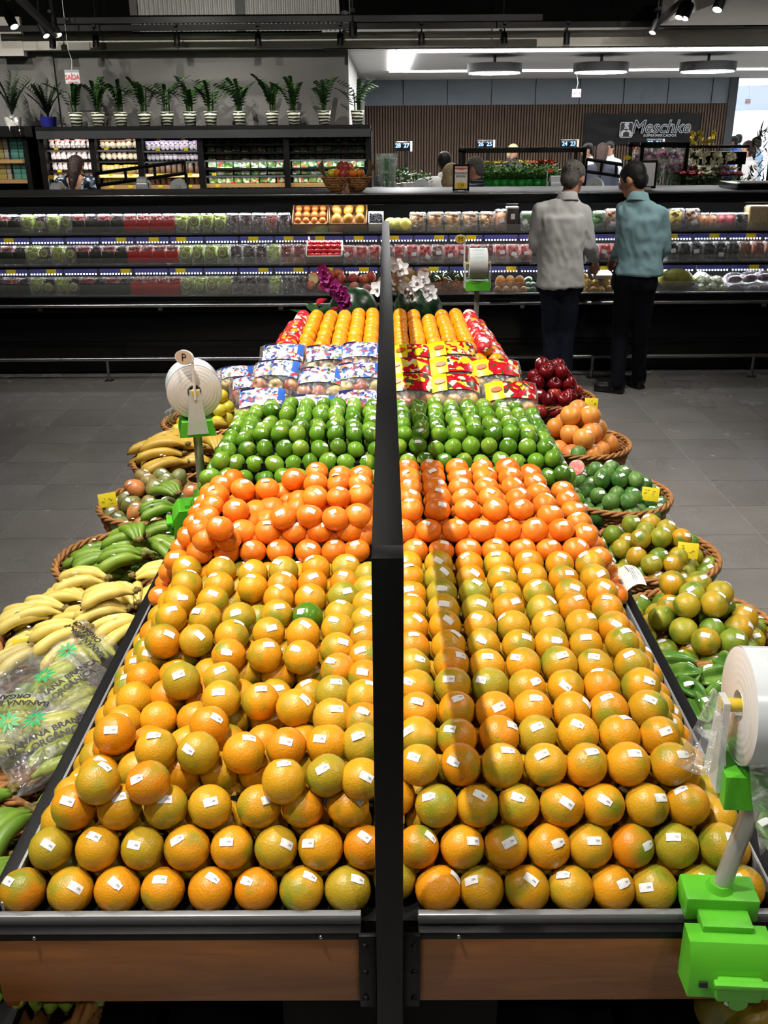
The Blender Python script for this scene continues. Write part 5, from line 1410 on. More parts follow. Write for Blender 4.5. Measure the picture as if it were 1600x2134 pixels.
MB().box((-0.052, -0.07, 0.08), (0.006, 0.004, 0.15)).build('blue_edge', flat('blue_edge', (60, 110, 200), 0.4), o)
for k, (f, u) in enumerate((('f', 1459), ('f', 1478), ('i', 1496), ('i', 1514), ('b', 1531), ('b', 1547))):
    solo(f, u, 'top', ('pack of orange figs', 'pack of pink figs', 'pack of black figs')[k // 2] + ', top shelf right end, ' + ('left one', 'right one')[k % 2], w=0.74, h=0.86)
for k, u in enumerate((1572, 1608)):
    z, y = ROWY['top']; o = MB().cbox((0, 0, 0.10), (0.155, 0.15, 0.2), 0.012).build('straw_block', FM['w'], None, (PY(u, 460, y).x, y, z)); T(o, 'bundle of straw-coloured bamboo packs at the right shelf end, ' + ('left', 'right'), 'pack', 'bamboo packs') if False else T(o, ('left' if not k else 'right') + ' straw-coloured bundle pack at the right end of the top shelf', 'pack', 'straw packs')
    link('clear_pack', COVER, o, (0, 0, 0.0)).scale = (1.42, 1.2, 1.24)
# middle shelf
o, w, d = carton(637, 712, 'middle', 'white-edged carton of red plum tomatoes on the middle shelf', M_cardw, dep=0.26, tilt=0.7)
TOM = [body('plum_tomato', 0.026, fruit_mat('tomato_skin', [(0, (214, 40, 34)), (1, (196, 30, 30))], bmp=0, rough=0.2), (0.9, 0.9, 1.3), seed=12)]
n = 0
for j in range(5):
    for i in range(5):
        n += 1; p = o.location + o.rotation_euler.to_matrix() @ Vector(((i + .5 - 2.5) * w * .92 / 5, 0.03 + j * 0.048, 0.055))
        fruit(TOM, p, 'red plum tomato in the white-edged carton, %s' % ORD[n], 'tomato', 'plum tomatoes in the carton', up=(1, rnd.uniform(-.3, .3), 0))
us = [727 + 26.4 * k for k in range(15)] + [1236, 1262, 1288]
for k, u in enumerate(us): pack('-', 's' if k % 4 != 3 else 'c', u, 'middle', 'clear pack of strawberries, middle shelf, %s from the left' % ORD[k + 1], 'strawberry packs', 'strawberry pack', tag=rnd.random() < 0.75, w=0.98, h=0.93)
for k in range(6): pack('-', 'b', 1402 + 25.5 * k, 'middle', 'crinkled clear pack of blackberries, middle shelf, %s from the man in teal' % ORD[k + 1], 'blackberry packs', 'berry pack', tag=k % 2 == 0)
for k in range(3): pack('-', 'xtx'[k], 1555 + 27 * k, 'middle', 'clear pack of round brown longans, right end of middle shelf, %s' % ORD[k + 1], 'longan packs', 'fruit pack')
# bottom deck: loose fruit
M_pome = fruit_mat('pomegranate_skin', [(0.0, (160, 64, 54)), (0.5, (188, 88, 60)), (1.0, (130, 56, 60))], patch=(204, 120, 70), pscale=9, bmp=0.1, rough=0.35)
POMG = [body('pomegranate', 0.047, M_pome, (1, 1, 0.95), 14, 9, amp=0.06, lump=2.5, seed=13)]
POMG[0].polygons.foreach_set('use_smooth', [False] * len(POMG[0].polygons))
zb, yb = ROWY['bottom']
k = 0
for (u, v, dy) in ((648, 596, 0), (672, 600, 0), (698, 602, 0), (738, 598, 0), (765, 602, 0), (785, 598, 0), (655, 578, .08), (690, 574, .09), (712, 582, .06), (736, 580, .07), (758, 582, .07), (772, 577, .09), (705, 570, .12), (680, 585, .05)):
    k += 1; p = PY(u, v, yb + dy); fruit(POMG, p, 'faceted red-brown pomegranate on the case deck, %s' % ORD[k], 'pomegranate', 'pomegranates on the deck', sc=rnd.uniform(0.9, 1.1), jit=1.0)
M_pale = flat('pale_flesh', (214, 190, 140), 0.6, 0, 0.3, 0.2, 60)
for k, (u, v) in enumerate(((688, 566), (737, 566), (717, 606), (653, 583))):
    p = PY(u, v, yb + (0.12 if k < 2 else 0.0)); o = MB().lathe([(0.0, -0.04), (0.03, -0.032), (0.046, 0.0), (0.040, 0.006)], 18).build('cut_fruit', flat('rind_%d' % k, (140, 110, 50), 0.5), None, p, (radians(62), 0, 0)); T(o, 'halved fruit showing pale flesh on the deck, %s' % ('upper left', 'upper right', 'lower right', 'lower left')[k], 'cut fruit')
    MB().lathe([(0.040, 0.006), (0.02, 0.001), (0.0, 0.003)], 18).build('flesh', M_pale, o)
M_coco = fruit_mat('brown_melon_rind', [(0.0, (150, 112, 66)), (1.0, (118, 84, 50))], patch=(176, 138, 84), pscale=12, rough=0.6, bmp=0.4, bscale=120)
COC = [body('brown_melon', 0.062, M_coco, s, seed=i, amp=0.03) for i, s in enumerate(((1, 1, 1), (0.9, 0.9, 1.35)))]
for k, (u, v, dy) in enumerate(((842, 592, 0), (862, 596, 0), (830, 600, 0), (852, 574, 0.08), (880, 572, 0.09), (800, 590, 0.02))):
    p = PY(u, v, yb + dy); fruit([COC[1 if k == 4 else 0]], p, 'rough brown melon on the case deck behind the white orchid, %s' % ORD[k + 1], 'melon', 'brown melons on the deck', up=(1, -0.3, 0.3) if k == 4 else None, sc=0.85 if k == 2 else 1)
M_pine = flat('pineapple_skin', (150, 92, 50), 0.6, 0, 0.3, 0.4, 40, 0.6, 40)
M_pinel = flat('pineapple_leaf', (96, 124, 84), 0.45, 0, 0.4, 0.4, 10)
PB = MB()
for r in range(9):
    t = -1 + 2 * (r + .5) / 9; rr = 0.05 * sqrt(max(0.05, 1 - (t * 0.88) ** 2))
    for i in range(10):
        a = 2 * pi * (i + 0.5 * (r % 2)) / 10; PB.ell((rr * cos(a), rr * sin(a), 0.075 * t), 0.0155, 6, 5)
PB.ell((0, 0, 0), (0.05, 0.05, 0.075), 12, 8)
PINE = PB.mesh('pineapple_body', M_pine)
PLEAF = leaf_mesh(0.14, 0.022, M_pinel, 0.5)
for k, (u, v, dy) in enumerate(((905, 606, 0.0), (925, 600, 0.05), (948, 604, 0.0), (966, 606, .04))):
    p = PY(u, v, yb + dy); o = empty('pineapple', p, (-0.25, rnd.uniform(-.2, .2), rnd.uniform(0, 3))); T(o, 'pineapple with grey-green crown on the case deck, %s from the left' % ORD[k + 1], 'pineapple', 'pineapples on the deck')
    link('pineapple_body', PINE, o)
    for q in range(14): link('leaf', PLEAF, o, (0, 0, 0.07), (radians(70 - 25 * (q % 3)), 0, q * 2.4))
# tray of upright tan fruit, avocados, horned melons, jackfruit
M_tan = fruit_mat('tan_fruit_skin', [(0.0, (214, 158, 92)), (1.0, (196, 136, 76))], bmp=0.05)
TAN = [body('tan_melon', 0.044, M_tan, (1, 1, 1.45), seed=20)]
for k, (u, v, dy) in enumerate(((1042, 588, .05), (1062, 588, .05), (1082, 588, .05), (1036, 606, -.03), (1054, 606, -.03), (1072, 606, -.03), (1090, 606, -.03))):
    p = PY(u, v, yb + dy); fruit(TAN, p, 'tan oval melon on the deck beside the M sign, %s' % ('back row ' + ORD[k + 1] if k < 3 else 'front row ' + ORD[k - 2]), 'melon', 'tan melons on the deck', sc=1.0 if k < 3 else 0.72, up=(0, -0.55, 1), jit=0)
M_avo = fruit_mat('avocado_skin', [(0.0, (44, 70, 46)), (1.0, (64, 90, 56))], bmp=0.3, rough=0.4)
AVO = [body('avocado', 0.034, M_avo, (0.9, 0.9, 1.2), seed=21)]
for k in range(9):
    p = PY(1100 + 11 * (k % 4), 606 - 11 * (k // 4) , yb + 0.05 * (k // 4)); fruit(AVO, p, 'dark green avocado on the deck left of the man in white, %s' % ORD[k + 1], 'avocado', 'avocados on the deck', jit=1.5)
M_horn = fruit_mat('horned_melon_skin', [(0.0, (214, 170, 60)), (1.0, (196, 150, 48))], patch=(170, 130, 44), pscale=20, bmp=0.6, bscale=50)
mb = MB(); mb.ell((0, 0, 0), (0.036, 0.036, 0.046), 14, 10)
for i in range(26):
    d = Vector((rnd.gauss(0, 1), rnd.gauss(0, 1), rnd.gauss(0, 1))).normalized(); s = Vector((d.x * .036, d.y * .036, d.z * .046)); mb.tube([s * .95, s * 1.25], [0.006, 0.001], 5)
HORN = mb.mesh('horned_melon', M_horn); HORN['R'] = 0.036; HORN['sx'] = HORN['sy'] = HORN['sz'] = 1.0
for k, (u, v, dy) in enumerate(((1216, 604, 0), (1234, 606, 0), (1252, 606, 0), (1270, 604, 0), (1222, 590, .06), (1242, 592, .05), (1262, 590, .06), (1216, 580, .1))):
    p = PY(u, v, yb + dy); fruit([HORN], p, 'yellow horned melon on the deck between the two men, %s' % ORD[k + 1], 'horned melon', 'horned melons on the deck', jit=1.5)
p = PY(1252, 577, yb + 0.10); o = MB().add([(-.07, -.045, 0), (.07, -.045, 0), (.07, .045, 0), (-.07, .045, 0), (-.085, -.055, .035), (.085, -.055, .035), (.085, .055, .035), (-.085, .055, .035)], [(0, 3, 2, 1), (0, 1, 5, 4), (1, 2, 6, 5), (2, 3, 7, 6), (3, 0, 4, 7)]).build('foam_tray', white_plastic, None, p, (0.2, 0, 0), smooth=False); T(o, 'white foam tray on top of the horned melons', 'tray')
M_jack = flat('jackfruit_skin', (112, 112, 34), 0.6, 0, 0.3, 0.3, 30, 0.9, 110)
mb = MB().ell((0, 0, 0), (0.155, 0.10, 0.095), 36, 22)
for i, q in enumerate(mb.v): mb.v[i] = q * (1 + 0.05 * noise.noise(q * 8))
p = PY(1408, 588, yb + 0.1); o = mb.build('jackfruit', M_jack, None, (p.x, p.y, zb + 0.10), (0, 0.05, 0.1), smooth=True); T(o, 'large green jackfruit on the deck right of the man in teal', 'jackfruit')
p = PY(1400, 572, yb + 0.25); o = mb.build('jackfruit', M_jack, None, (p.x, p.y, zb + 0.13), (0, 0.05, 0.3), smooth=True); o.scale = (0.9,) * 3; T(o, 'second jackfruit, lighter topped, behind the large one', 'jackfruit')
M_cust = flat('custard_apple_skin', (142, 156, 92), 0.5, 0, 0.3, 0.3, 40, 0.9, 90)
mb = MB().ell((0, 0, 0), 0.045, 14, 10)
for i in range(60):
    d = Vector((rnd.gauss(0, 1), rnd.gauss(0, 1), rnd.gauss(0, 1))).normalized(); mb.ell(d * 0.040, 0.011, 6, 5)
CUST = mb.mesh('custard_apple', M_cust); CUST['R'] = 0.045; CUST['sx'] = CUST['sy'] = CUST['sz'] = 1.0
FILM_C = pillow(0.085, 0.075, 0.06, 40)
for k, (u, v, dy) in enumerate(((1460, 604, 0), (1482, 602, 0), (1505, 606, 0), (1470, 586, .07), (1494, 588, .07), (1458, 580, .12))):
    p = PY(u, v, yb + dy); o = fruit([CUST], p, 'bagged green custard apple on the deck, %s' % ORD[k + 1], 'custard apple', 'custard apples on the deck'); link('bag_film', FILM_C, o).scale = (0.7, 0.8, 0.9)
for k, (u, v, dy) in enumerate(((1532, 602, 0), (1568, 604, 0), (1596, 602, 0), (1530, 582, .08), (1562, 580, .08), (1594, 578, .08))):
    p = PY(u, v, yb + dy); o = MB().ell((0, 0, 0), (0.07, 0.05, 0.035), 14, 9).build('purple_bag', FM['u'], None, p, (0, rnd.uniform(-.3, .3), rnd.uniform(-.3, .3))); T(o, 'clear bag of purple vegetables at the right end of the deck, %s' % ORD[k + 1], 'vegetable bag', 'purple vegetable bags'); link('bag_film', FILM_C, o)

# ------------------------------------------------------------------ on top of the case
ZC = 1.484
p = PY(722, 405, 8.62); gx = p.x
gb = empty('gift_basket', (gx, 8.66, ZC)); T(gb, 'woven fruit gift basket with bow standing on the chilled case', 'basket')
w = MB()
for r in range(9):
    z = 0.012 + r * 0.014; k = 0.62 + 0.38 * (r / 8) ** 0.7; pts = []
    for i in range(73):
        a = 2 * pi * i / 72; d = 0.004 * (1 if (i + r) % 2 else -1); pts.append(((0.215 * k + d) * cos(a), (0.14 * k + d) * sin(a), z))
    w.tube(pts, 0.0085, 5, False)
w.build('weave', M_wicker, gb); MB().lathe([(0, 0.004), (0.135, 0.004), (0.135, 0), (0, 0)], 24, Matrix.Diagonal((1, .66, 1, 1))).build('base', M_wicker, gb)
for s in (-1, 1):
    hd = MB()
    for q in range(6): hd.tube([(s * 0.17, 0, 0.10), (s * (0.195 + 0.008 * q), 0.01 * q - 0.02, 0.19), (s * (0.20 + 0.01 * q), 0.012 * q - 0.03, 0.27 - 0.01 * q)], [0.008, 0.007, 0.004], 5)
    hd.build('handle_twigs', flat('dry_twig_%d' % s, (120, 96, 66), 0.8), gb)
M_bow = flat('peach_ribbon', (190, 136, 108), 0.5)
bw = MB()
for a in range(6):
    an = a * pi / 3; 
    bw.grid(lambda u, v: ((0.012 + 0.05 * sin(pi * v)) * cos(an) * (0.4 + v) + 0.010 * (u - .5) * sin(an), -0.155 - 0.03 * sin(pi * v) + 0.03 * (u - .5), 0.09 + (0.012 + 0.05 * sin(pi * v)) * sin(an) * (0.4 + v)), 3, 8)
for s in (-1, 1): bw.grid(lambda u, v: (s * (0.006 + 0.02 * v) + 0.03 * (u - .5), -0.158 - 0.01 * sin(v * 5), 0.085 - 0.14 * v), 3, 8)
bw.build('bow', M_bow, gb)
GF = [(-0.13, 0, 'yellow'), (-0.07, -0.06, 'or'), (0.0, -0.03, 'red'), (0.06, -0.07, 'or'), (0.12, -0.03, 'or'), (0.09, 0.04, 'green'), (-0.04, 0.05, 'red'), (0.03, 0.05, 'or'), (-0.10, 0.06, 'yellow'), (-0.02, -0.09, 'red')]
GM = {'yellow': [LEMONS[0]], 'or': [TANGERS[0]], 'red': [apple_mesh(0.042, fruit_mat('gift_apple', [(0, (170, 60, 56)), (1, (180, 70, 60))], bmp=0))], 'green': [body('pear', 0.035, fruit_mat('pear_skin', [(0, (176, 186, 96)), (1, (176, 186, 96))], bmp=0), (1, 1, 1.2))]}
for k, (x, y, c) in enumerate(GF):
    fruit(GM[c], (gx + x, 8.66 + y, ZC + 0.155 + (0.05 if abs(x) < 0.07 and abs(y) < 0.06 else 0.0)), '%s in the gift basket, %s from the left' % ({'yellow': 'yellow citrus', 'or': 'orange mandarin', 'red': 'red apple', 'green': 'green pear'}[c], ORD[sorted(g[0] for g in GF).index(x) + 1]), 'fruit', 'fruit in the gift basket', sc=1.05)
# price sign in a black frame
p = PY(960, 398, 8.7)
sg = empty('price_sign', (p.x, 8.7, ZC)); T(sg, 'black-framed price sign reading 1,99 on top of the chilled case', 'sign')
fw, fh = 0.145, 0.215
fr = MB(); 
for c, d in (((0, 0, 0.012), (fw, 0.014, 0.016)), ((0, 0, fh), (fw, 0.014, 0.016)), ((-fw / 2 + 0.008, 0, fh / 2), (0.016, 0.014, fh)), ((fw / 2 - 0.008, 0, fh / 2), (0.016, 0.014, fh))): fr.box(c, d)
fr.build('frame', black_metal, sg, smooth=False)
MB().box((0, 0.002, fh / 2), (fw - 0.02, 0.006, fh - 0.02)).build('sheet', M_cardw, sg, smooth=False)
MB().prism([(-0.058, 0.196), (0.058, 0.196), (0.058, 0.184), (0, 0.176), (-0.058, 0.184)], 0.002, TR(0, -0.001, 0) @ RX(pi / 2)).build('header', flat('orange_header', (206, 96, 60), 0.5), sg, smooth=False)
MB().disc((0, 0, 0), 0.052, 28, TR(0, -0.0035, 0.048) @ RX(pi / 2), 0.026).build('price_oval', M_sign, sg)
for t, s, z in (('MORANGO', 0.026, 0.148), ('BANDEJA', 0.026, 0.122), ('1,99', 0.040, 0.047)): link('lettering', text_mesh(t, s, ink), sg, (0, -0.0045, z), (pi / 2, 0, 0)).scale = (0.8, 1, 1)
MB().box((0, 0, 0.003), (0.05, 0.06, 0.006)).build('foot', white_plastic, sg, smooth=False)
# blank sheet in a frame and small dispensers
p = PY(1349, 388, 8.75); sg = empty('sheet_holder', (p.x, 8.75, ZC)); T(sg, 'black-framed blank white sheet behind the man in teal', 'sign')
MB().cbox((0, 0.003, 0.125), (0.145, 0.010, 0.235), 0.004).build('frame', black_metal, sg); MB().cbox((-0.002, -0.004, 0.125), (0.11, 0.004, 0.195), 0.006).build('sheet', white_paper, sg); MB().cyl((0, 0, 0), (0, 0, 0.02), 0.03, 14).build('foot', white_plastic, sg)
def bag_disp(u, v, y, label, sign=None, yaw=0.0, sc=1.0):
    p = PY(u, v, y); o = empty('bag_dispenser', (p.x, y, ZC if y < 9.4 else max(1.0, p.z - 0.16)), (0, 0, yaw)); T(o, label, 'bag dispenser', 'small bag dispensers')
    o.scale = (sc,) * 3
    MB().cyl((0, 0, 0), (0, 0, 0.06), 0.012, 10).build('pole', steel, o)
    MB().lathe([(0.03, -0.055), (0.085, -0.05), (0.085, 0.05), (0.03, 0.055)], 32, TR(0, 0, 0.12) @ RY(pi / 2)).build('roll', M_rfilm, o)
    MB().box((0, 0, 0.055), (0.15, 0.10, 0.012)).build('tray', M_lgreen, o, smooth=False)
    for s in (-1, 1): MB().box((s * 0.07, 0, 0.10), (0.008, 0.05, 0.1)).build('arm', M_frost, o, smooth=False)
    if sign:
        MB().tube([(-0.08, 0, 0.11), (-0.08, 0, 0.25)], 0.004, 6).build('stick', white_plastic, o)
        MB().disc((0, 0, 0), 0.032, 20, TR(-0.05, -0.004, 0.255) @ RX(pi / 2), 0.02).build('sign_face', sign, o)
bag_disp(1314, 382, 9.1, 'small bag dispenser with yellow sign right of the blank sheet', M_sign)
o = MB().cbox((0, 0, 0.02), (0.5, 0.5, 0.06), 0.006).build('end_cabinet', black_gloss, None, (PY(1575, 385, 8.9).x, 8.9, ZC + 0.0)); T(o, 'black end box on top of the case at the right', 'box'); MB().cbox((-0.05, -0.12, 0.056), (0.26, 0.2, 0.012), 0.002).build('white_sheet', M_cardw, o)
# ================================================================== people
def remesh(mb, name, mat, voxel, smooth=6, wob=0.0, wscale=9.0, cut=None):
    me = mb.mesh('tmp', mat)
    o = bpy.data.objects.new('tmp', me)
    m = o.modifiers.new('r', 'REMESH'); m.mode = 'VOXEL'; m.voxel_size = voxel; m.use_smooth_shade = True
    if smooth: s = o.modifiers.new('s', 'SMOOTH'); s.factor = 0.5; s.iterations = smooth
    out = baked(o); out.name = name
    bpy.data.objects.remove(o); bpy.data.meshes.remove(me)
    out.materials.clear(); out.materials.append(mat)
    if wob:
        nn = [v.normal.copy() for v in out.vertices]
        for v, n in zip(out.vertices, nn):
            q = v.co
            f = noise.noise(Vector((q.x * wscale, q.y * wscale, q.z * wscale * 0.45)) + Vector((3, 1, 0))) + 0.5 * noise.noise(q * wscale * 2.3)
            r = 1 - abs(noise.noise(Vector((q.x * 13 + q.z * 5, q.y * 13, q.z * 7)))) * 2.2
            v.co = q + n * (wob * (f + 0.55 * max(-0.6, r)))
    if cut:
        bm = bmesh.new(); bm.from_mesh(out)
        bmesh.ops.delete(bm, geom=[f for f in bm.faces if cut(f.calc_center_median(), f.normal)], context='FACES'); bm.to_mesh(out); bm.free()
    out.polygons.foreach_set('use_smooth', [True] * len(out.polygons))
    return out
def limb(mb, pts, rad, n=12):
    pts = [Vector(p) for p in pts]
    for i in range(len(pts) - 1): mb.tube([pts[i], pts[i + 1]], [rad[i], rad[i + 1]], n)
    for p, r in zip(pts, rad): mb.ell(p, r, n, 8)
def loft(mb, rings, fx, n=24):
    """rings: (centre, rx, ry); fx: unit vector of the body's right"""
    fy = Vector((-fx.y, fx.x, 0)); vs = []; fs = []
    for c, rx, ry in rings:
        for k in range(n):
            a = 2 * pi * k / n; cs, sn = cos(a), sin(a)
            e = (abs(cs) ** 2.4 + abs(sn) ** 2.4) ** (-1 / 2.4)
            vs.append(Vector(c) + fx * (rx * cs * e) + fy * (ry * sn * e))
    for i in range(len(rings) - 1):
        for k in range(n):
            a, b = i * n + k, i * n + (k + 1) % n; fs.append((a, b, b + n, a + n))
    fs.append(tuple(range(n))[::-1]); fs.append(tuple(range((len(rings) - 1) * n, len(rings) * n)))
    mb.add(vs, fs)
def skin_mat(name, c): return flat(name, c, 0.5, 0, 0.4, 0.1, 12)
SKIN_A, SKIN_B, SKIN_C = skin_mat('skin_tan', (186, 134, 108)), skin_mat('skin_light', (206, 156, 128)), skin_mat('skin_deep', (104, 66, 48))
def hand(mb, wrist, d, up, s=1.0):
    """palm, four fingers and a thumb; d = pointing direction, up = back of the hand"""
    d = Vector(d).normalized(); up = Vector(up); up = (up - d * up.dot(d)).normalized(); sd = d.cross(up)
    M = Matrix((sd, d, up)).transposed().to_4x4(); M.translation = Vector(wrist)
    mb.ell((0, 0.045 * s, 0), (0.040 * s, 0.050 * s, 0.017 * s), 12, 8, M)
    for i, (x, L) in enumerate(((-0.030, 0.060), (-0.010, 0.072), (0.010, 0.068), (0.029, 0.052))):
        x *= s; L *= s; b = Vector((x, 0.085 * s, 0)); 
        p = [b, b + Vector((x * 0.15, L * 0.45, -0.012 * s)), b + Vector((x * 0.2, L * 0.72, -0.034 * s)), b + Vector((x * 0.2, L * 0.78, -0.058 * s))]
        limb(mb, [M @ q for q in p], [0.0095 * s, 0.009 * s, 0.0085 * s, 0.0075 * s], 8)
    p = [Vector((0.030, 0.020, -0.004)) * s, Vector((0.052, 0.045, -0.016)) * s, Vector((0.056, 0.075, -0.028)) * s]
    limb(mb, [M @ q for q in p], [0.012 * s, 0.0105 * s, 0.0085 * s], 8)
def head(mb, c, f, s=1.0, ears=True):
    """skull, jaw, nose, brow, ears; f = facing direction"""
    f = Vector(f).normalized(); rt = f.cross(Vector((0, 0, 1))).normalized(); up = rt.cross(f)
    M = Matrix((rt, f, up)).transposed().to_4x4(); M.translation = Vector(c)
    mb.ell((0, -0.008 * s, 0.022 * s), (0.076 * s, 0.097 * s, 0.092 * s), 18, 14, M)
    mb.ell((0, 0.030 * s, -0.045 * s), (0.056 * s, 0.062 * s, 0.070 * s), 14, 10, M)
    mb.ell((0, 0.070 * s, -0.088 * s), (0.026 * s, 0.020 * s, 0.018 * s), 10, 8, M)
    mb.ell((0, 0.098 * s, -0.022 * s), (0.013 * s, 0.020 * s, 0.022 * s), 10, 8, M)
    mb.tube([M @ Vector((0, 0.088 * s, 0.015 * s)), M @ Vector((0, 0.102 * s, -0.018 * s))], [0.008 * s, 0.012 * s], 8)
    mb.ell((0, 0.082 * s, -0.056 * s), (0.024 * s, 0.012 * s, 0.008 * s), 10, 6, M)
    if ears:
        for sx in (-1, 1): mb.ell((sx * 0.078 * s, -0.004 * s, -0.008 * s), (0.009 * s, 0.020 * s, 0.032 * s), 10, 8, M)
    return M
def hairdo(M, s, style, mat, voxel, parent, off):
    mb = MB()
    if style == 'short':
        mb.ell((0, -0.014 * s, 0.036 * s), (0.081 * s, 0.098 * s, 0.088 * s), 20, 14, M)
        mb.ell((0, -0.052 * s, -0.015 * s), (0.068 * s, 0.056 * s, 0.070 * s), 16, 12, M)
        for sx in (-1, 1): mb.ell((sx * 0.066 * s, 0.010 * s, 0.018 * s), (0.014 * s, 0.03 * s, 0.036 * s), 8, 8, M)
    elif style == 'long':
        mb.ell((0, -0.016 * s, 0.034 * s), (0.088 * s, 0.102 * s, 0.094 * s), 20, 14, M)
        limb(mb, [M @ Vector((0, -0.05 * s, 0.0)), M @ Vector((0, -0.085 * s, -0.12 * s)), M @ Vector((0.0, -0.105 * s, -0.24 * s))], [0.082 * s, 0.070 * s, 0.040 * s])
        limb(mb, [M @ Vector((0.0, -0.12 * s, -0.22 * s)), M @ Vector((0.005, -0.13 * s, -0.36 * s))], [0.035 * s, 0.012 * s])
    elif style == 'bob':
        mb.ell((0, -0.016 * s, 0.03 * s), (0.092 * s, 0.104 * s, 0.096 * s), 20, 14, M)
        mb.ell((0, -0.045 * s, -0.06 * s), (0.092 * s, 0.075 * s, 0.09 * s), 16, 12, M)
    me = remesh(mb, 'hair', mat, voxel, 3, 0.004, 40)
    # keep the face free
    Mi = M.inverted(); bm = bmesh.new(); bm.from_mesh(me)
    lim = 0.050 * s
    bmesh.ops.delete(bm, geom=[f for f in bm.faces if (Mi @ f.calc_center_median()).y > lim and (Mi @ f.calc_center_median()).z < 0.052 * s], context='FACES'); bm.to_mesh(me); bm.free()
    me.transform(TR(-off)); link('hair', me, parent)
def eyes(M, s, parent, off):
    mw = MATS.get('eye_white') or flat('eye_white', (236, 232, 226), 0.2)
    for sx in (-1, 1):
        e = MB().ell((sx * 0.030 * s, 0.077 * s, 0.002 * s), 0.0125 * s, 12, 8, TR(-off) @ M).build('eye', mw, parent)
        MB().ell((sx * 0.030 * s, 0.086 * s, 0.002 * s), 0.006 * s, 8, 6, TR(-off) @ M).build('iris', ink, e)
        MB().tube([TR(-off) @ M @ Vector((sx * 0.014 * s, 0.092 * s, 0.022 * s)), TR(-off) @ M @ Vector((sx * 0.032 * s, 0.090 * s, 0.028 * s)), TR(-off) @ M @ Vector((sx * 0.050 * s, 0.078 * s, 0.022 * s))], 0.004 * s, 6).build('eyebrow', ink, parent)
def shoe(mb, ank, toe):
    a, t = Vector(ank), Vector(toe); d = (t - a); d.z = 0; L = d.length; d.normalize()
    zf = toe[2]; sd = Vector((-d.y, d.x, 0))
    M = Matrix((d, sd, Vector((0, 0, 1)))).transposed().to_4x4(); M.translation = Vector((a.x, a.y, zf))
    mb.ell((0.015, 0, 0.060), (0.080, 0.046, 0.062), 14, 10, M); mb.ell((L * 0.55 + 0.02, 0, 0.038), (L * 0.58, 0.050, 0.042), 16, 10, M); mb.ell((L * 0.9, 0, 0.034), (0.058, 0.045, 0.034), 12, 8, M)
    mb.cbox((L * 0.45, 0, 0.009), (L * 1.15 + 0.05, 0.078, 0.018), 0.006, M); mb.cbox((-0.02, 0, 0.014), (0.075, 0.074, 0.028), 0.006, M)
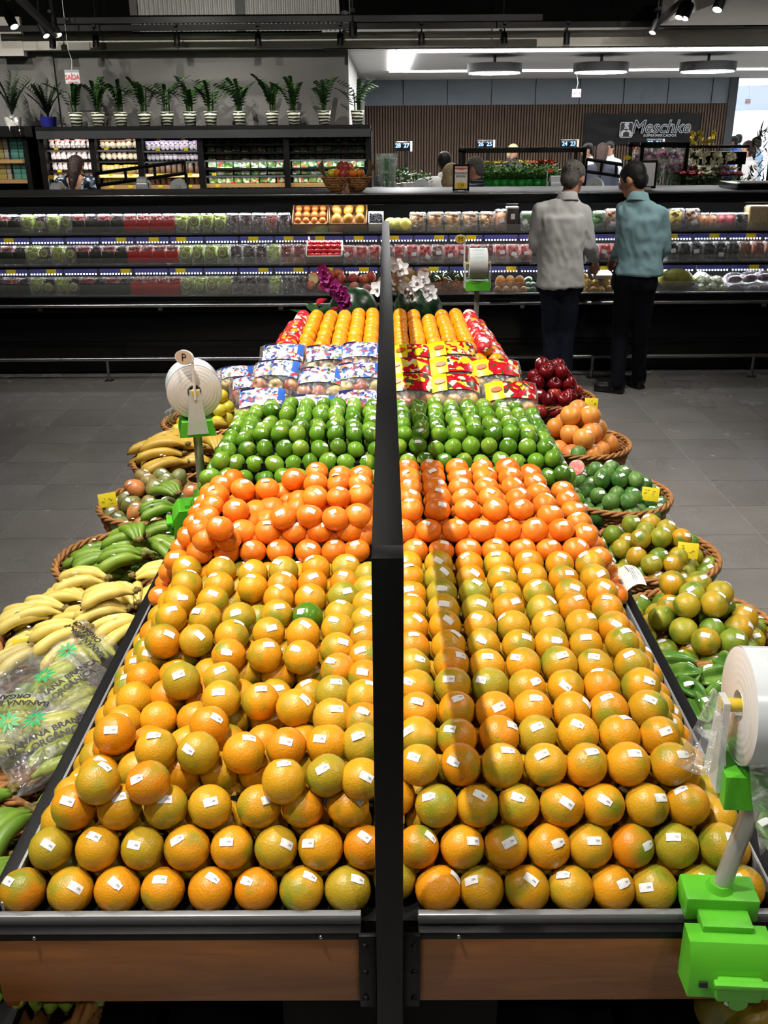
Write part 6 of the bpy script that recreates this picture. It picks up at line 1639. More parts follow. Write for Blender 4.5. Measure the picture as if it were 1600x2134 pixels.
def person(J, label, mats, voxel=0.012, hs=1.0, hair='short', face=None, sleeves='long', hem=None, heads=None, short_t=False, cutback=False, gaze=None, apron=None, tor=(1, 1), handup=None):
    """J: joints in world space. mats: skin, shirt, trousers, shoes, hair"""
    skin, shirt, trou, shoem, hairm = mats
    base = (Vector(J['anL']) + Vector(J['anR'])) / 2; base.z = min(J['anL'][2], J['anR'][2]) - 0.085; base = Vector((base.x, base.y, max(0.0, base.z)))
    o = empty('person', base); T(o, label, 'person'); off = base
    V = {k: Vector(v) for k, v in J.items()}
    fx = (V['shR'] - V['shL']); fx.z = 0; fx.normalize(); fwd = Vector((-fx.y, fx.x, 0))
    face = Vector(face) if face is not None else fwd + Vector((0, 0, -0.1))
    # body: one continuous skin
    b = MB(); M = head(b, V['head'], face, hs)
    limb(b, [V['head'] - Vector(face).normalized() * 0.02 + Vector((0, 0, -0.06)), V['neck'], V['chest']], [0.054 * hs, 0.054, 0.06])
    if cutback: loft(b, [(V['waist'], 0.150 * tor[0], 0.085), (V['chest'], 0.172 * tor[0], 0.106 * tor[1]), ((V['shL'] + V['shR']) / 2 - Vector((0, 0, 0.03)), 0.165 * tor[0], 0.088), (V['neck'], 0.06, 0.06)], fx)
    limb(b, [V['chest'], V['waist'], V['pelvis']], [0.085, 0.08, 0.085])
    for s in 'LR':
        limb(b, [V['chest'], V['sh' + s] - Vector((0, 0, 0.045)), V['el' + s], V['wr' + s]], [0.06, 0.036, 0.030, 0.025])
        limb(b, [V['pelvis'], V['hp' + s], V['kn' + s], V['an' + s]], [0.07, 0.06, 0.045, 0.034])
        limb(b, [V['an' + s], V['an' + s] * 0.4 + V['to' + s] * 0.6 + Vector((0, 0, 0.02))], [0.032, 0.022])
        d = (V['wr' + s] - V['el' + s]).normalized()
        hd = (d + (handup or {}).get(s, Vector((0, 0, -0.25)))).normalized()
        hand(b, V['wr' + s] + d * 0.01, hd, Vector((0, 0, 1)) - fx * (0.6 if s == 'L' else -0.6))
    me = remesh(b, 'body', skin, min(voxel, 0.0085 if voxel < 0.02 else voxel), 2); me.transform(TR(-off)); link('body', me, o)
    # trousers
    t = MB(); loft(t, [(V['pelvis'] + Vector((0, 0, 0.10)), 0.160 * tor[0], 0.105), (V['pelvis'], 0.175 * tor[0], 0.115), (V['pelvis'] - Vector((0, 0, 0.07)), 0.172 * tor[0], 0.110)], fx)
    for s in 'LR':
        kn, an = V['kn' + s], V['an' + s]
        limb(t, [V['hp' + s] - Vector((0, 0, 0.02)), V['hp' + s] * 0.5 + kn * 0.5, kn, kn * 0.45 + an * 0.55, an - Vector((0, 0, 0.012))], [0.095, 0.084, 0.066, 0.060, 0.058], 14)
    me = remesh(t, 'trousers', trou, voxel, 4, 0.006, 10); me.transform(TR(-off)); link('trousers', me, o)
    # shirt
    t = MB(); sm = (V['shL'] + V['shR']) / 2
    hemz = V['pelvis'] if hem is None else Vector(hem); k = tor[0]
    loft(t, [(hemz, 0.178 * k, 0.135 * tor[1]), (V['waist'] * 0.6 + hemz * 0.4, 0.166 * k, 0.122 * tor[1]), (V['waist'], 0.160 * k, 0.118 * tor[1]), (V['chest'], 0.168 * k, 0.122 * tor[1]), (sm - Vector((0, 0, 0.05)), 0.164 * k, 0.104), (sm, 0.150 * k, 0.092), (sm * 0.5 + V['neck'] * 0.5, 0.112 * k, 0.080), (V['neck'] - Vector((0, 0, 0.008)), 0.070, 0.066), (V['neck'] + Vector((0, 0, 0.006)), 0.060, 0.058)], fx)
    for s in 'LR':
        sh, el, wr = V['sh' + s], V['el' + s], V['wr' + s]
        if sleeves == 'long': limb(t, [sm * 0.55 + sh * 0.45 - Vector((0, 0, 0.02)), sh - Vector((0, 0, 0.03)), sh * 0.45 + el * 0.55, el, el * 0.45 + wr * 0.55, wr - (wr - el).normalized() * 0.01], [0.070, 0.064, 0.057, 0.052, 0.046, 0.037], 14)
        else: limb(t, [sm * 0.55 + sh * 0.45 - Vector((0, 0, 0.02)), sh - Vector((0, 0, 0.015)), sh * 0.4 + el * 0.6], [0.074, 0.072, 0.060], 14)
    cf = None
    if cutback:
        nk, wz = V['neck'], V['waist'].z + 0.10
        def cf(c, n):
            if (c - V['chest']).dot(fwd) > 0 or c.z < wz: return False
            tt = (c.z - wz) / (nk.z - wz); return abs((c - V['chest']).dot(fx)) < 0.008 + 0.105 * tt
    me = remesh(t, 'shirt', shirt, voxel, 9, 0.013 if voxel < 0.02 else 0.005, 8, cf); me.transform(TR(-off)); link('shirt', me, o)
    if not cutback:
        cl = MB(); nk = V['neck'] - off; prof = ((0.088, -0.030), (0.082, -0.008), (0.070, 0.026), (0.064, 0.028), (0.060, 0.0))
        cl.grid(lambda u, v: nk + fx * (prof[round(v * 4)][0] * cos(2 * pi * u)) + fwd * (prof[round(v * 4)][0] * 0.95 * sin(2 * pi * u)) + Vector((0, 0, prof[round(v * 4)][1] - 0.016 * sin(2 * pi * u))), 24, 4, closeu=True)
        cl.build('collar', shirt, o, smooth=True)
    sh = MB()
    for s in 'LR': 
        q = MB(); shoe(q, V['an' + s], (V['to' + s].x, V['to' + s].y, off.z + 0.001)); me = remesh(q, 'shoe', shoem, 0.008 if voxel < 0.02 else 0.02, 2); me.transform(TR(-off)); link('shoe', me, o)
    if hair: hairdo(M, hs, hair, hairm, 0.010 if voxel < 0.02 else 0.018, o, off)
    eyes(M, hs, o, off)
    return o
M_shirt_w = flat('white_linen_shirt', (194, 194, 194), 0.8, 0, 0.2, 0.04, 20, 0.6, 9)
M_shirt_t = flat('teal_shirt', (148, 186, 196), 0.75, 0, 0.2, 0.06, 20, 0.6, 9)
M_jeans = flat('dark_navy_jeans', (26, 30, 44), 0.85, 0, 0.15, 0.2, 30, 0.2, 200)
M_jeans2 = flat('black_navy_trousers', (17, 19, 27), 0.85, 0, 0.15, 0.15, 30)
M_shoe = flat('black_shoe', (14, 13, 13), 0.35)
M_hair_g = flat('grey_hair', (96, 92, 88), 0.7, 0, 0.3, 0.4, 60, 0.8, 160)
M_hair_b = flat('black_hair', (20, 17, 16), 0.6, 0, 0.3, 0.3, 60, 0.8, 160)
M_hair_br = flat('brown_hair', (44, 26, 22), 0.6, 0, 0.3, 0.3, 60, 0.8, 160)
M_hair_bl = flat('blond_hair', (176, 156, 116), 0.7, 0, 0.3, 0.3, 60, 0.8, 160)
def JP(D, d):
    J = {}
    for k, (u, v, dy) in d.items(): J[k] = PY(u, v, D + dy)
    for s in 'LR':
        J['an' + s].z = 0.085; J['to' + s].z = 0.0
    return J
J1 = JP(7.42, dict(head=(1194, 372, 0.05), neck=(1182, 410, 0.01), chest=(1170, 452, 0), waist=(1166, 535, 0), pelvis=(1168, 588, 0), shL=(1126, 430, 0.0), shR=(1214, 434, 0.03),
     elL=(1117, 510, 0.03), wrL=(1150, 556, 0.22), elR=(1226, 512, 0.05), wrR=(1238, 540, 0.26), hpL=(1150, 602, 0), hpR=(1184, 602, 0), knL=(1148, 690, 0.06), knR=(1180, 690, 0.02),
     anL=(1150, 790, 0.02), anR=(1176, 792, -0.02), toL=(1150, 790, 0.24), toR=(1196, 792, 0.16)))
person(J1, 'man in white long-sleeved shirt and dark jeans seen from behind', (SKIN_A, M_shirt_w, M_jeans, M_shoe, M_hair_g), hs=1.06, face=(0.55, 0.8, -0.3), hem=PY(1168, 598, 7.42), tor=(1.06, 1.05))
J2 = JP(7.44, dict(head=(1318, 374, 0.03), neck=(1330, 410, 0.0), chest=(1340, 455, 0), waist=(1334, 535, 0), pelvis=(1322, 583, 0), shL=(1301, 432, 0.06), shR=(1376, 437, -0.06),
     elL=(1296, 512, 0.08), wrL=(1280, 532, 0.28), elR=(1384, 516, -0.01), wrR=(1352, 560, 0.22), hpL=(1306, 598, 0.02), hpR=(1340, 598, -0.02), knL=(1292, 690, 0.08), knR=(1334, 690, 0.02),
     anL=(1288, 788, -0.05), anR=(1330, 790, 0.10), toL=(1248, 790, 0.02), toR=(1308, 790, 0.24)))
person(J2, 'man in teal shirt and black trousers seen from behind', (SKIN_A, M_shirt_t, M_jeans2, M_shoe, M_hair_b), hs=1.06, face=(-0.75, 0.6, -0.35), hem=PY(1330, 572, 7.44), tor=(1.0, 1.05))

def stand(x, y, h, yaw, arm=0.35, bend=0.9):
    k = h / 1.75; R = RZ(yaw); c = Vector((x, y, 0))
    P = lambda a, b, z: c + R @ Vector((a * k, b * k, z * k))
    return dict(head=P(0, 0.03, 1.632), neck=P(0, 0, 1.50), chest=P(0, 0, 1.27), waist=P(0, 0, 1.08), pelvis=P(0, 0, 0.94), shL=P(-0.175, 0, 1.44), shR=P(0.175, 0, 1.44),
        elL=P(-0.225, 0.02, 1.13), elR=P(0.225, 0.02, 1.13), wrL=P(-0.19, 0.20 * bend + 0.03, 1.00), wrR=P(0.19, 0.20 * bend + 0.03, 1.00), hpL=P(-0.085, 0, 0.90), hpR=P(0.085, 0, 0.90),
        knL=P(-0.09, 0.03, 0.49), knR=P(0.09, 0.02, 0.49), anL=P(-0.095, 0, 0.085), anR=P(0.095, 0, 0.085), toL=P(-0.10, 0.20, 0.0), toR=P(0.10, 0.20, 0.0))
def bgp(u, vtop, D, yaw, label, mats, **kw):
    p = PY(u, vtop, D); h = p.z - 0.0
    return person(stand(p.x, D, h / 1.0 * (1.75 / 1.745), yaw), label, mats, voxel=0.022, **kw)
M_print = splash_mat('navy_print_blouse', [(30, 38, 52), (150, 160, 176), (44, 58, 78), (206, 210, 216), (26, 30, 40), (92, 112, 132)], 26)
M_wtee = flat('white_tee', (226, 226, 226), 0.8)
M_navy = flat('navy_cloth', (40, 44, 58), 0.8)
def stripe_mat():
    m, nt, b = new_mat('striped_polo'); tc = nd(nt, 'ShaderNodeTexCoord'); sp = nd(nt, 'ShaderNodeSeparateXYZ'); nt.links.new(tc.outputs['Object'], sp.inputs[0])
    a = nd(nt, 'ShaderNodeMath', operation='MULTIPLY'); a.inputs[1].default_value = 190.0; s = nd(nt, 'ShaderNodeMath', operation='SINE'); nt.links.new(sp.outputs[2], a.inputs[0]); nt.links.new(a.outputs[0], s.inputs[0])
    nt.links.new(ramp(nt, s.outputs[0], [(0.0, lin((40, 42, 54))), (0.78, lin((40, 42, 54))), (0.8, lin((140, 142, 152)))]), b.inputs['Base Color']); b.inputs['Roughness'].default_value = 0.8
    return m
M_stripe = stripe_mat()
M_bluesh = flat('blue_shirt', (70, 96, 190), 0.8)
wj = stand(PY(153, 330, 11.45).x, 11.45, 1.80, 0.05); wj['head'] = wj['head'] + Vector((0, 0.05, -0.06))
person(wj, 'woman with long brown hair in patterned open-back blouse, seen from behind', (SKIN_B, M_print, M_navy, M_shoe, M_hair_br), voxel=0.016, hair='long', cutback=True, tor=(0.95, 1), face=(0.05, 1, -0.45))
bgp(927, 317, 11.35, 0.15, 'dark-haired man in white T-shirt seen from behind', (SKIN_C, M_wtee, M_navy, M_shoe, M_hair_b), sleeves='short')
bgp(939, 343, 10.3, -0.5, 'blond-haired person in dark top before the man in white T-shirt', (SKIN_B, M_navy, M_navy, M_shoe, M_hair_bl), hair='bob')
bgp(994, 328, 10.4, 1.2, 'grey-haired man in striped navy polo shirt facing left', (SKIN_A, M_stripe, M_navy, M_shoe, M_hair_g), sleeves='short', tor=(1.08, 1.1))
bgp(1068, 301, 17.6, -2.6, 'blond cashier behind the till under sign 26 25', (SKIN_B, M_navy, M_navy, M_shoe, M_hair_bl), hair='bob')
bgp(1228, 298, 17.0, 1.5, 'dark-haired cashier in white shirt, left one below the banner', (SKIN_B, M_wtee, M_navy, M_shoe, M_hair_b))
bgp(1272, 294, 17.4, 2.4, 'cashier in white blouse facing the shop below the banner', (SKIN_B, M_wtee, M_navy, M_shoe, M_hair_b))
bgp(1256, 299, 14.2, -0.3, 'dark-haired customer seen from behind below the banner', (SKIN_B, M_navy, M_navy, M_shoe, M_hair_br), hair='long')
bgp(1532, 283, 21.0, 1.2, 'man in blue shirt in front of the bright shop front', (SKIN_A, M_bluesh, M_navy, M_shoe, M_hair_b))
bgp(1541, 279, 23.0, 0.4, 'person in grey-blue top behind the man in blue', (SKIN_B, flat('greyblue_top', (96, 110, 130), 0.8), M_navy, M_shoe, M_hair_b))
bgp(1563, 293, 15.5, 1.9, 'dark-haired woman in pale top with red collar at far right', (SKIN_B, M_wtee, M_navy, M_shoe, M_hair_br), hair='bob')
bgp(1503, 298, 24.0, 2.8, 'small distant person before the bright shop front', (SKIN_B, M_wtee, M_navy, M_shoe, M_hair_br))
bgp(1580, 285, 19.0, 0.8, 'bending person in light blue behind the tall dried plant', (SKIN_B, flat('lightblue_top', (150, 180, 210), 0.8), M_navy, M_shoe, M_hair_b))
# ================================================================== shelving along the back left wall
YF = 12.02
def ux(u, y=YF): return PY(u, 330, y).x
ZLED = PY(400, 262, 11.95).z
unit = empty('wall_shelving', (ux(430), 12.4, 0)); T(unit, 'black wall shelving with ledge and five bays of packaged goods', 'shelving')
uo = Vector((-ux(430), -12.4, 0))
M_shelfw = flat('pale_wood_shelf', (168, 132, 84), 0.6)
def up_(name, mb, mat, smooth=False): return mb.build(name, mat, unit, uo, smooth=smooth)
xs = [ux(u) for u in (92, 197, 294, 420, 598, 768)]
up_('ledge', MB().box(((xs[0] + xs[-1]) / 2, 12.33, ZLED - 0.02), (xs[-1] - xs[0] + 0.05, 0.84, 0.04)), black_metal)
up_('fascia', MB().box(((xs[0] + xs[-1]) / 2, 11.93, ZLED - 0.07), (xs[-1] - xs[0] + 0.05, 0.03, 0.13)), flat('dark_fascia', (44, 46, 50), 0.5))
up_('back_board', MB().box(((xs[0] + xs[-1]) / 2, 12.70, 1.0), (xs[-1] - xs[0], 0.04, 2.0)), black_matte)
for x in xs: up_('upright', MB().box((x, 12.33, ZLED / 2 - 0.03), (0.07, 0.72, ZLED - 0.07)), black_metal)
def zv(v, y=YF): return PY(430, v, y).z
# product meshes
def lumps(mat2, seed, w=0.078, h=0.105):
    g = random.Random(seed); mb = MB()
    for i in range(9): mb.ell((g.uniform(-.3, .3) * w, g.uniform(-.02, .02), 0.02 + g.uniform(0, .6) * h), 0.018, 7, 5)
    mb.ell((0, 0, h * 0.42), (w * .42, 0.03, h * .42), 8, 6); mb.mi = 1
    mb.box((0, 0, h * 0.93), (w * .8, 0.012, h * .2))
    return mb.mesh('produce_pack', mat2, False)
c_ = lambda n, c: MATS.get(n) or flat(n, c, 0.5)
PK = {'pink': lumps([c_('pack_white', (226, 214, 210)), c_('pack_pink', (216, 150, 146))], 1), 'cream': lumps([c_('pack_cream', (226, 212, 186)), c_('pack_brown', (150, 112, 84))], 2), 'lilac': lumps([c_('pack_lilac', (214, 206, 220)), c_('pack_mauve', (178, 160, 196))], 3)}
def jar(body_c, lid_c, h, r, nm):
    mb = MB().lathe([(0.0, 0), (r, 0), (r, h * .78), (r * .8, h * .84)], 10); mb.mi = 1; mb.lathe([(r * .85, h * .84), (r * .85, h), (0, h)], 10)
    return mb.mesh(nm, [body_c, lid_c])
PK['yjar'] = jar(c_('jar_beige', (176, 166, 120)), c_('lid_yellow', (236, 200, 40)), 0.10, 0.034, 'jar')
PK['jar'] = jar(c_('jar_brown', (120, 100, 84)), c_('lid_white', (210, 206, 200)), 0.125, 0.032, 'jar')
PK['bottle'] = jar(c_('bottle_white', (226, 230, 234)), c_('lid_grey', (160, 170, 180)), 0.09, 0.024, 'small_bottle')
PK['gbottle'] = jar(c_('bottle_green', (60, 170, 120)), c_('lid_white', (210, 206, 200)), 0.09, 0.024, 'small_bottle')
def gbag(seed, cols, nm='salad_bag'):
    m = splash_mat('bag_print_%d' % seed, cols, 30)
    return MB().cbox((0, 0, 0.055), (0.105, 0.05, 0.11), 0.014).mesh(nm, m)
PK['green'] = gbag(1, [(120, 170, 80), (226, 232, 220), (70, 130, 60), (160, 196, 110), (214, 90, 70), (90, 150, 80)])
PK['green2'] = gbag(2, [(90, 150, 90), (236, 238, 232), (190, 210, 170), (60, 120, 60), (226, 230, 226), (150, 190, 140)])
PK['dark'] = gbag(3, [(36, 52, 32), (60, 74, 44), (26, 36, 26), (80, 60, 44), (50, 70, 44), (30, 44, 30)])
PK['darkr'] = gbag(4, [(70, 34, 30), (46, 60, 36), (26, 36, 26), (90, 44, 40), (40, 50, 34), (30, 44, 30)])
PK['box'] = MB().cbox((0, 0, 0.05), (0.09, 0.07, 0.10), 0.003).mesh('goods_box', c_('box_olive', (186, 176, 104)))
PK['boxt'] = MB().cbox((0, 0, 0.05), (0.09, 0.07, 0.10), 0.003).mesh('goods_box', c_('box_teal', (96, 168, 158)))
PK['boxg'] = MB().cbox((0, 0, 0.05), (0.05, 0.07, 0.10), 0.003).mesh('goods_box', c_('box_pale', (190, 184, 176)))
PK['tom'] = MB().ell((0, 0, 0.03), 0.035, 10, 8).mesh('tomato', c_('tomato_red', (196, 44, 36)))
PK['or'] = MB().ell((0, 0, 0.03), 0.035, 10, 8).mesh('orange', c_('far_orange', (230, 130, 50)))
NM = {'pink': ('white-pink mushroom pack', 'mushroom pack'), 'cream': ('cream mushroom pack', 'mushroom pack'), 'lilac': ('lilac-white mushroom pack', 'mushroom pack'), 'yjar': ('yellow-lidded jar', 'jar'), 'jar': ('brown jar', 'jar'), 'bottle': ('small white bottle', 'bottle'), 'gbottle': ('small green bottle', 'bottle'),
      'green': ('bright green salad bag', 'salad bag'), 'green2': ('pale green salad bag', 'salad bag'), 'dark': ('dim dark green bag', 'salad bag'), 'darkr': ('dim reddish bag', 'salad bag'), 'tom': ('red tomato', 'tomato'), 'or': ('orange', 'orange'), 'box': ('olive carton', 'carton'), 'boxt': ('teal carton', 'carton'), 'boxg': ('pale carton', 'carton')}
BAYN = ['leftmost', 'second', 'third', 'fourth', 'fifth']
def shelf_row(bay, vb, seq, rown, wood=False, sc=1.0, scz=1.0, tags=2):
    """vb: image row of the shelf's upper face; seq: product kinds"""
    x0, x1 = xs[bay] + 0.05, xs[bay + 1] - 0.05; z = zv(vb)
    up_('shelf', MB().box(((x0 + x1) / 2, 12.36, z - 0.013), (x1 - x0 + 0.03, 0.64, 0.022)), M_shelfw if wood else black_metal)
    if wood: up_('shelf_edge', MB().box(((x0 + x1) / 2, 12.03, z - 0.022), (x1 - x0 + 0.03, 0.012, 0.045)), M_shelfw)
    n = len(seq)
    for i, k in enumerate(seq):
        x = x0 + (i + 0.5) * (x1 - x0) / n
        o = link(PK[k].name.split('.')[0], PK[k], None, (x + rnd.uniform(-.004, .004), 12.12 + rnd.uniform(-.01, .02), z), (0, 0, rnd.uniform(-.15, .15))); o.scale = (sc, 1, scz * rnd.uniform(0.93, 1.05))
        T(o, '%s, %s shelf bay, %s row, %s from the left' % (NM[k][0], BAYN[bay], rown, ORD[i + 1]), NM[k][1], 'goods on the back wall shelving')
    for t in range(tags):
        up_('yellow_tag', MB().box((x0 + (0.2 + 0.55 * t + rnd.uniform(0, .1)) * (x1 - x0), 11.995, z + (-0.012 if wood else 0.13)), (0.05, 0.004, 0.03)), yellow_tag)
shelf_row(0, 309, ['pink'] * 8, 'top', sc=1.0, tags=1); shelf_row(0, 332, ['pink'] * 8, 'second', tags=1); shelf_row(0, 354, ['pink'] * 8, 'third', tags=0); shelf_row(0, 378, ['cream'] * 8, 'fourth', tags=1)
shelf_row(1, 310, ['cream'] * 7, 'top', tags=1); shelf_row(1, 333, ['cream'] * 7, 'second', tags=1); shelf_row(1, 361, ['yjar'] * 9, 'third', True); shelf_row(1, 385, ['yjar'] * 9, 'fourth', True); shelf_row(1, 400, ['tom'] * 5 + ['or'] * 4, 'fifth', tags=0)
shelf_row(2, 313, ['lilac'] * 11, 'top'); shelf_row(2, 335, ['lilac'] * 12, 'second'); shelf_row(2, 361, ['jar'] * 9, 'third', True, tags=3); shelf_row(2, 385, ['jar'] * 9, 'fourth', True, tags=3)
for bay in (3, 4):
    for r, (vb, kinds) in enumerate(((300, ('dark', 'darkr')), (317, ('dark', 'dark')), (333, ('dark', 'darkr')), (350, ('green', 'green2')), (366, ('green2', 'green')), (383, ('green', 'green2')))):
        shelf_row(bay, vb, [kinds[(i * 7 + r + bay) % 3 == 0] for i in range(9)], ('top', 'second', 'third', 'fourth', 'fifth', 'sixth')[r], wood=r == 5, scz=0.86, sc=0.95, tags=0)
    shelf_row(bay, 400, (['bottle'] * 8 + ['gbottle'] * 5) if bay == 3 else ['gbottle'] * 6 + ['bottle'] * 6, 'lowest', tags=0)
for x0, x1, z, e in ((xs[0], xs[3], ZLED - 0.10, 2.0), (xs[0], xs[3], zv(313), 1.6), (xs[0], xs[3], zv(338), 1.5), (xs[0], xs[3], zv(364), 1.2), (xs[3], xs[5], zv(336), 2.6), (xs[3], xs[5], zv(368), 1.5)):
    ld = bpy.data.lights.new('shelf_light', 'AREA'); ld.shape = 'RECTANGLE'; ld.size, ld.size_y = x1 - x0, 0.04; ld.energy = e; ld.color = (1.0, 0.97, 0.93)
    link('shelf_light', ld, unit, uo + Vector(((x0 + x1) / 2, 12.01, z)), (radians(25), 0, 0))
# second unit cut by the left edge, grey pillar between
x0, x1 = ux(-70), ux(60)
un2 = empty('wall_shelving', ((x0 + x1) / 2, 12.3, 0)); T(un2, 'black shelving of olive and teal cartons cut by the left edge', 'shelving')
MB().box((0, 0.0, ZLED - 0.05), (x1 - x0 + 0.25, 0.8, 0.12)).build('ledge', black_metal, un2, smooth=False); MB().box((0, 0.38, 1.0), (x1 - x0, 0.04, 2.0)).build('back_board', black_matte, un2, smooth=False)
for s in (-1, 1): MB().box((s * (x1 - x0) / 2, 0, 1.0), (0.06, 0.7, 1.9)).build('upright', black_metal, un2, smooth=False)
for r, vb in enumerate((330, 372)):
    z = zv(vb); MB().box((0, 0, z - 0.02), (x1 - x0, 0.6, 0.04)).build('shelf', M_shelfw, un2, smooth=False)
    for st in range(4 if r else 3):
        for i in range(6):
            x = x1 - 0.09 - 0.098 * i; k = 'boxt' if i < 2 else ('boxg' if i == 2 else 'box')
            o = link('goods_box', PK[k], None, (x + (0.02 if i > 2 else 0), 12.12, z + 0.004 + 0.101 * st * (0.62 if r else 0.8)), None); o.scale = (1, 1, 0.6 if r else 0.78)
            T(o, '%s in the cut-off left shelving, %s shelf, layer %s, %s from the pillar' % (NM[k][0], ('upper', 'lower')[r], ('one', 'two', 'three', 'four')[st], ORD[i + 1]), 'carton', 'cartons in the left shelving')
ST(MB().box((ux(80), 12.74, 1.5), (0.20, 0.06, 3.0)).build('wall_pillar', M_wall))
ST(MB().box((PY(185, 207, 12.74).x, 12.745, PY(185, 207, 12.74).z), (0.28, 0.02, 0.26)).build('wall_hatch', flat('hatch_grey', (84, 84, 83), 0.8)))

# ------------------------------------------------------------------ plants on the ledge
M_zz = flat('zz_leaf', (52, 92, 40), 0.3, 0, 0.5, 0.4, 20)
M_zz2 = flat('dull_palm_leaf', (44, 62, 40), 0.5, 0, 0.4, 0.3, 20)
def wrap_mat():
    m, nt, b = new_mat('striped_pot_wrap'); tc = nd(nt, 'ShaderNodeTexCoord'); wv = nd(nt, 'ShaderNodeTexWave'); wv.bands_direction = 'Z'; wv.inputs['Scale'].default_value = 9.0; wv.inputs['Distortion'].default_value = 3.0
    nt.links.new(tc.outputs['Object'], wv.inputs[0]); nt.links.new(ramp(nt, wv.outputs['Fac'], [(0.3, lin((40, 44, 40))), (0.5, lin((150, 160, 120))), (0.75, lin((226, 226, 210)))]), b.inputs['Base Color']); b.inputs['Roughness'].default_value = 0.3
    return m
M_wrap = wrap_mat()
LEAFLET = leaf_mesh(0.055, 0.026, M_zz, 0.2, 3)
def zz_mesh(seed):
    g = random.Random(seed); mb = MB()
    for s in range(7):
        a = g.uniform(0, 6.28); ln = g.uniform(0.03, 0.17); H = g.uniform(0.20, 0.33)
        pts = [Vector((0.02 * cos(a), 0.02 * sin(a), 0.10)), Vector((ln * .25 * cos(a), ln * .25 * sin(a), 0.10 + H * .75)), Vector((ln * 1.4 * cos(a), ln * 1.4 * sin(a), 0.10 + H))]
        mb.tube(pts, [0.006, 0.005, 0.003], 5)
        for q in range(9):
            t = 0.25 + 0.75 * q / 8; p = pts[0] * (1 - t) ** 2 + pts[1] * 2 * t * (1 - t) + pts[2] * t * t
            for sd in (-1, 1):
                M = TR(p) @ RZ(a + sd * 1.2) @ RX(0.5); L, w = 0.06, 0.042
                mb.grid(lambda u, v: ((u - .5) * w * sin(pi * (.08 + .92 * v)), v * L, -0.1 * L * v), 2, 3, M)
    return mb.mesh('foliage', M_zz)
POTW = MB().lathe([(0.0, 0.0), (0.062, 0.0), (0.072, 0.10), (0.082, 0.155), (0.068, 0.15), (0.0, 0.12)], 20).mesh('wrapped_pot', M_wrap)
ZZ = [zz_mesh(s) for s in range(4)]
for k, u in enumerate((160, 206, 253, 302, 350, 397, 440, 500, 568, 613, 676, 745)):
    p = PY(u, 258, 12.15); o = empty('zz_plant', (p.x, 12.15, ZLED + 0.001), (0, 0, k * 1.1)); T(o, 'glossy zz plant in striped wrapped pot on the shelving ledge, %s from the left' % ORD[k + 1], 'potted plant', 'zz plants on the ledge')
    link('wrapped_pot', POTW, o); link('foliage', ZZ[k % 4], o).scale = (1.3, 1.3, 1.22)
def palm(u, top, label, potm, y=12.2):
    p = PY(u, 258, y); o = empty('palm_plant', (p.x, y, ZLED + 0.001)); T(o, label, 'potted plant')
    MB().lathe([(0, 0), (0.085, 0), (0.10, 0.11), (0.09, 0.11), (0, 0.09)], 20).build('pot', potm, o)
    mb = MB(); g = random.Random(int(u)); H = top
    for s in range(13):
        a = g.uniform(0, 6.28); ln = g.uniform(0.08, 0.24); hh = H * g.uniform(0.6, 1)
        P0, P1, P2 = Vector((0, 0, 0.1)), Vector((ln * .3 * cos(a), ln * .3 * sin(a), hh * .7)), Vector((ln * 1.2 * cos(a), ln * 1.2 * sin(a), hh))
        mb.tube([P0, P1, P2], [0.006, 0.005, 0.002], 4)
        for q in range(12):
            t = 0.2 + 0.8 * q / 11; p_ = P0 * (1 - t) ** 2 + P1 * 2 * t * (1 - t) + P2 * t * t
            for sd in (-1, 1): mb.grid(lambda u_, v_: ((u_ - .5) * 0.018 * (1 - v_), v_ * 0.13, -0.04 * v_ * v_), 1, 3, TR(p_) @ RZ(a + sd * 0.9) @ RX(0.7))
    mb.build('fronds', M_zz2, o, smooth=True); return o
palm(102, 0.55, 'dark palm plant in blue pot on the ledge', flat('blue_pot', (30, 34, 120), 0.4)); palm(28, 0.62, 'tall dark palm plant in white pot at the left edge', M_pot)
p = PY(14, 244, 11.7); o = empty('white_lily', (p.x, 12.0, ZLED + 0.001)); T(o, 'white lily flowers hanging at the left edge of the ledge', 'flowers')
MB().tube([(0, 0, 0), (0, -0.1, 0.12), (0.02, -0.2, 0.08)], 0.005, 6).build('stem', M_gstem, o)
for q in ((0, -0.18, 0.10), (0.06, -0.2, 0.06), (-0.03, -0.2, 0.0), (0.1, -0.2, -0.04)): link('flower', FL_W, o, q, (pi / 2, 0, rnd.uniform(0, 6)))
# ------------------------------------------------------------------ exit signs
def exit_sign(u, v, D, w, label, ceil):
    p = PY(u, v, D); o = empty('exit_sign', p); T(o, label, 'exit sign', 'hanging exit signs'); h = w * 0.86
    MB().cbox((0, 0, 0), (w, 0.015, h), 0.002).build('panel', M_lab_white, o); MB().box((0, -0.0085, h * 0.40), (w, 0.002, h * 0.18)).build('top_band', flat('sign_band_%d' % int(u), (150, 160, 170), 0.4), o, smooth=False)
    link('lettering', text_mesh('SA\u00cdDA', w * 0.36, ink_red, offset=w * 0.008), o, (0, -0.0095, -h * 0.05), (pi / 2, 0, 0)).scale = (0.98, 1.25, 1)
    MB().box((0, -0.009, -h * 0.40), (w * .7, 0.002, h * .05)).build('underline', ink_red, o, smooth=False)
    MB().tube([(0, 0, h / 2), (0.015, 0, h / 2 + 0.1), (-0.015, 0, h / 2 + 0.22), (-0.01, 0, ceil - p.z)], 0.003, 5).build('cord', white_plastic, o)
exit_sign(151, 160, 12.1, 0.17, 'white SAÍDA exit sign hanging before the grey wall', 4.6)
exit_sign(1201, 194, 17.5, 0.15, 'small SAÍDA exit sign hanging before the far wall', 2.9)
exit_sign(1558, 212, 19.0, 0.10, 'tiny SAÍDA exit sign hanging before the bright shop front', 2.9)
